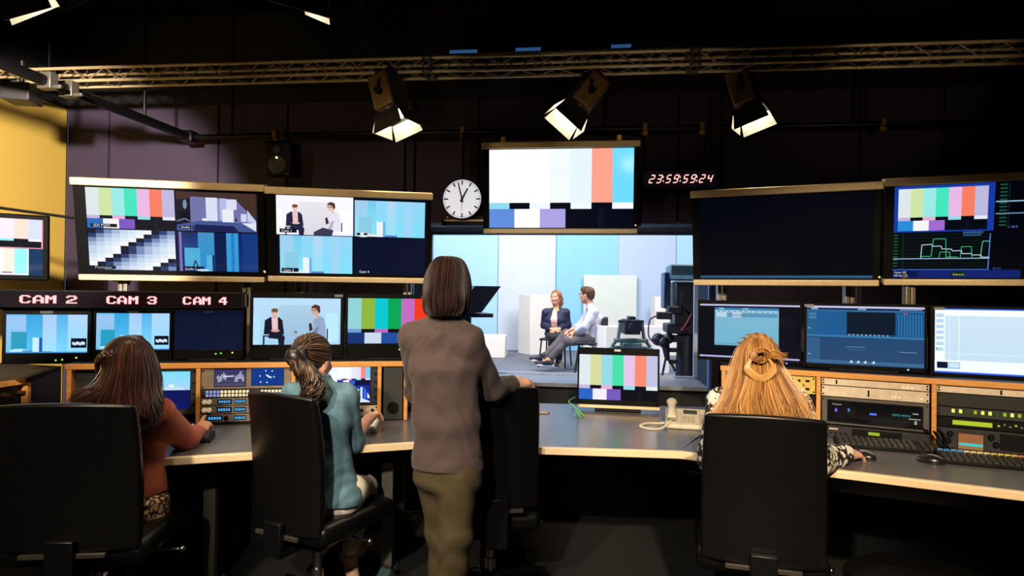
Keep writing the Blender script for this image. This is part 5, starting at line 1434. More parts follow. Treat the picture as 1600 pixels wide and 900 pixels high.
# ================================================================== organic shapes
class SDF:
    def __init__(s): s.p = []; s.cuts = []
    def cap(s, a, b, ra, rb=None, k=.03, flat=None):
        """round cone from a to b; flat=(axis, factor) squeezes it along an axis"""
        a = np.array(a, float); b = np.array(b, float); rb = ra if rb is None else rb
        s.p.append(('c', a, b, ra, rb, k, (np.array(flat[0], float), flat[1]) if flat else None)); return s
    def chain(s, pts, rs, k=.03, flat=None):
        for i in range(len(pts) - 1): s.cap(pts[i], pts[i + 1], rs[i], rs[i + 1], k, flat)
        return s
    def ell(s, c, r, R=None, k=.03):
        s.p.append(('e', np.array(c, float), np.array(r, float), np.array(R, float) if R is not None else np.eye(3), k)); return s
    def loft(s, sec, L, Fd, k=.04):
        """sec: list of (centre, half width along L, half depth along Fd)"""
        L = np.array(L, float); Fd = np.array(Fd, float)
        for (c0, w0, d0), (c1, w1, d1) in zip(sec, sec[1:]):
            s.p.append(('l', np.array(c0, float), np.array(c1, float), w0, w1, d0, d1, L, Fd, k))
        return s
    def sub(s, a, b, ra, rb=None, k=.01):
        s.p.append(('s', np.array(a, float), np.array(b, float), ra, ra if rb is None else rb, k)); return s
    def cut(s, p, n, r=9.0):
        s.cuts.append((np.array(p, float), np.array(V(n).normalized()), r)); return s
    def mesh(s, res, noise=None):
        lo = np.full(3, 1e9); hi = np.full(3, -1e9)
        bbs = []
        for q in s.p:
            if q[0] in 'cs': r = max(q[3], q[4]); l_ = np.minimum(q[1], q[2]) - r; h_ = np.maximum(q[1], q[2]) + r
            elif q[0] == 'e': r = q[2].max(); l_ = q[1] - r; h_ = q[1] + r
            else: r = max(q[3], q[4], q[5], q[6]); l_ = np.minimum(q[1], q[2]) - r; h_ = np.maximum(q[1], q[2]) + r
            pad = .02 + q[-2 if q[0] == 'c' else -1] if False else .05
            bbs.append((l_ - pad, h_ + pad)); 
            if q[0] != 's': lo = np.minimum(lo, l_ - .03); hi = np.maximum(hi, h_ + .03)
        n = np.ceil((hi - lo) / res).astype(int) + 1
        G = np.full(n, 1.0, np.float32)
        ax = [lo[i] + res * np.arange(n[i]) for i in range(3)]
        for q, (bl, bh) in zip(s.p, bbs):
            i0 = np.clip(((bl - lo) / res).astype(int), 0, n - 1); i1 = np.clip(((bh - lo) / res).astype(int) + 2, 1, n)
            if (i1 <= i0).any(): continue
            X = ax[0][i0[0]:i1[0], None, None]; Y = ax[1][None, i0[1]:i1[1], None]; Z = ax[2][None, None, i0[2]:i1[2]]
            if q[0] in 'cs':
                a, b, ra, rb = q[1:5]
                k = q[5]
                px, py, pz = X - a[0], Y - a[1], Z - a[2]
                d = b - a
                fl = q[6] if q[0] == 'c' else None
                t = np.clip((px * d[0] + py * d[1] + pz * d[2]) / max(1e-12, d @ d), 0, 1)
                ex, ey, ez = px - t * d[0], py - t * d[1], pz - t * d[2]
                if fl is not None:
                    f, m = fl; f = f / np.linalg.norm(f)
                    c = (ex * f[0] + ey * f[1] + ez * f[2]) * (m - 1)
                    ex, ey, ez = ex + f[0] * c, ey + f[1] * c, ez + f[2] * c
                D = np.sqrt(ex * ex + ey * ey + ez * ez) - (ra + t * (rb - ra))
                if fl is not None: D = D * .8
            elif q[0] == 'e':
                c, r, R, k = q[1:5]
                px, py, pz = X - c[0], Y - c[1], Z - c[2]
                u = px * R[0, 0] + py * R[1, 0] + pz * R[2, 0]; v = px * R[0, 1] + py * R[1, 1] + pz * R[2, 1]; w = px * R[0, 2] + py * R[1, 2] + pz * R[2, 2]
                k0 = np.sqrt((u / r[0]) ** 2 + (v / r[1]) ** 2 + (w / r[2]) ** 2); k1 = np.sqrt((u / r[0] ** 2) ** 2 + (v / r[1] ** 2) ** 2 + (w / r[2] ** 2) ** 2)
                D = k0 * (k0 - 1) / np.maximum(k1, 1e-6)
            else:
                a, b, w0, w1, d0, d1, L, Fd, k = q[1:10]
                px, py, pz = X - a[0], Y - a[1], Z - a[2]; d = b - a
                tt = (px * d[0] + py * d[1] + pz * d[2]) / (d @ d); t = np.clip(tt, 0, 1)
                ex, ey, ez = px - t * d[0], py - t * d[1], pz - t * d[2]
                wl = (ex * L[0] + ey * L[1] + ez * L[2]); wf = (ex * Fd[0] + ey * Fd[1] + ez * Fd[2])
                W = w0 + t * (w1 - w0); DD = d0 + t * (d1 - d0)
                over = (tt - t) * np.linalg.norm(d)
                rad = np.sqrt((wl / W) ** 2 + (wf / DD) ** 2 + (over / (DD * .6)) ** 2)
                gl = np.sqrt((wl / W ** 2) ** 2 + (wf / DD ** 2) ** 2 + (over / (DD * .6) ** 2) ** 2)
                D = rad * (rad - 1) / np.maximum(gl, 1e-6)
            D = D.astype(np.float32)
            sl = G[i0[0]:i1[0], i0[1]:i1[1], i0[2]:i1[2]]
            if q[0] == 's':
                h = np.maximum(k - np.abs(-D - sl), 0) / k; sl[...] = np.maximum(sl, -D) + h * h * k * .25
            else:
                h = np.maximum(k - np.abs(D - sl), 0) / k; sl[...] = np.minimum(D, sl) - h * h * k * .25
        X = ax[0][:, None, None]; Y = ax[1][None, :, None]; Z = ax[2][None, None, :]
        if noise is not None: G += noise(X, Y, Z).astype(np.float32)
        for p, nn, r in s.cuts:
            pl = (X - p[0]) * nn[0] + (Y - p[1]) * nn[1] + (Z - p[2]) * nn[2]
            if r > 5: G = np.maximum(G, pl.astype(np.float32))
            else:
                near = (X - p[0]) ** 2 + (Y - p[1]) ** 2 + (Z - p[2]) ** 2 < r * r
                G = np.where(near, np.maximum(G, pl), G).astype(np.float32)
        G = np.clip(G, -3 * res, 3 * res)
        G[0] = G[-1] = 3 * res; G[:, 0] = G[:, -1] = 3 * res; G[:, :, 0] = G[:, :, -1] = 3 * res
        g = openvdb.FloatGrid(3 * res); g.copyFromArray(np.ascontiguousarray(G))
        pts, quads = g.convertToQuads(0.0)
        pts = np.asarray(pts, float) * res + lo
        return pts, np.asarray(quads, int)

def mesh_from(name, pts, quads, m, parent=None, world=False):
    me = bpy.data.meshes.new(name)
    me.vertices.add(len(pts)); me.vertices.foreach_set('co', np.asarray(pts, np.float32).ravel())
    nq = len(quads); me.loops.add(nq * 4); me.polygons.add(nq)
    q = quads
    # orientation: make the signed volume positive
    a, b, c = pts[q[:, 0]], pts[q[:, 1]], pts[q[:, 2]]
    if np.einsum('ij,ij->i', a - pts.mean(0), np.cross(b - pts.mean(0), c - pts.mean(0))).sum() < 0: q = q[:, ::-1]
    me.loops.foreach_set('vertex_index', q.ravel().astype(np.int32))
    me.polygons.foreach_set('loop_start', (np.arange(nq) * 4).astype(np.int32))
    me.polygons.foreach_set('use_smooth', np.ones(nq, bool))
    me.update(calc_edges=True); me.validate()
    me.materials.append(m)
    o = bpy.data.objects.new(name, me); COL.objects.link(o)
    if parent is not None:
        o.parent = parent
        o.matrix_parent_inverse = WM(parent).inverted()
    return o

def person_root(base, sdf, res, m, label, noise=None):
    pts, q = sdf.mesh(res, noise)
    o = mesh_from('person', pts - np.array(base), q, m)
    o.location = base; o.matrix_world = Matrix.Translation(base)
    return tag(o, label, 'person')
def garment(name, par, sdf, res, m, noise=None, label=None):
    pts, q = sdf.mesh(res, noise)
    o = mesh_from(name, pts, q, m, par)
    if label: o['label'] = label
    return o

def folds(amp, f1=22.0, seed=0.0, dirs=((.6, .2, 1.0), (-.5, .4, .9), (1.0, .3, .2))):
    """cloth folds: warped ridges"""
    def fn(X, Y, Z):
        wx = X + .02 * np.sin(19 * Y + 11 * Z + seed); wz = Z + .025 * np.sin(13 * X + 17 * Y + seed * 1.7)
        s_ = 0
        for i, d in enumerate(dirs):
            ph = f1 * (1 + .37 * i) * (d[0] * wx + d[1] * Y + d[2] * wz) + seed * (i + 1)
            msk = .5 + .5 * np.sin(5.1 * (d[2] * X - d[0] * Z) + 3.3 * i + seed)
            s_ = s_ + np.abs(np.sin(ph)) ** 1.5 * msk
        # finer creases
        for i, d in enumerate(((.9, .2, .5), (-.7, .3, .8))):
            ph = f1 * 2.3 * (1 + .31 * i) * (d[0] * wx + d[1] * Y + d[2] * wz) + seed * 2.1 * (i + 1) + 1.2 * np.sin(9 * X - 7 * Z + seed)
            msk = np.clip(np.sin(7.3 * Z + 6.1 * X * (1 - 2 * i) + 4 * Y + seed * 3), 0, 1)
            s_ = s_ + .7 * np.abs(np.sin(ph)) ** 2 * msk
        return amp * (s_ - .75)
    return fn

def rotz(a): return Matrix.Rotation(math.radians(a), 3, 'Z')
def headframe(yaw, pitch=0, roll=0):
    """local x = right of the head, y = facing direction, z = up. yaw>0 turns the face to the picture's right, pitch>0 looks down"""
    return Matrix.Rotation(-math.radians(yaw), 3, 'Z') @ Matrix.Rotation(math.radians(-pitch), 3, 'X') @ Matrix.Rotation(math.radians(roll), 3, 'Y')

def head(S, c, R, s=1.0):
    """skull, jaw, nose, lips, brow, ears around the head centre c"""
    Rn = np.array(R)
    H = lambda x, y, z: np.array(c) + Rn @ np.array((x * s, y * s, z * s))
    S.ell(H(0, -.012, .025), (.076 * s, .096 * s, .090 * s), Rn, .02)
    S.ell(H(0, .030, -.035), (.060 * s, .062 * s, .082 * s), Rn, .03)
    S.ell(H(0, .062, -.088), (.030 * s, .026 * s, .024 * s), Rn, .03)         # chin
    S.cap(H(-.05, .0, -.055), H(0, .05, -.092), .022 * s, .02 * s, .03); S.cap(H(.05, .0, -.055), H(0, .05, -.092), .022 * s, .02 * s, .03)
    S.cap(H(0, .086, .012), H(0, .106, -.030), .009 * s, .013 * s, .014)        # nose
    S.ell(H(-.012, .096, -.034), (.009 * s, .010 * s, .008 * s), Rn, .008); S.ell(H(.012, .096, -.034), (.009 * s, .010 * s, .008 * s), Rn, .008)
    S.cap(H(-.034, .078, .030), H(.034, .078, .030), .011 * s, .011 * s, .02)   # brow
    S.ell(H(-.038, .068, -.022), (.022 * s, .02 * s, .018 * s), Rn, .02); S.ell(H(.038, .068, -.022), (.022 * s, .02 * s, .018 * s), Rn, .02)
    S.cap(H(-.02, .082, -.060), H(.02, .082, -.060), .0075 * s, .0075 * s, .008); S.cap(H(-.015, .081, -.070), H(.015, .081, -.070), .008 * s, .008 * s, .008)
    for sx in (-1, 1):
        S.ell(H(sx * .078, -.008, -.008), (.009 * s, .020 * s, .032 * s), Rn @ np.array(Matrix.Rotation(sx * -.35, 3, 'Z')), .008)
        S.ell(H(sx * .077, -.002, -.034), (.007 * s, .010 * s, .012 * s), Rn, .008)
        S.sub(H(sx * .031, .094, .010), H(sx * .031, .1, .010), .012 * s, .012 * s, .012)
        S.ell(H(sx * .031, .073, .010), (.0145 * s, .0125 * s, .0105 * s), Rn, .004)
    return H

def face_parts(par, H, s, R, iris=(60, 70, 80), lips=(186, 96, 92), brow=(80, 56, 40)):
    """eyes, brows, mouth as small parts"""
    for sx in (-1, 1):
        mb = MB(); mb.ball(H(sx * .031, .0795, .0105), .0085 * s, 10)
        e = mb.build('eye', mat('eye_white', (225, 222, 218), .2), par, world=True)
        mb = MB(); mb.ball(H(sx * .031, .0845, .0105), .0048 * s, 8); mb.build('iris', mat('iris_%d' % iris[0], iris, .2), e, world=True)
        mb = MB(); mb.tube([H(sx * .014, .091, .030), H(sx * .032, .0885, .035), H(sx * .050, .074, .030)], [.003 * s, .0035 * s, .002 * s], 6); mb.build('eyebrow', mat('brow_%d' % brow[0], brow, .7), par, world=True)
    mb = MB(); mb.tube([H(-.022, .084, -.063), H(-.01, .0895, -.064), H(0, .0905, -.065), H(.01, .0895, -.064), H(.022, .084, -.063)], [.002 * s, .0045 * s, .005 * s, .0045 * s, .002 * s], 6)
    mb.build('lips', mat('lips_%d' % lips[0], lips, .4), par, world=True)

def hand(S, wrist, d, up, side=1, s=1.0, curls=(.3, .35, .4, .45), thumb=(.5, .3), spread=.10, k=.006, point=None, thumb_out=.75):
    """palm and five fingers. d: direction wrist->fingers, up: back of the hand, side=+1 right hand (thumb on the -x side with palm down, seen along d)"""
    d = V(d).normalized(); up = V(up); up = (up - d * up.dot(d)).normalized()
    x = d.cross(up).normalized()                # to the right of the hand when looking along d
    tx = -x * side                              # thumb side
    w = V(wrist)
    mc = []
    offs = (.026, .009, -.009, -.025)
    lens = ((.040, .024, .020), (.045, .028, .021), (.041, .026, .021), (.032, .019, .018))
    rad = (.0086, .009, .0085, .0076)
    for i in range(4):
        base = w + d * (.082 - .004 * abs(i - 1)) * s + tx * offs[i] * s + up * (.004 * s if i in (1, 2) else 0)
        mc.append(base)
        S.cap(w + tx * offs[i] * .62 * s, base, .0165 * s, .0115 * s, .012)
    S.cap(w - d * .02 * s, w + d * .02 * s, .025 * s, .024 * s, .02, (up, 1.35))
    S.ell(w + d * .045 * s + tx * .02 * s - up * .006 * s, (.022 * s, .03 * s, .018 * s), np.array(Matrix((x, d, up)).transposed()), .015)
    for i in range(4):
        c = curls[i]; a0 = c if not isinstance(c, tuple) else c[0]
        cs = (c, c * 1.15, c * .8) if not isinstance(c, tuple) else c
        ang = 0; p = mc[i]; fd = (d + tx * spread * (1.2 - .8 * i)).normalized()
        r = rad[i] * s
        for j in range(3):
            ang += cs[j]
            dirv = (fd * math.cos(ang) - up * math.sin(ang)).normalized()
            q = p + dirv * lens[i][j] * s
            S.cap(p, q, r, r * .92, k); p = q; r *= .92
    tb = w + d * .022 * s + tx * .026 * s - up * .004 * s
    td = (d * (1 - thumb_out * .5) + tx * thumb_out - up * .25).normalized()
    p = tb; lens_t = (.042, .032, .026); r = .0125 * s
    for j in range(3):
        q = p + td * lens_t[j] * s
        S.cap(p, q, r, r * .9, .009); p = q; r *= .88
        td = (td * math.cos(thumb[1]) + (d - up * .3).normalized() * math.sin(thumb[1])).normalized()
    return S

M_skin = mat('skin_fair', (226, 168, 138), .5, vary=.05, scale=40, bump=.05, bscale=600)
M_skin2 = mat('skin_warm', (214, 150, 118), .5, vary=.05, scale=40, bump=.05, bscale=600)

# ------------------------------------------------------------------ hair
class Hair:
    def __init__(s, tones, r=.0026): s.mb = MB(); s.t = [rgb(c) for c in tones]; s.r = r
    def strand(s, pts, r=None, n=4, tone=None):
        r = r or s.r; m = len(pts)
        c = s.t[tone if tone is not None else random.randrange(len(s.t))]
        f = random.uniform(.8, 1.2); c = tuple(min(1, x * f) for x in c[:3]) + (1,)
        rs = [r * (.55 + .45 * math.sin(PI * min(1, (i + .6) / (m * .35 + .6)) / 2)) * (1 - .75 * max(0, (i / (m - 1) - .7) / .3)) for i in range(m)]
        s.mb.tube(pts, rs, n, True, 0, c)
    def sheet(s, guides, N, jit=.008, depth=.02, steps=6, wave=0.0, wf=3.0, lenvar=.1, out=None):
        """guides: list of polylines with equally many points; strands run between neighbouring guides"""
        g = [[V(p) for p in gl] for gl in guides]; m = len(g[0])
        for _ in range(N):
            u = random.random() * (len(g) - 1); i = min(int(u), len(g) - 2); f = u - i
            cut = 1 - lenvar * random.random()
            dz = (random.random() - .35) * depth
            j0 = V((random.gauss(0, jit * .4), random.gauss(0, jit * .4), random.gauss(0, jit * .4))); ph = random.random() * 1.4 + u * 1.1
            pts = []
            for k in range(m):
                p = g[i][k].lerp(g[i + 1][k], f)
                tt = k / (m - 1)
                p = p + j0 * (.3 + 1.2 * tt) + (out or V((0, -1, 0))) * dz * (.3 + .7 * min(1, tt * 2))
                pts.append(p)
            pts = smooth_path(pts, steps)
            L = max(4, int(len(pts) * cut)); pts = pts[:L]
            if wave:
                pts = [p + V((math.sin(ph + wf * i_ * .25), math.cos(ph * 1.3 + wf * i_ * .25), 0)) * wave * (i_ / len(pts)) for i_, p in enumerate(pts)]
            s.strand(pts)
    def build(s, name, m, par, base=None, res=.007):
        """base: SDF of the hair volume below the strands, joined into the same mesh"""
        if base is not None:
            pts, q = base.mesh(res)
            a, b, c = pts[q[:, 0]], pts[q[:, 1]], pts[q[:, 2]]
            if np.einsum('ij,ij->i', a - pts.mean(0), np.cross(b - pts.mean(0), c - pts.mean(0))).sum() < 0: q = q[:, ::-1]
            s.mb.add([tuple(p) for p in pts], [tuple(int(v) for v in f) for f in q], None, 0, tuple(x * .75 for x in s.t[0][:3]) + (1,))
        return s.mb.build(name, m, par, world=True, angle=80)

# ------------------------------------------------------------------ swivel chairs
M_leather = mat('black_leather', (7, 7, 8), .36, vary=.15, scale=30, bump=.06, bscale=300, spec=.5)
def swivel_chair(base, yaw, label, zb0, zb1, w, zs, lean=4, sd=.5):
    """base: floor point under the column. yaw>0: the sitter faces to the picture's right"""
    fr = Frame((base[0], base[1], 0), -yaw)
    t = thing('swivel_chair', label, 'chair', fr.M, 'black leather swivel chairs')
    # backrest: rounded slab, slightly curved, its rear face toward the viewer
    yb = -.24
    mb = MB(); nx, nz = 12, 14
    def surf(u, v, side):
        hw = w / 2 * (1 - .05 * v ** 3 + .0 * u); x = u * hw
        z = zb0 + (zb1 - zb0) * v
        cx = .035 * (u * u)                                # wraps forward at the sides
        y = yb + cx - math.tan(math.radians(lean)) * (z - zb0) + .03 * math.sin(PI * v) * .6
        th = .075 * (1 - .5 * abs(u) ** 6) * (1 - .45 * abs(2 * v - 1) ** 8)
        z -= .012 * u * u if v > .98 else 0
        return (x, y + (th if side else 0) - (0 if side else 0), z)
    vs = []; fs = []
    for side in (0, 1):
        for j in range(nz + 1):
            for i in range(nx + 1):
                vs.append(surf(-1 + 2 * i / nx, j / nz, side))
    o1 = (nx + 1) * (nz + 1); I = lambda s_, i, j: s_ * o1 + j * (nx + 1) + i
    for j in range(nz):
        for i in range(nx):
            fs.append((I(0, i, j), I(0, i + 1, j), I(0, i + 1, j + 1), I(0, i, j + 1))); fs.append((I(1, i, j), I(1, i, j + 1), I(1, i + 1, j + 1), I(1, i + 1, j)))
    for i in range(nx):
        fs.append((I(0, i, 0), I(1, i, 0), I(1, i + 1, 0), I(0, i + 1, 0))); fs.append((I(0, i, nz), I(0, i + 1, nz), I(1, i + 1, nz), I(1, i, nz)))
    for j in range(nz):
        fs.append((I(0, 0, j), I(0, 0, j + 1), I(1, 0, j + 1), I(1, 0, j))); fs.append((I(0, nx, j), I(1, nx, j), I(1, nx, j + 1), I(0, nx, j + 1)))
    mb.add(vs, fs); mb.build('backrest', M_leather, t, bevel=.022, angle=50, segs=4)
    # seat cushion
    mb = MB(); mb.bx(-w / 2 - .02, w / 2 + .02, -.20, sd - .20, zs - .10, zs)
    mb.build('seat', M_leather, t, bevel=.04, segs=5)
    mb = MB(); mb.bx(-.12, .12, -.12, .14, zs - .15, zs - .10); mb.bx(-.05, .05, -.27, -.1, zs - .14, zs - .115); mb.bx(-.05, .05, -.275, -.25, zs - .14, zb0 + .06)
    mb.build('mechanism', M_blackmetal, t, bevel=.005)
    mb = MB(); mb.tube([(w * .2, .05, zs - .125), (w / 2 + .06, .05, zs - .13)], .007, 8); mb.ball((w / 2 + .06, .05, zs - .13), .014); mb.build('lever', M_steel, t)
    mb = MB(); mb.bx(-w * .3, w * .3, yb - .012, yb + .004, zb0 - .012, zb0 + .006); mb.build('back_bracket', mat('bracket_grey', (74, 69, 60), .4, .5), t, bevel=.002)
    mb = MB(); mb.cyl((0, 0, .09), (0, 0, zs - .28), .03); mb.cyl((0, 0, zs - .28), (0, 0, zs - .14), .02); mb.build('gas_lift', M_steel, t)
    for k in range(5):
        a = 2 * PI * k / 5 + .3
        e = V((math.cos(a), math.sin(a), 0))
        mb = MB(); mb.tube([e * .02 + V((0, 0, .11)), e * .18 + V((0, 0, .095)), e * .31 + V((0, 0, .075))], [.028, .022, .016], 10); mb.build('base_leg', M_blackmetal, t)
        mb = MB(); c = e * .31; tng = V((-e.y, e.x, 0))
        mb.cyl(c + tng * .008 + V((0, 0, .027)), c + tng * .028 + V((0, 0, .027)), .027, n=14); mb.cyl(c - tng * .028 + V((0, 0, .027)), c - tng * .008 + V((0, 0, .027)), .027, n=14); mb.cyl(c + V((0, 0, .03)), c + V((0, 0, .08)), .009, n=8)
        mb.build('caster', M_black, t)
    return t, fr
# ================================================================== chairs
def chair_at(pxc, D, yaw, ztop, zbot, w, zs, label, lean=4, sd=.5):
    c = J(pxc, 620, D)                # centre of the back's rear face
    a = math.radians(-yaw)
    # rear face lies .24 m behind the column
    f = V((math.sin(math.radians(yaw)), math.cos(math.radians(yaw)), 0))
    b = c + f * .24
    return swivel_chair((b.x, b.y), yaw, label, zbot, ztop, w, zs, lean, sd)
chair_at(103, 2.40, -6, 1.070, .50, .51, .53, 'black leather swivel chair at far left, holding the woman in rust')
chair_at(437, 2.76, 27, 1.060, .45, .41, .50, 'black leather swivel chair holding the woman in the denim shirt')
chair_at(1195, 2.50, 16, 1.040, .44, .47, .48, 'black leather swivel chair holding the long-haired blonde woman')
chair_at(778, 2.95, -8, 1.072, .50, .41, .47, 'empty black swivel chair whose top corner the standing man holds')
# seat cushion poking in at the lower right
p = J(1530, 966, 2.1)
fr = Frame((p.x, p.y + .28, 0), -25)
t = thing('stool', 'low black padded stool at the lower right corner', 'stool', fr.M)
mb = MB(); mb.lathe([(.001, p.z - .07), (.20, p.z - .07), (.255, p.z - .05), (.27, p.z - .02), (.25, p.z), (.001, p.z + .008)], 36); mb.build('seat', M_leather, t)
mb = MB(); mb.cyl((0, 0, .08), (0, 0, p.z - .06), .028); mb.build('column', M_blackmetal, t)
mb = MB(); mb.lathe([(.26, 0), (.26, .02), (.06, .06), (.03, .1)], 28); mb.build('base', M_blackmetal, t)

# ================================================================== the standing man
A = lambda v: np.array(v, float)
def body_axes(yaw):
    f = V((math.sin(math.radians(yaw)), math.cos(math.radians(yaw)), 0)); l = V((f.y, -f.x, 0))
    return l, f          # l: to the person's right, f: facing
def shoe(par, ankle, d, m, sole=None, L=.26):
    d = V(d); d.z = 0; d.normalize(); a = V(ankle)
    z0 = a.z
    S = SDF(); h = .035
    heel = V((a.x, a.y, 0)) + V((0, 0, z0 - .055)) - d * .035; toe = heel + d * (L - .07)
    S.cap(A(heel), A(heel + d * .10), .036, .04, .03); S.cap(A(heel + d * .1), A(toe), .042, .034, .03, (V((0, 0, 1)), 1.3))
    S.cap(A(a + V((0, 0, .0))), A(heel + d * .05 + V((0, 0, .02))), .042, .045, .03)
    S.cut(A(heel - V((0, 0, .03))), (0, 0, -1))
    o = garment('shoe', par, S, .006, m)
    if sole:
        mb = MB(); x = d.cross(V((0, 0, 1)))
        pts = []
        for i in range(24):
            an = 2 * PI * i / 24; u = math.cos(an); v_ = math.sin(an)
            pts.append(heel + d * (L / 2 - .05 + u * (L / 2 - .005)) + x * v_ * (.036 + .008 * u))
        z = heel.z - .027
        mb.add([(p.x, p.y, z - .012) for p in pts] + [(p.x, p.y, z + .012) for p in pts], [tuple(range(23, -1, -1)), tuple(range(24, 48))] + [(i, (i + 1) % 24, 24 + (i + 1) % 24, 24 + i) for i in range(24)])
        mb.build('sole', sole, o, world=True)
    return o

Jm = lambda x, y, D: J(x, y, D - .12)
D0 = 2.85
l, f = body_axes(16)
hc = Jm(703, 447, 2.85); R = headframe(22, 6)
shR = Jm(731, 537, 2.80); shL = Jm(648, 531, 2.92)
elR = Jm(769, 607, 2.98); wrR = J(801, 601, 2.98)
elL = Jm(652, 612, 3.08); wrL = Jm(690, 640, 3.22)
neck = Jm(697, 505, 2.87)
hipc = Jm(700, 722, 2.87); waist = Jm(697, 655, 2.86); chest = Jm(694, 575, 2.85); shc = Jm(691, 527, 2.86)
hR, hL = Jm(717, 735, 2.83), Jm(684, 735, 2.92)
kR, kL = Jm(711, 838, 2.84), Jm(693, 836, 2.98)
aR, aL = Jm(702, 958, 2.92), Jm(692, 948, 3.06)
S = SDF()
H = head(S, A(hc), R, .93)
S.cap(A(hc + V((0, 0, -.05)) - f * .02), A(neck), .055, .058, .03)
S.loft([(A(shc), .14, .07), (A(chest), .145, .095), (A(waist), .13, .09), (A(hipc), .14, .10)], l, f, .05)
S.chain([A(shR), A(elR), A(wrR)], [.05, .038, .028]); S.chain([A(shL), A(elL), A(wrL)], [.05, .038, .028])
hd = (J(816, 597, 3.04) - wrR)
hand(S, wrR, (hd.normalized() + V((.35, .1, .05))).normalized(), V((-.1, -.55, 1)), 1, 1.08, curls=((.45, .8, .6), (.45, .85, .6), (.5, .85, .6), (.55, .85, .6)), thumb=(.5, .5))
hand(S, wrL, V((.3, .9, -.2)), V((0, .2, 1)), -1, 1.0)
S.chain([A(hR), A(kR), A(aR)], [.08, .052, .036]); S.chain([A(hL), A(kL), A(aL)], [.08, .052, .036])
S.cap(A(aR - V((0, 0, .05))), A(aR + f * .12 - V((0, 0, .07))), .03, .025); S.cap(A(aL - V((0, 0, .05))), A(aL + f * .12 - V((0, 0, .07))), .03, .025)
man = person_root(V((hipc.x, hipc.y, 0)), S, .0045, M_skin, 'standing man with brown bob hair, brown shirt and olive trousers, hand on the chair')
face_parts(man, H, .93, R)
# shirt
M_shirt = mat('brown_jersey', (76, 61, 57), .85, vary=.06, scale=60, bump=.12, bscale=500, sheen=.1)
S = SDF()
S.loft([(A(shc + V((0, 0, .0))), .143, .086), (A(chest), .153, .114), (A(waist), .146, .110), (A(hipc), .150, .115), (A(hipc - V((0, 0, .10))), .150, .116)], l, f, .04)
S.cap(A(neck - f * .035 + V((0, 0, -.01))), A(neck - f * .05 - V((0, 0, .06))), .05, .07, .03)
S.cap(A(neck + V((0, 0, .0))), A(shR + V((0, 0, .02))), .05, .062, .04); S.cap(A(neck), A(shL + V((0, 0, .02))), .05, .062, .04)
S.cap(A(neck + V((0, 0, .015))), A(neck - V((0, 0, .05))), .066, .08, .03)
S.chain([A(shR), A(elR)], [.071, .056], .035); S.chain([A(elR), A(wrR)], [.056, .044], .03)
S.chain([A(shL), A(elL), A(wrL)], [.071, .055, .042], .035)
hem = J(700, 733, 2.74)
S.cut(A(hem), (-.01, -.10, -1))
S.cut(A(wrR + (wrR - elR).normalized() * .0), (wrR - elR), .16); S.cut(A(wrL), (wrL - elL), .14)
S.cut(A(neck + V((0, 0, .045))), V((0, .35, 1)), .16)
def man_folds(X, Y, Z):
    base = folds(.0034, 24, 1.3, ((.9, .2, .7), (-.8, .3, .6), (1.0, .2, -.3)))(X, Y, Z)
    low = np.clip((1.05 - Z) / .3, 0, 1) * np.clip((Z - .72) / .12, 0, 1)
    crease = np.abs(np.sin(34 * (Z + .35 * (X + .28) * np.sign(X + .28) * 1.0 + .03 * np.sin(9 * X + 4 * Y)))) ** 2.2
    return base - .004 * low * (crease - .3)
sh = garment('shirt', man, S, .0055, M_shirt, man_folds)
# trousers
M_olive = mat('olive_cotton', (72, 60, 34), .85, vary=.1, scale=50, bump=.15, bscale=500)
S = SDF()
S.loft([(A(hipc + V((0, 0, .04))), .155, .112), (A(hipc - V((0, 0, .07))), .152, .118)], l, f, .05)
S.chain([A(hR - V((0, 0, .02))), A(kR), A(aR + V((0, 0, .0)))], [.092, .072, .066], .03); S.chain([A(hL - V((0, 0, .02))), A(kL), A(aL)], [.098, .073, .066], .03)
S.cut(A(aR - V((0, 0, .03))), (0, 0, -1))
def pant_folds(X, Y, Z):
    b = folds(.004, 15, 4.1)(X, Y, Z)
    kz = np.exp(-((Z - .42) / .16) ** 2)
    return b - .008 * kz * (np.abs(np.sin(21 * (Z + .5 * (X + .25)))) ** 2 - .3)
garment('trousers', man, S, .006, M_olive, pant_folds)
M_shoe = mat('dark_shoe', (26, 22, 20), .4)
shoe(man, aR, f, M_shoe); shoe(man, aL, f, M_shoe)
# hair: chin-length bob
Hr = Hair([(44, 29, 25), (56, 38, 32), (35, 23, 20), (70, 47, 39)], .0016)
base = SDF(); Rn = np.array(R)
HP = lambda x, y, z: V(A(hc) + Rn @ np.array((x, y, z)) * .945)
base.ell(A(HP(0, -.020, .026)), (.086, .100, .092), Rn, .02)
base.ell(A(HP(0, -.035, -.05)), (.090, .082, .090), Rn, .04)
base.sub(A(HP(0, .13, -.05)), A(HP(0, .16, -.05)), .085, .085, .02)
gd = []
for k in range(13):
    a = math.radians(-150 + k * 25)     # around the head, 0 = back
    sx, cy = math.sin(a), -math.cos(a)
    gd.append([HP(.012 * sx, -.01 + .01 * cy, .131), HP(.062 * sx, -.02 + .07 * cy, .112), HP(.093 * sx, -.02 + .105 * cy, .045), HP(.099 * sx, -.024 + .108 * cy, -.035), HP(.093 * sx, -.024 + .100 * cy, -.10), HP(.070 * sx, -.03 + .078 * cy, -.150 + .012 * abs(sx))])
Hr.sheet(gd, 2000, .008, .0, 5, .0035, 2.2, .07)
Hr.build('hair', attr_mat('brown_hair', .5, .3), man, base)
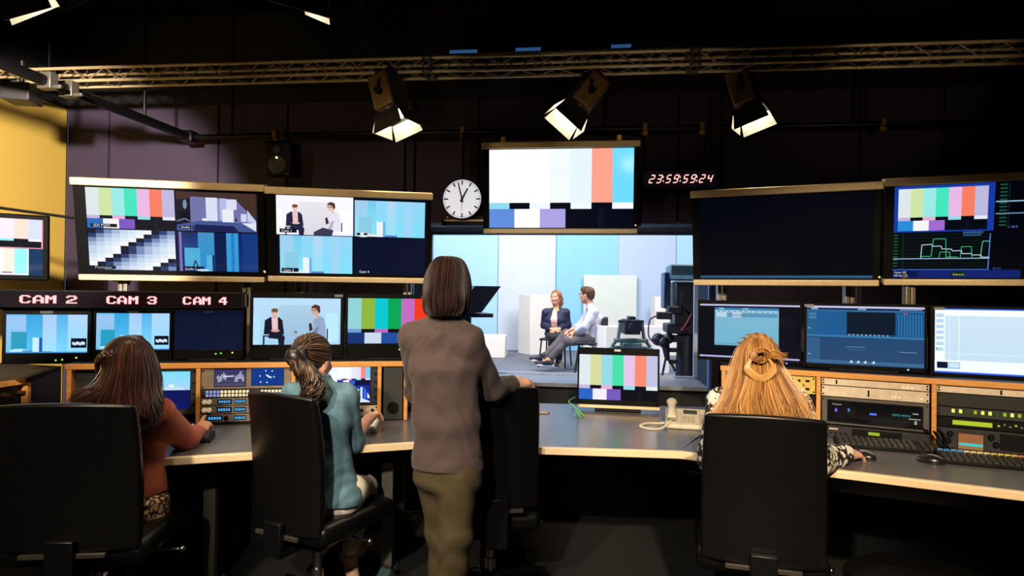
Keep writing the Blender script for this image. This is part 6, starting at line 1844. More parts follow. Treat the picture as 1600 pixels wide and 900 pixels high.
# spectacles
mb = MB()
for sx in (-1, 1):
    mb.tube([HP(sx * .083, -.01, .012), HP(sx * .078, .06, .016), HP(sx * .055, .10, .016)], .0018, 6)
    pts = [HP(sx * .032 + .02 * math.cos(2 * PI * i / 16), .108 - .1 * abs(.02 * math.cos(2 * PI * i / 16)), .010 + .015 * math.sin(2 * PI * i / 16)) for i in range(17)]
    mb.tube(pts, .0016, 6, False)
mb.tube([HP(-.012, .108, .012), HP(.012, .108, .012)], .0016, 6)
mb.build('glasses', M_black, man, world=True)

# ================================================================== woman in the denim shirt
l, f = body_axes(20)
hc = J(489, 563, 2.95); R = headframe(20, 12)
neck = J(496, 603, 2.95); shc = J(500, 620, 2.96)
shR = J(541, 622, 2.95); shL = J(456, 620, 3.02)
chest = J(499, 662, 2.96); waist = J(502, 722, 2.96); hipc = J(511, 775, 2.97)
elR = J(551, 690, 3.06); wrR = J(574, 657, 3.30)
elL = J(470, 690, 3.18); wrL = J(500, 668, 3.38)
hR = J(545, 768, 2.98); kR = J(568, 762, 3.27); aR = J(548, 868, 3.16)
hL = J(500, 768, 3.05); kL = J(535, 756, 3.36); aL = J(548, 848, 3.40)
S = SDF(); H = head(S, A(hc), R, .96)
S.cap(A(hc + V((0, 0, -.05)) - f * .015), A(neck), .048, .052, .03)
S.loft([(A(shc), .13, .055), (A(chest), .115, .078), (A(waist), .10, .075), (A(hipc), .135, .095)], l, f, .04)
S.chain([A(shR), A(elR), A(wrR)], [.040, .034, .0245]); S.chain([A(shL), A(elL), A(wrL)], [.044, .034, .0245])
hand(S, wrR, J(588, 643, 3.41) - wrR, V((-.35, -.5, .8)), 1, .96, curls=(.35, .42, .5, .55), thumb=(.5, .35))
hand(S, wrL, V((.3, .9, -.1)), V((0, .1, 1)), -1, .95)
S.chain([A(hR), A(kR), A(aR)], [.066, .050, .034]); S.chain([A(hL), A(kL), A(aL)], [.066, .050, .034])
S.cap(A(aR - V((0, 0, .02))), A(aR + V((.02, -.03, -.10))), .03, .026); S.cap(A(aL - V((0, 0, .04))), A(aL + f * .1 - V((0, 0, .06))), .03, .024)
w2 = person_root(V((hipc.x, hipc.y, 0)), S, .0045, M_skin, 'seated woman with curly dark ponytail and blue denim shirt, reaching to the panel')
face_parts(w2, H, .96, R)
M_denim = mat('denim_blue', (92, 128, 142), .85, vary=.22, scale=22, bump=.2, bscale=700)
S = SDF()
S.loft([(A(shc), .150, .078), (A(chest), .146, .112), (A(waist), .134, .106), (A(hipc), .170, .130), (A(hipc - V((0, 0, .06))), .180, .138)], l, f, .04)
S.cap(A(neck - V((0, 0, .01))), A(shR + V((0, 0, .012))), .045, .056, .035); S.cap(A(neck - V((0, 0, .01))), A(shL + V((0, 0, .012))), .045, .056, .035)
S.cap(A(neck + V((0, 0, .04))), A(neck - V((0, 0, .03))), .060, .074, .02)
S.cap(A(neck - f * .03), A(neck - f * .04 - V((0, 0, .05))), .05, .06, .03)
mid_ = shR.lerp(elR, .4); S.cap(A(shR), A(mid_), .060, .057, .025); S.cap(A(mid_), A(elR), .057, .052, .006); S.cap(A(elR), A(elR.lerp(wrR, .16)), .054, .048, .03); S.chain([A(shL), A(elL), A(elL.lerp(wrL, .4))], [.062, .056, .05], .03)
S.cut(A(elR.lerp(wrR, .13)), (wrR - elR), .11); S.cut(A(elL.lerp(wrL, .35)), (wrL - elL), .12)
S.cut(A(J(540, 787, 2.93)), (0, -.05, -1)); S.cut(A(neck + V((0, 0, .05))), V((0, .35, 1)), .14)
garment('denim_shirt', w2, S, .0055, M_denim, folds(.0062, 19, 2.2))
M_wht = mat('white_trousers', (226, 216, 200), .8, vary=.04, bump=.1)
S = SDF(); S.loft([(A(hipc), .165, .118), (A(hipc - V((0, 0, .03))), .165, .118)], l, f, .05)
S.chain([A(hR), A(kR), A(aR + V((0, 0, .04)))], [.086, .066, .044], .03); S.chain([A(hL), A(kL), A(aL + V((0, 0, .04)))], [.086, .066, .044], .03)
garment('trousers', w2, S, .007, M_wht, folds(.003, 16, .7))
M_shoe2 = mat('pale_shoe', (226, 190, 160), .5)
S = SDF(); t0 = aR + V((.0, -.0, -.05)); t1 = aR + V((.045, -.07, -.125))
S.cap(A(t0), A(t1), .034, .026, .03); S.cap(A(t1), A(t1 + V((.01, -.02, -.03))), .026, .02, .02); garment('shoe', w2, S, .005, M_shoe2)
shoe(w2, aL, f, M_shoe2)
# hair: swept back into a curly ponytail
Hr = Hair([(34, 25, 22), (52, 38, 32), (24, 18, 17), (96, 72, 54), (130, 98, 70)], .0015); Rn = np.array(R)
HP = lambda x, y, z: V(A(hc) + Rn @ np.array((x, y, z)))
base = SDF(); base.ell(A(HP(0, -.018, .026)), (.082, .104, .096), Rn, .02); base.sub(A(HP(0, .13, -.04)), A(HP(0, .17, -.04)), .085, .085, .02)
base.sub(A(HP(-.1, .02, -.06)), A(HP(.1, .02, -.06)), .05, .05, .02)
tie = HP(.018, -.122, .03)
tail = [tie, HP(.02, -.155, -.0), J(489, 598, 2.80), J(487, 618, 2.79), J(488, 636, 2.80)]
base.chain([A(p) for p in tail], [.026, .036, .040, .034, .012], .03)
gd = []
for k in range(15):
    a = math.radians(-165 + k * 330 / 14)
    sx, cz = math.sin(a), math.cos(a)
    gd.append([HP(.078 * sx, .05 - .03 * abs(sx), .03 + .075 * cz if cz > 0 else .02 + .07 * cz), HP(.087 * sx, -.01, .028 + .092 * cz), HP(.072 * sx, -.07, .028 + .078 * cz), HP(.04 * sx + .01, -.108, .03 + .042 * cz), HP(.012 * sx + .016, -.126, .03 + .012 * cz)])
Hr.sheet(gd, 900, .006, .006, 5, .003, 2.0, .03, out=V((0, 0, 1)))
for _ in range(900):
    th = random.random() * 2 * PI; rr = random.random() ** .5
    pts = []
    ph = random.random() * 6; wv = .008 + .009 * random.random()
    rad = [.016, .034, .044, .040, .022]
    L = random.uniform(.65, 1.0)
    sp = smooth_path(tail, 8)
    for i, p in enumerate(sp[:max(6, int(len(sp) * L))]):
        tt = i / (len(sp) - 1); q = tt * 4; ii = min(3, int(q)); rd = rad[ii] + (rad[ii + 1] - rad[ii]) * (q - ii)
        pts.append(p + V((math.cos(th) * rr * rd, math.sin(th) * rr * rd, 0)) + V((math.sin(ph + i * .75), math.cos(ph + i * .75), .3 * math.sin(ph * 2 + i * .75))) * wv * min(1, tt * 2.5))
    Hr.strand(pts, .0026)
for _ in range(24):  # loose wisps
    a = random.uniform(-.9, .9); p0 = HP(.08 * math.sin(a), -.05 - .05 * math.cos(a), .10 + random.uniform(-.08, .02))
    Hr.strand(smooth_path([p0, p0 + V((random.gauss(0, .006), -.006, .004)), p0 + V((random.gauss(0, .014), -.012, -.012))], 4), .0012)
Hr.build('hair', attr_mat('dark_hair', .38, .6), w2, base)

# ================================================================== woman in rust
l, f = body_axes(14)
hc = J(207, 569, 2.78); R = headframe(30, 8)
neck = J(204, 612, 2.77); shc = J(200, 640, 2.78); shR = J(247, 648, 2.75); shL = J(146, 640, 2.86)
chest = J(200, 690, 2.80); waist = J(205, 755, 2.80); hipc = J(207, 800, 2.78)
elR = J(290, 684, 2.98); wrR = J(312, 676, 3.25)
elL = J(120, 700, 3.0); wrL = J(160, 690, 3.2)
hR = J(219, 802, 2.78); kR = J(236, 760, 3.17); aR = J(215, 880, 3.3); hL = J(165, 800, 2.86); kL = J(180, 755, 3.22); aL = J(175, 880, 3.32)
S = SDF(); H = head(S, A(hc), R, .95)
S.cap(A(hc + V((0, 0, -.05)) - f * .015), A(neck), .047, .052, .03)
S.loft([(A(shc), .13, .055), (A(chest), .12, .078), (A(waist), .105, .075), (A(hipc), .13, .09)], l, f, .04)
S.chain([A(shR), A(elR), A(wrR)], [.040, .034, .024]); S.chain([A(shL), A(elL), A(wrL)], [.044, .034, .024])
tip = J(331, 641, 3.45)
hand(S, wrR, J(326, 653, 3.36) - wrR, V((.1, -.75, .55)), 1, .95, curls=((.05, .12, .1), (.75, .9, .5), (.85, .95, .5), (.9, .95, .5)), thumb=(.5, .35), spread=.05, thumb_out=.6)
hand(S, wrL, V((.3, .9, -.1)), V((0, .1, 1)), -1, .95)
S.chain([A(hR), A(kR), A(aR)], [.066, .052, .036]); S.chain([A(hL), A(kL), A(aL)], [.066, .052, .036])
S.cap(A(aR - V((0, 0, .03))), A(aR + f * .12 - V((0, 0, .06))), .03, .024); S.cap(A(aL - V((0, 0, .03))), A(aL + f * .12 - V((0, 0, .06))), .03, .024)
w1 = person_root(V((hipc.x, hipc.y, 0)), S, .0045, M_skin, 'seated woman with long braided brown hair and rust cardigan, pointing at the rack')
face_parts(w1, H, .95, R)
M_rust = mat('rust_knit', (186, 94, 72), .85, vary=.07, scale=80, bump=.15, bscale=600, sheen=.1)
S = SDF()
S.loft([(A(shc), .150, .080), (A(chest), .155, .115), (A(waist), .140, .108), (A(hipc), .155, .125), (A(hipc - V((0, 0, .03))), .150, .13)], l, f, .04)
S.cap(A(neck - V((0, 0, .02))), A(shR + V((0, 0, .01))), .045, .058, .035); S.cap(A(neck - V((0, 0, .02))), A(shL + V((0, 0, .01))), .045, .058, .035)
S.chain([A(shR), A(elR), A(wrR)], [.066, .056, .038], .03); S.chain([A(shL), A(elL), A(wrL)], [.066, .056, .038], .03)
# loose front edge that hangs at the right
S.cap(A(J(240, 700, 2.80)), A(J(240, 790, 2.76)), .035, .03, .04, (f, .8))
S.cut(A(elR.lerp(wrR, .92)), (wrR - elR), .11); S.cut(A(wrL), (wrL - elL), .12); S.cut(A(J(225, 778, 2.74)), (.25, -.05, -1)); S.cut(A(neck + V((0, 0, .02))), V((0, .3, 1)), .14)
garment('cardigan', w1, S, .0055, M_rust, folds(.0045, 15, 5.2))
S = SDF(); c0 = elR.lerp(wrR, .72); c1 = elR.lerp(wrR, .99); S.cap(A(c0 + V((.012, 0, -.028))), A(c1 + V((.006, 0, -.022))), .030, .022, .02); S.cut(A(c1), (wrR - elR)); 
garment('sleeve_lining', w1, S, .005, mat('navy_lining', (30, 22, 40), .8), None, 'dark navy turned sleeve lining')
def floral(name, c1, c2, c3, scale=26):
    m = mat(name, c1, .8)
    nt = m.node_tree; b = nt.nodes['Principled BSDF']
    tc = nt.nodes.new('ShaderNodeTexCoord'); w_ = nt.nodes.new('ShaderNodeTexNoise'); w_.inputs['Scale'].default_value = scale * .6; w_.inputs['Detail'].default_value = 2
    mixv = nt.nodes.new('ShaderNodeMixRGB'); mixv.blend_type = 'ADD'; mixv.inputs[0].default_value = .07
    vo = nt.nodes.new('ShaderNodeTexVoronoi'); vo.inputs['Scale'].default_value = scale; vo.feature = 'DISTANCE_TO_EDGE'
    no = nt.nodes.new('ShaderNodeTexNoise'); no.inputs['Scale'].default_value = scale * 1.3; no.inputs['Detail'].default_value = 3
    r = nt.nodes.new('ShaderNodeValToRGB'); r.color_ramp.interpolation = 'CONSTANT'
    r.color_ramp.elements[0].color = rgb(c2); r.color_ramp.elements[1].position = .09; r.color_ramp.elements[1].color = rgb(c1)
    r2 = nt.nodes.new('ShaderNodeValToRGB'); r2.color_ramp.interpolation = 'CONSTANT'; r2.color_ramp.elements[0].color = (1, 1, 1, 1); r2.color_ramp.elements[1].position = .56; r2.color_ramp.elements[1].color = rgb(c3)
    mu = nt.nodes.new('ShaderNodeMixRGB'); mu.blend_type = 'MULTIPLY'; mu.inputs[0].default_value = 1
    nt.links.new(tc.outputs['Object'], w_.inputs['Vector']); nt.links.new(tc.outputs['Object'], mixv.inputs[1]); nt.links.new(w_.outputs['Color'], mixv.inputs[2])
    nt.links.new(mixv.outputs[0], vo.inputs['Vector']); nt.links.new(tc.outputs['Object'], no.inputs['Vector'])
    nt.links.new(vo.outputs['Distance'], r.inputs['Fac']); nt.links.new(no.outputs['Fac'], r2.inputs['Fac'])
    nt.links.new(r.outputs[0], mu.inputs[1]); nt.links.new(r2.outputs[0], mu.inputs[2]); nt.links.new(mu.outputs[0], b.inputs['Base Color'])
    return m
M_fl1 = floral('cream_floral', (235, 205, 170), (14, 12, 12), (120, 60, 40), 34)
S = SDF(); S.loft([(A(hipc + V((0, 0, .05))), .160, .118), (A(hipc - V((0, 0, .03))), .165, .125)], l, f, .05)
S.chain([A(hR), A(kR), A(kR + V((0, .04, -.14)))], [.096, .085, .08], .04); S.chain([A(hL), A(kL), A(kL + V((0, .04, -.14)))], [.096, .085, .08], .05)
garment('skirt', w1, S, .007, M_fl1, folds(.003, 16, 3.1))
S = SDF(); S.loft([(A(chest + f * .03), .11, .10), (A(waist + f * .03), .115, .095)], l, f, .04); garment('blouse', w1, S, .007, M_fl1)
shoe(w1, aR, f, M_shoe); shoe(w1, aL, f, M_shoe)
# hair
Hr = Hair([(44, 25, 21), (58, 33, 26), (36, 21, 18), (76, 43, 30)], .0014); Rn = np.array(R)
HP = lambda x, y, z: V(A(hc) + Rn @ np.array((x, y, z)))
base = SDF(); base.ell(A(HP(0, -.018, .026)), (.084, .104, .098), Rn, .02); base.sub(A(HP(0, .13, -.04)), A(HP(0, .17, -.04)), .085, .085, .02)
base.chain([A(J(205, 565, 2.71)), A(J(208, 610, 2.68)), A(J(212, 645, 2.65))], [.095, .10, .075], .05, (V((0, 1, 0)), 1.6))
base.chain([A(J(180, 600, 2.73)), A(J(150, 625, 2.70)), A(J(128, 638, 2.70))], [.06, .05, .03], .05)
crown = HP(0, -.01, .120)
def G(*pts): return [J(*p) for p in pts]
gd = [[crown + V((-.03, 0, -.004))] + G((178, 546, 2.74), (168, 575, 2.72), (150, 605, 2.70), (122, 620, 2.68), (104, 640, 2.66)),
      [crown + V((-0.020, 0, -0.0018))] + G((184, 546, 2.70), (176, 580, 2.67), (166, 612, 2.65), (146, 632, 2.63), (128, 650, 2.62)),
      [crown + V((-0.010, 0, -0.0004))] + G((194, 544, 2.675), (188, 580, 2.63), (184, 615, 2.60), (180, 640, 2.58), (172, 655, 2.58)),
      [crown + V((0.000, 0, -0.0000))] + G((207, 543, 2.665), (206, 580, 2.62), (206, 618, 2.59), (206, 642, 2.57), (208, 660, 2.57)),
      [crown + V((0.010, 0, -0.0004))] + G((220, 545, 2.675), (226, 582, 2.63), (226, 618, 2.60), (228, 642, 2.58), (232, 668, 2.58)),
      [crown + V((0.020, 0, -0.0018))] + G((232, 550, 2.71), (241, 580, 2.68), (240, 615, 2.64), (243, 640, 2.62), (247, 660, 2.62)),
      [crown + V((0.030, 0, -0.0040))] + G((240, 556, 2.75), (247, 585, 2.73), (245, 612, 2.69), (246, 632, 2.66), (249, 648, 2.66))]
Hr.sheet(gd, 3600, .022, .03, 6, .010, 1.6, .14)
# braid over the side of the head
bp = smooth_path([HP(.083, .03, .055), HP(.088, -.02, .050), HP(.074, -.075, .046), HP(.035, -.115, .035), HP(-.015, -.125, .015), HP(-.06, -.105, -.015), HP(-.08, -.08, -.06), HP(-.085, -.07, -.11)], 10)
for s3 in range(3):
    pts = []
    for i, p in enumerate(bp):
        an = i * .55 + s3 * 2 * PI / 3
        pts.append(p + (p - V(A(hc))).normalized() * (.006 + .005 * math.sin(2 * an)) + V((0, 0, .011 * math.sin(an))))
    for _ in range(7):
        o_ = V((random.gauss(0, .002), random.gauss(0, .002), random.gauss(0, .003)))
        Hr.strand([q + o_ for q in pts], .0042, 6)
Hr.build('hair', attr_mat('auburn_hair', .36, .6), w1, base)

# ================================================================== blonde woman
l, f = body_axes(12)
hc = J(1183, 567, 2.80); R = headframe(4, 8)
neck = J(1184, 612, 2.79); shc = J(1184, 632, 2.80); shR = J(1243, 633, 2.80); shL = J(1128, 631, 2.86)
chest = J(1186, 685, 2.82); waist = J(1190, 750, 2.82); hipc = J(1192, 805, 2.80)
elR = J(1268, 720, 2.70); wrR = J(1322, 710, 2.86); elL = J(1112, 715, 2.86); wrL = J(1140, 700, 3.05)
hR = J(1215, 805, 2.80); kR = J(1235, 770, 3.15); aR = J(1225, 890, 3.22); hL = J(1165, 805, 2.85); kL = J(1180, 765, 3.2); aL = J(1180, 885, 3.25)
S = SDF(); H = head(S, A(hc), R, .96)
S.cap(A(hc + V((0, 0, -.05)) - f * .015), A(neck), .047, .052, .03)
S.loft([(A(shc), .13, .055), (A(chest), .12, .078), (A(waist), .105, .075), (A(hipc), .13, .09)], l, f, .04)
S.chain([A(shR), A(elR), A(wrR)], [.040, .034, .024]); S.chain([A(shL), A(elL), A(wrL)], [.044, .034, .024])
hand(S, wrR, J(1347, 708, 2.93) - wrR, V((-.15, -.3, 1)), 1, .97, curls=(.32, .36, .40, .44), thumb=(.5, .3), spread=.12)
hand(S, wrL, V((.2, .9, -.1)), V((0, .1, 1)), -1, .95)
S.chain([A(hR), A(kR), A(aR)], [.066, .052, .036]); S.chain([A(hL), A(kL), A(aL)], [.066, .052, .036])
S.cap(A(aR - V((0, 0, .03))), A(aR + f * .12 - V((0, 0, .06))), .03, .024); S.cap(A(aL - V((0, 0, .03))), A(aL + f * .12 - V((0, 0, .06))), .03, .024)
w3 = person_root(V((hipc.x, hipc.y, 0)), S, .0045, M_skin, 'seated woman with long knotted blonde hair and black-white patterned blouse, using a mouse')
face_parts(w3, H, .96, R)
M_fl2 = floral('black_white_floral', (226, 218, 204), (20, 19, 20), (16, 15, 16), 20)
S = SDF()
S.loft([(A(shc), .150, .080), (A(chest), .165, .118), (A(waist), .160, .115), (A(hipc), .185, .132)], l, f, .04)
S.cap(A(neck - V((0, 0, .02))), A(shR + V((0, 0, .01))), .045, .060, .035); S.cap(A(neck - V((0, 0, .02))), A(shL + V((0, 0, .01))), .045, .060, .035)
S.chain([A(shR), A(elR)], [.066, .072], .03); S.chain([A(elR), A(wrR)], [.072, .046], .03); S.chain([A(shL), A(elL), A(wrL)], [.066, .06, .044], .03)
S.cut(A(wrR - (wrR - elR).normalized() * .01), (wrR - elR), .10); S.cut(A(wrL), (wrL - elL), .1); S.cut(A(J(1190, 830, 2.80)), (0, -.05, -1)); S.cut(A(neck + V((0, 0, .02))), V((0, .3, 1)), .14)
garment('blouse', w3, S, .0055, M_fl2, folds(.006, 17, 7.7))
M_cream = mat('cream_trousers', (206, 196, 170), .8)
S = SDF(); S.loft([(A(hipc + V((0, 0, .03))), .165, .12), (A(hipc - V((0, 0, .03))), .17, .125)], l, f, .05)
S.chain([A(hR), A(kR), A(aR + V((0, 0, .04)))], [.09, .068, .045], .03); S.chain([A(hL), A(kL), A(aL + V((0, 0, .04)))], [.09, .068, .045], .03)
garment('trousers', w3, S, .008, M_cream)
shoe(w3, aR, f, M_shoe); shoe(w3, aL, f, M_shoe)
Hr = Hair([(176, 128, 70), (190, 142, 82), (154, 106, 56), (166, 116, 62), (200, 156, 98), (112, 72, 38)], .0014); Rn = np.array(R)
HP = lambda x, y, z: V(A(hc) + Rn @ np.array((x, y, z)))
base = SDF(); base.ell(A(HP(0, -.018, .026)), (.088, .106, .098), Rn, .02); base.sub(A(HP(0, .13, -.04)), A(HP(0, .17, -.04)), .085, .085, .02)
base.chain([A(J(1183, 580, 2.73)), A(J(1184, 615, 2.70)), A(J(1186, 660, 2.67))], [.098, .125, .16], .05, (V((0, 1, 0)), 2.0))
crown = HP(0, -.02, .120)
gd = [[crown + V((-.03, 0, -.004))] + G((1156, 548, 2.75), (1146, 580, 2.74), (1134, 615, 2.71), (1122, 645, 2.68), (1112, 680, 2.67)),
      [crown + V((-0.020, 0, -0.0018))] + G((1160, 546, 2.71), (1152, 582, 2.69), (1142, 618, 2.65), (1134, 648, 2.63), (1128, 685, 2.62)),
      [crown + V((-0.010, 0, -0.0004))] + G((1170, 544, 2.685), (1166, 584, 2.65), (1160, 620, 2.61), (1156, 650, 2.59), (1154, 690, 2.58)),
      [crown + V((0.000, 0, -0.0000))] + G((1183, 543, 2.675), (1183, 584, 2.64), (1182, 620, 2.60), (1182, 650, 2.58), (1182, 692, 2.57)),
      [crown + V((0.010, 0, -0.0004))] + G((1196, 544, 2.685), (1200, 584, 2.65), (1206, 620, 2.61), (1210, 650, 2.59), (1212, 690, 2.58)),
      [crown + V((0.020, 0, -0.0018))] + G((1207, 546, 2.71), (1214, 582, 2.69), (1228, 618, 2.65), (1240, 648, 2.63), (1248, 685, 2.62)),
      [crown + V((0.030, 0, -0.0040))] + G((1211, 550, 2.75), (1221, 580, 2.74), (1242, 612, 2.70), (1262, 640, 2.67), (1272, 670, 2.66))]
Hr.sheet(gd, 4200, .026, .035, 6, .007, 1.6, .1)
# half-up part swept back to a knot, with a loop of hair below it
kn = J(1186, 555, 2.625)
for k in range(13):
    a = math.radians(-115 + k * 230 / 12); sx, cz = math.sin(a), math.cos(a)
    for _ in range(14):
        j_ = random.gauss(0, .004)
        Hr.strand(smooth_path([HP(.078 * sx + j_, .045 - .02 * abs(sx), .05 + .078 * cz), HP(.090 * sx, -.012 + j_, .030 + .100 * cz), HP(.070 * sx + j_, -.075, .036 + .075 * cz), HP(.03 * sx, -.116, .034 + .035 * cz + j_), kn + V((.006 * sx, 0, .006 * cz))], 5), .0026)
for _ in range(60):
    a0 = random.random() * 6.28; r0 = random.uniform(.012, .032); tilt = random.uniform(-.4, .4)
    Hr.strand([kn + V((r0 * 1.25 * math.cos(a0 + i * .4), -.012 + .010 * math.sin(a0 + i * .8 + tilt), r0 * math.sin(a0 + i * .4))) for i in range(12)], .003, tone=random.choice((2, 3, 5, 5)))
for _ in range(46):
    r0 = random.uniform(.85, 1.12); dx = random.gauss(0, .004)
    lp = [kn + V((-.035 * r0, -.01, -.01)), kn + V((-.052 * r0 + dx, -.02, -.055 * r0)), kn + V((0 + dx, -.03, -.092 * r0)), kn + V((.052 * r0 + dx, -.02, -.055 * r0)), kn + V((.036 * r0, -.01, -.01))]
    Hr.strand(smooth_path(lp, 6), .0026, tone=random.choice((0, 1, 4)))
for _ in range(26):
    Hr.strand(smooth_path([kn + V((.02, -.01, .008)), kn + V((.055, -.02, .004 + random.gauss(0, .01))), kn + V((.105 + random.gauss(0, .01), -.01, -.012 + random.gauss(0, .012)))], 5), .0016)
Hr.build('hair', attr_mat('blonde_hair', .4, .5), w3, base)

# ================================================================== the two presenters in the studio
# woman in the navy blazer
DW = 10.45
q = lambda x, y, d=0: J(x, y, DW + d)
l, f = V((-.95, .3, 0)).normalized(), V((-.3, -.95, 0)).normalized()
hc = q(868.5, 465); R = headframe(180 + 28, 2)
neck = q(869, 481); shc = q(868.5, 489); chest = q(868, 500, -.02); waist = q(868, 513, .02); hipc = q(868, 522, .03)
sA, sB = q(853, 489), q(884, 489)
eA, eB = q(850, 508, .05), q(887, 508, .02); wA, wB = q(862, 514, -.26), q(874, 514, -.26)
hA, hB = q(861, 524), q(876, 524); kA, kB = q(863, 527, -.38), q(874, 526, -.40)
aA, aB = q(861, 562, -.34), q(873, 564, -.46)
S = SDF(); H = head(S, A(hc), R, 1.0)
S.cap(A(hc + V((0, 0, -.06))), A(neck - V((0, 0, .02))), .05, .052, .03)
S.loft([(A(shc), .155, .08), (A(chest), .15, .105), (A(waist), .125, .095), (A(hipc), .17, .12)], l, f, .05)
S.chain([A(sA), A(eA), A(wA)], [.045, .036, .026]); S.chain([A(sB), A(eB), A(wB)], [.045, .036, .026])
hand(S, wA, V((.75, -.25, -.15)), V((0, -.5, .8)), 1, 1.0, k=.012); hand(S, wB, V((-.75, -.25, -.15)), V((0, -.5, .8)), -1, 1.0, k=.012)
S.chain([A(hA), A(kA), A(aA)], [.08, .055, .036]); S.chain([A(hB), A(kB), A(aB)], [.08, .055, .036])
S.cap(A(aA), A(aA + V((0, -.1, -.06))), .034, .028); S.cap(A(aB), A(aB + V((0, -.1, -.06))), .034, .028)
pw = person_root(V((hipc.x, hipc.y, SZ)), S, .008, M_skin2, 'seated woman in navy blazer and pink top smiling in the studio')
face_parts(pw, H, 1.0, R)
mb = MB(); mb.tube([H(-.014, .0895, -.0625), H(0, .093, -.066), H(.014, .0895, -.0625)], [.001, .0035, .001], 6); mb.build('teeth', M_white, pw, world=True)
M_navy = mat('navy_blazer', (22, 30, 60), .7, bump=.05)
S = SDF(); S.loft([(A(shc), .155, .088), (A(chest), .172, .125), (A(waist), .16, .118), (A(hipc), .185, .135)], l, f, .04)
S.cap(A(neck - V((0, 0, .03))), A(sA + V((0, 0, .01))), .045, .062, .03); S.cap(A(neck - V((0, 0, .03))), A(sB + V((0, 0, .01))), .045, .062, .03)
S.chain([A(sA), A(eA), A(wA)], [.068, .058, .044], .03); S.chain([A(sB), A(eB), A(wB)], [.068, .058, .044], .03)
S.cut(A(wA), wA - eA, .09); S.cut(A(wB), wB - eB, .09)
# open front: a wedge taken out
S.sub(A(neck + f * .10), A(chest + f * .16), .055, .062, .01); S.sub(A(chest + f * .16), A(hipc + f * .17), .062, .07, .01)
garment('blazer', pw, S, .008, M_navy, folds(.003, 16, 1))
S = SDF(); S.loft([(A(shc + f * .01), .10, .075), (A(chest + f * .01), .13, .113), (A(hipc), .15, .12)], l, f, .04); S.cut(A(neck - V((0, 0, .035)) + f * .05), V((0, -.5, 1)), .2)
garment('top', pw, S, .008, mat('pink_top', (226, 176, 174), .7), folds(.003, 20, 2))
M_blk = mat('black_trousers', (26, 27, 36), .75)
S = SDF(); S.loft([(A(hipc), .17, .12), (A(hipc - V((0, 0, .04))), .17, .12)], l, f, .05)
S.chain([A(hA), A(kA), A(aA + V((0, 0, .03)))], [.09, .068, .05], .03); S.chain([A(hB), A(kB), A(aB + V((0, 0, .03)))], [.09, .068, .05], .03)
garment('trousers', pw, S, .009, M_blk, folds(.003, 14, 3))
shoe(pw, aA + V((0, 0, .01)), f, M_shoe); shoe(pw, aB + V((0, 0, .01)), f, M_shoe)
Hr = Hair([(150, 96, 60), (176, 118, 76), (120, 76, 50)], .004); base = SDF(); Rn = np.array(R)
HP = lambda x, y, z: V(A(hc) + Rn @ np.array((x, y, z)))
base.ell(A(HP(0, -.022, .032)), (.086, .100, .094), Rn, .02); base.chain([A(HP(-.05, -.07, -.02)), A(HP(-.06, -.06, -.10)), A(HP(-.065, -.03, -.15))], [.05, .04, .02], .03)
base.chain([A(HP(.03, -.08, -.02)), A(HP(.03, -.07, -.1))], [.05, .035], .03); base.sub(A(HP(0, .10, -.03)), A(HP(0, .14, -.03)), .082, .09, .02)
for k in range(160):
    a = random.uniform(-2.6, 2.6); sx, cy = math.sin(a), -math.cos(a)
    if cy > .55: continue
    Hr.strand(smooth_path([HP(.01 * sx, 0, .127), HP(.06 * sx, -.02 + .066 * cy, .10), HP(.089 * sx, -.02 + .09 * cy, .035), HP(.084 * sx, -.03 + .08 * cy, -.05), HP(.06 * sx - .02, -.04 + .06 * cy, -.13)], 4), .0035)
Hr.build('hair', attr_mat('light_brown_hair', .45, .5), pw, base, .009)
stack_chair(V((hipc.x, hipc.y, 0)) + V((0, .02, 0)), -17, 'black stacking chair under the woman in the navy blazer')

# man in the pale shirt
DM = 9.8
q = lambda x, y, d=0: J(x, y, DM + d)
f = V((-.93, .36, 0)).normalized(); l = V((f.y, -f.x, 0))
hc = q(917, 461); R = headframe(-62, 0)
neck = q(922, 477); shc = q(926, 487); chest = q(930, 500); waist = q(931, 515); hipc = q(928, 528)
sN, sF = q(927, 489, -.18), q(922, 487, .20)
eN, wN = q(914, 511, -.22), q(899, 518, -.10); eF, wF = q(908, 508, .2), q(896, 514, .06)
hN, hF = q(927, 530, -.08), q(925, 528, .10); kN, kF = q(885, 533, -.12), q(884, 522, .10)
aN, aF = q(858, 562, -.10), q(849, 560, .02)
S = SDF(); H = head(S, A(hc), R, 1.04)
S.cap(A(hc + V((0, 0, -.06)) - f * .02), A(neck), .056, .062, .03)
S.loft([(A(shc), .175, .085), (A(chest), .175, .115), (A(waist), .15, .11), (A(hipc), .16, .12)], l, f, .05)
S.chain([A(sN), A(eN), A(wN)], [.05, .04, .029]); S.chain([A(sF), A(eF), A(wF)], [.05, .04, .029])
hand(S, wN, V((-.8, .3, -.3)), V((0, -.3, .9)), 1, 1.05, k=.012); hand(S, wF, V((-.8, -.1, -.3)), V((0, 0, 1)), -1, 1.05, k=.012)
S.chain([A(hN), A(kN), A(aN)], [.085, .06, .04]); S.chain([A(hF), A(kF), A(aF)], [.085, .06, .04])
S.cap(A(aN), A(aN + f * .12 - V((0, 0, .06))), .036, .03); S.cap(A(aF), A(aF + f * .12 - V((0, 0, .06))), .036, .03)
pm = person_root(V((hipc.x, hipc.y, SZ)), S, .008, M_skin2, 'seated man in pale shirt and grey trousers turned away in the studio')
face_parts(pm, H, 1.04, R)
M_pale = mat('pale_blue_shirt', (196, 196, 212), .8, bump=.08)
S = SDF(); S.loft([(A(shc), .175, .092), (A(chest), .192, .13), (A(waist), .172, .125), (A(hipc), .175, .13)], l, f, .04)
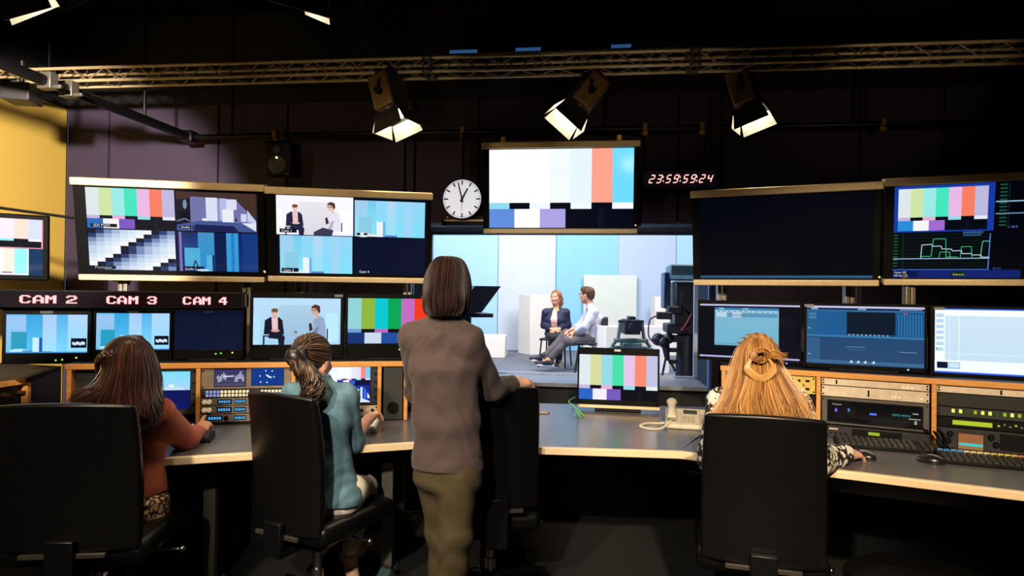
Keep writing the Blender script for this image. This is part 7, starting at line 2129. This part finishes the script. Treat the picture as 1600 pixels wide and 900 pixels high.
S.cap(A(neck - V((0, 0, .0))), A(sN + V((0, 0, .01))), .055, .07, .03); S.cap(A(neck), A(sF + V((0, 0, .01))), .055, .07, .03)
S.chain([A(sN), A(eN), A(wN)], [.078, .062, .05], .03); S.chain([A(sF), A(eF), A(wF)], [.078, .062, .05], .03)
S.cut(A(eN.lerp(wN, .85)), wN - eN, .1); S.cut(A(eF.lerp(wF, .85)), wF - eF, .1); S.cut(A(hipc - V((0, 0, .06))), (0, 0, -1))
garment('shirt', pm, S, .008, M_pale, folds(.006, 15, 2.5))
M_gry = mat('grey_trousers', (84, 80, 84), .8)
S = SDF(); S.loft([(A(hipc), .165, .125), (A(hipc - V((0, 0, .05))), .165, .12)], l, f, .05)
S.chain([A(hN), A(kN), A(aN + (kN - aN) * .16)], [.098, .075, .058], .03); S.chain([A(hF), A(kF), A(aF + (kF - aF) * .16)], [.098, .075, .058], .03)
garment('trousers', pm, S, .009, M_gry, folds(.006, 14, 5))
M_sock = mat('rust_sock', (180, 84, 60), .8)
S = SDF(); S.cap(A(aN + (kN - aN) * .2), A(aN - V((0, 0, .02))), .042, .042); garment('sock', pm, S, .008, M_sock)
S = SDF(); S.cap(A(aF + (kF - aF) * .2), A(aF - V((0, 0, .02))), .042, .042); garment('sock', pm, S, .008, M_sock)
M_dsh = mat('navy_shoe', (28, 26, 40), .4)
shoe(pm, aN + V((0, 0, .0)), f, M_dsh, M_white, .30); shoe(pm, aF + V((0, 0, .05)), f, M_dsh, M_white, .30)
base = SDF(); Rn = np.array(R); HP = lambda x, y, z: V(A(hc) + Rn @ np.array((x, y, z)))
base.ell(A(HP(0, -.020, .040)), (.088, .106, .092), Rn, .02); base.ell(A(HP(0, .05, .095)), (.06, .05, .036), Rn, .03); base.ell(A(HP(0, -.065, -.02)), (.07, .055, .06), Rn, .03); base.sub(A(HP(0, .12, -.02)), A(HP(0, .16, -.02)), .072, .08, .015)
Hr = Hair([(92, 56, 40), (112, 70, 48), (66, 40, 32)], .004)
for k in range(150):
    a = random.uniform(-2.4, 2.4); sx, cy = math.sin(a), -math.cos(a)
    Hr.strand(smooth_path([HP(.02 * sx, .02, .134), HP(.065 * sx, -.015 + .075 * cy, .112), HP(.089 * sx, -.02 + .1 * cy, .05), HP(.082 * sx, -.026 + .09 * cy, -.01)], 4), .0035)
Hr.build('hair', attr_mat('short_brown_hair', .5, .4), pm, base, .009)
mb = MB(); mb.tube([HP(-.085, -.01, .012), HP(-.082, .07, .014), HP(-.055, .11, .014)], .0022, 6); mb.tube([HP(.085, -.01, .012), HP(.082, .07, .014), HP(.055, .11, .014)], .0022, 6)
for sx in (-1, 1): mb.tube([HP(sx * .033 + .022 * math.cos(2 * PI * i / 12), .114, .012 + .017 * math.sin(2 * PI * i / 12)) for i in range(13)], .0022, 6, False)
mb.build('glasses', M_black, pm, world=True)
stack_chair(V((hipc.x, hipc.y, 0)) + V((-.05, .0, 0)), -98, 'black stacking chair under the man in the pale shirt')

# ================================================================== lights
def pos(px, py, D): return tuple(J(px, py, D))
for (px, py, aim, lab) in ((616, 178, (.26, -.12, -.95), 'left spotlight on the truss, above the standing man\'s left'),
                           (897, 172, (-.60, -.14, -.78), 'middle spotlight on the truss, tilted over the hanging centre screen'),
                           (1172, 170, (.24, -.16, -.95), 'right spotlight on the truss, above the blank wall screen')):
    spotlight(pos(px, py, 3.97), aim, TRZ, lab, 1.0, 24, 96)
spotlight(pos(60, -62, 2.35), (.28, .62, -.8), 2.95, 'large spotlight with lamp-lit barn door cut by the top left corner', 1.35, 45, 110, (1, .72, .40))
spotlight(pos(446, -58, 2.4), (-.28, .34, -.9), 3.0, 'bronze spotlight cut by the top edge right of the corner one', 1.35, 35, 110, (1, .74, .45))
def spot(p, aim, e, ang, c, blend=.6, r=.07):
    ld = bpy.data.lights.new('unseen_spot', 'SPOT'); ld.energy = e; ld.spot_size = math.radians(ang); ld.spot_blend = blend; ld.color = c; ld.shadow_soft_size = r
    o = bpy.data.objects.new('unseen_spot', ld); COL.objects.link(o); o.location = p
    o.rotation_euler = (V(aim) - V(p)).to_track_quat('-Z', 'Y').to_euler()
# lamps on the rear truss, behind and above the viewer
spot((-1.9, 1.3, 2.55), (-3.45, 4.75, 1.75), 1500, 46, (1, .85, .70), .35)        # wall at the left
spot((-.9, -.9, 3.0), (.0, 2.9, .95), 540, 42, (1, .86, .70), .5)                # the standing man, centre desk
spot((-1.6, -.4, 3.0), (-1.1, 2.9, .95), 520, 40, (1, .82, .62), .5)             # the two women at the left
spot((.5, -.5, 3.0), (1.6, 2.9, .85), 900, 42, (1, .78, .52), .5)                # right desk
for x in (-2.5, -.9, .7, 2.3): spot((x, 2.75, 2.45), (x * 1.05, 3.95, 2.93), 6, 56, (1, .76, .46), .5)   # added spots without fixtures, brighten the truss from below
def area(p, aim, e, sx, sy, c, name='unseen_studio_light'):
    ld = bpy.data.lights.new(name, 'AREA'); ld.shape = 'RECTANGLE'; ld.size = sx; ld.size_y = sy; ld.energy = e; ld.color = c
    o = bpy.data.objects.new(name, ld); COL.objects.link(o); o.location = p
    o.rotation_euler = (V(aim) - V(p)).to_track_quat('-Z', 'Y').to_euler()
    return o
area((.6, 8.6, 5.6), (.8, 13.0, 1.4), 420, 5, 1.5, (.98, .98, 1))
area((-2.2, 8.2, 5.3), (.8, 10.6, .9), 270, 2, 1, (1, .93, .88))
area((2.8, 6.6, 5.3), (1.0, 10.2, 1.0), 260, 2, 1.2, (1, .96, .93))
area((-1.6, 7.0, 2.6), (1.45, 5.0, 1.35), 190, .8, .8, (.25, .5, 1))  # added blue wash without a seen source, brightens the window reveal
w = bpy.data.worlds.new('world'); SC.world = w; w.use_nodes = True
w.node_tree.nodes['Background'].inputs['Color'].default_value = (.0012, .0014, .002, 1)
w.node_tree.nodes['Background'].inputs['Strength'].default_value = 1.0
vs = SC.view_settings
SC.display_settings.display_device = 'sRGB'
vs.view_transform = 'Standard'; vs.look = 'None'; vs.exposure = 0.0; vs.gamma = 1.0; vs.use_curve_mapping = False
SC.cycles.use_denoising = True
SC.cycles.max_bounces = 6; SC.cycles.transparent_max_bounces = 8
SC.cycles.sample_clamp_indirect = 4.0
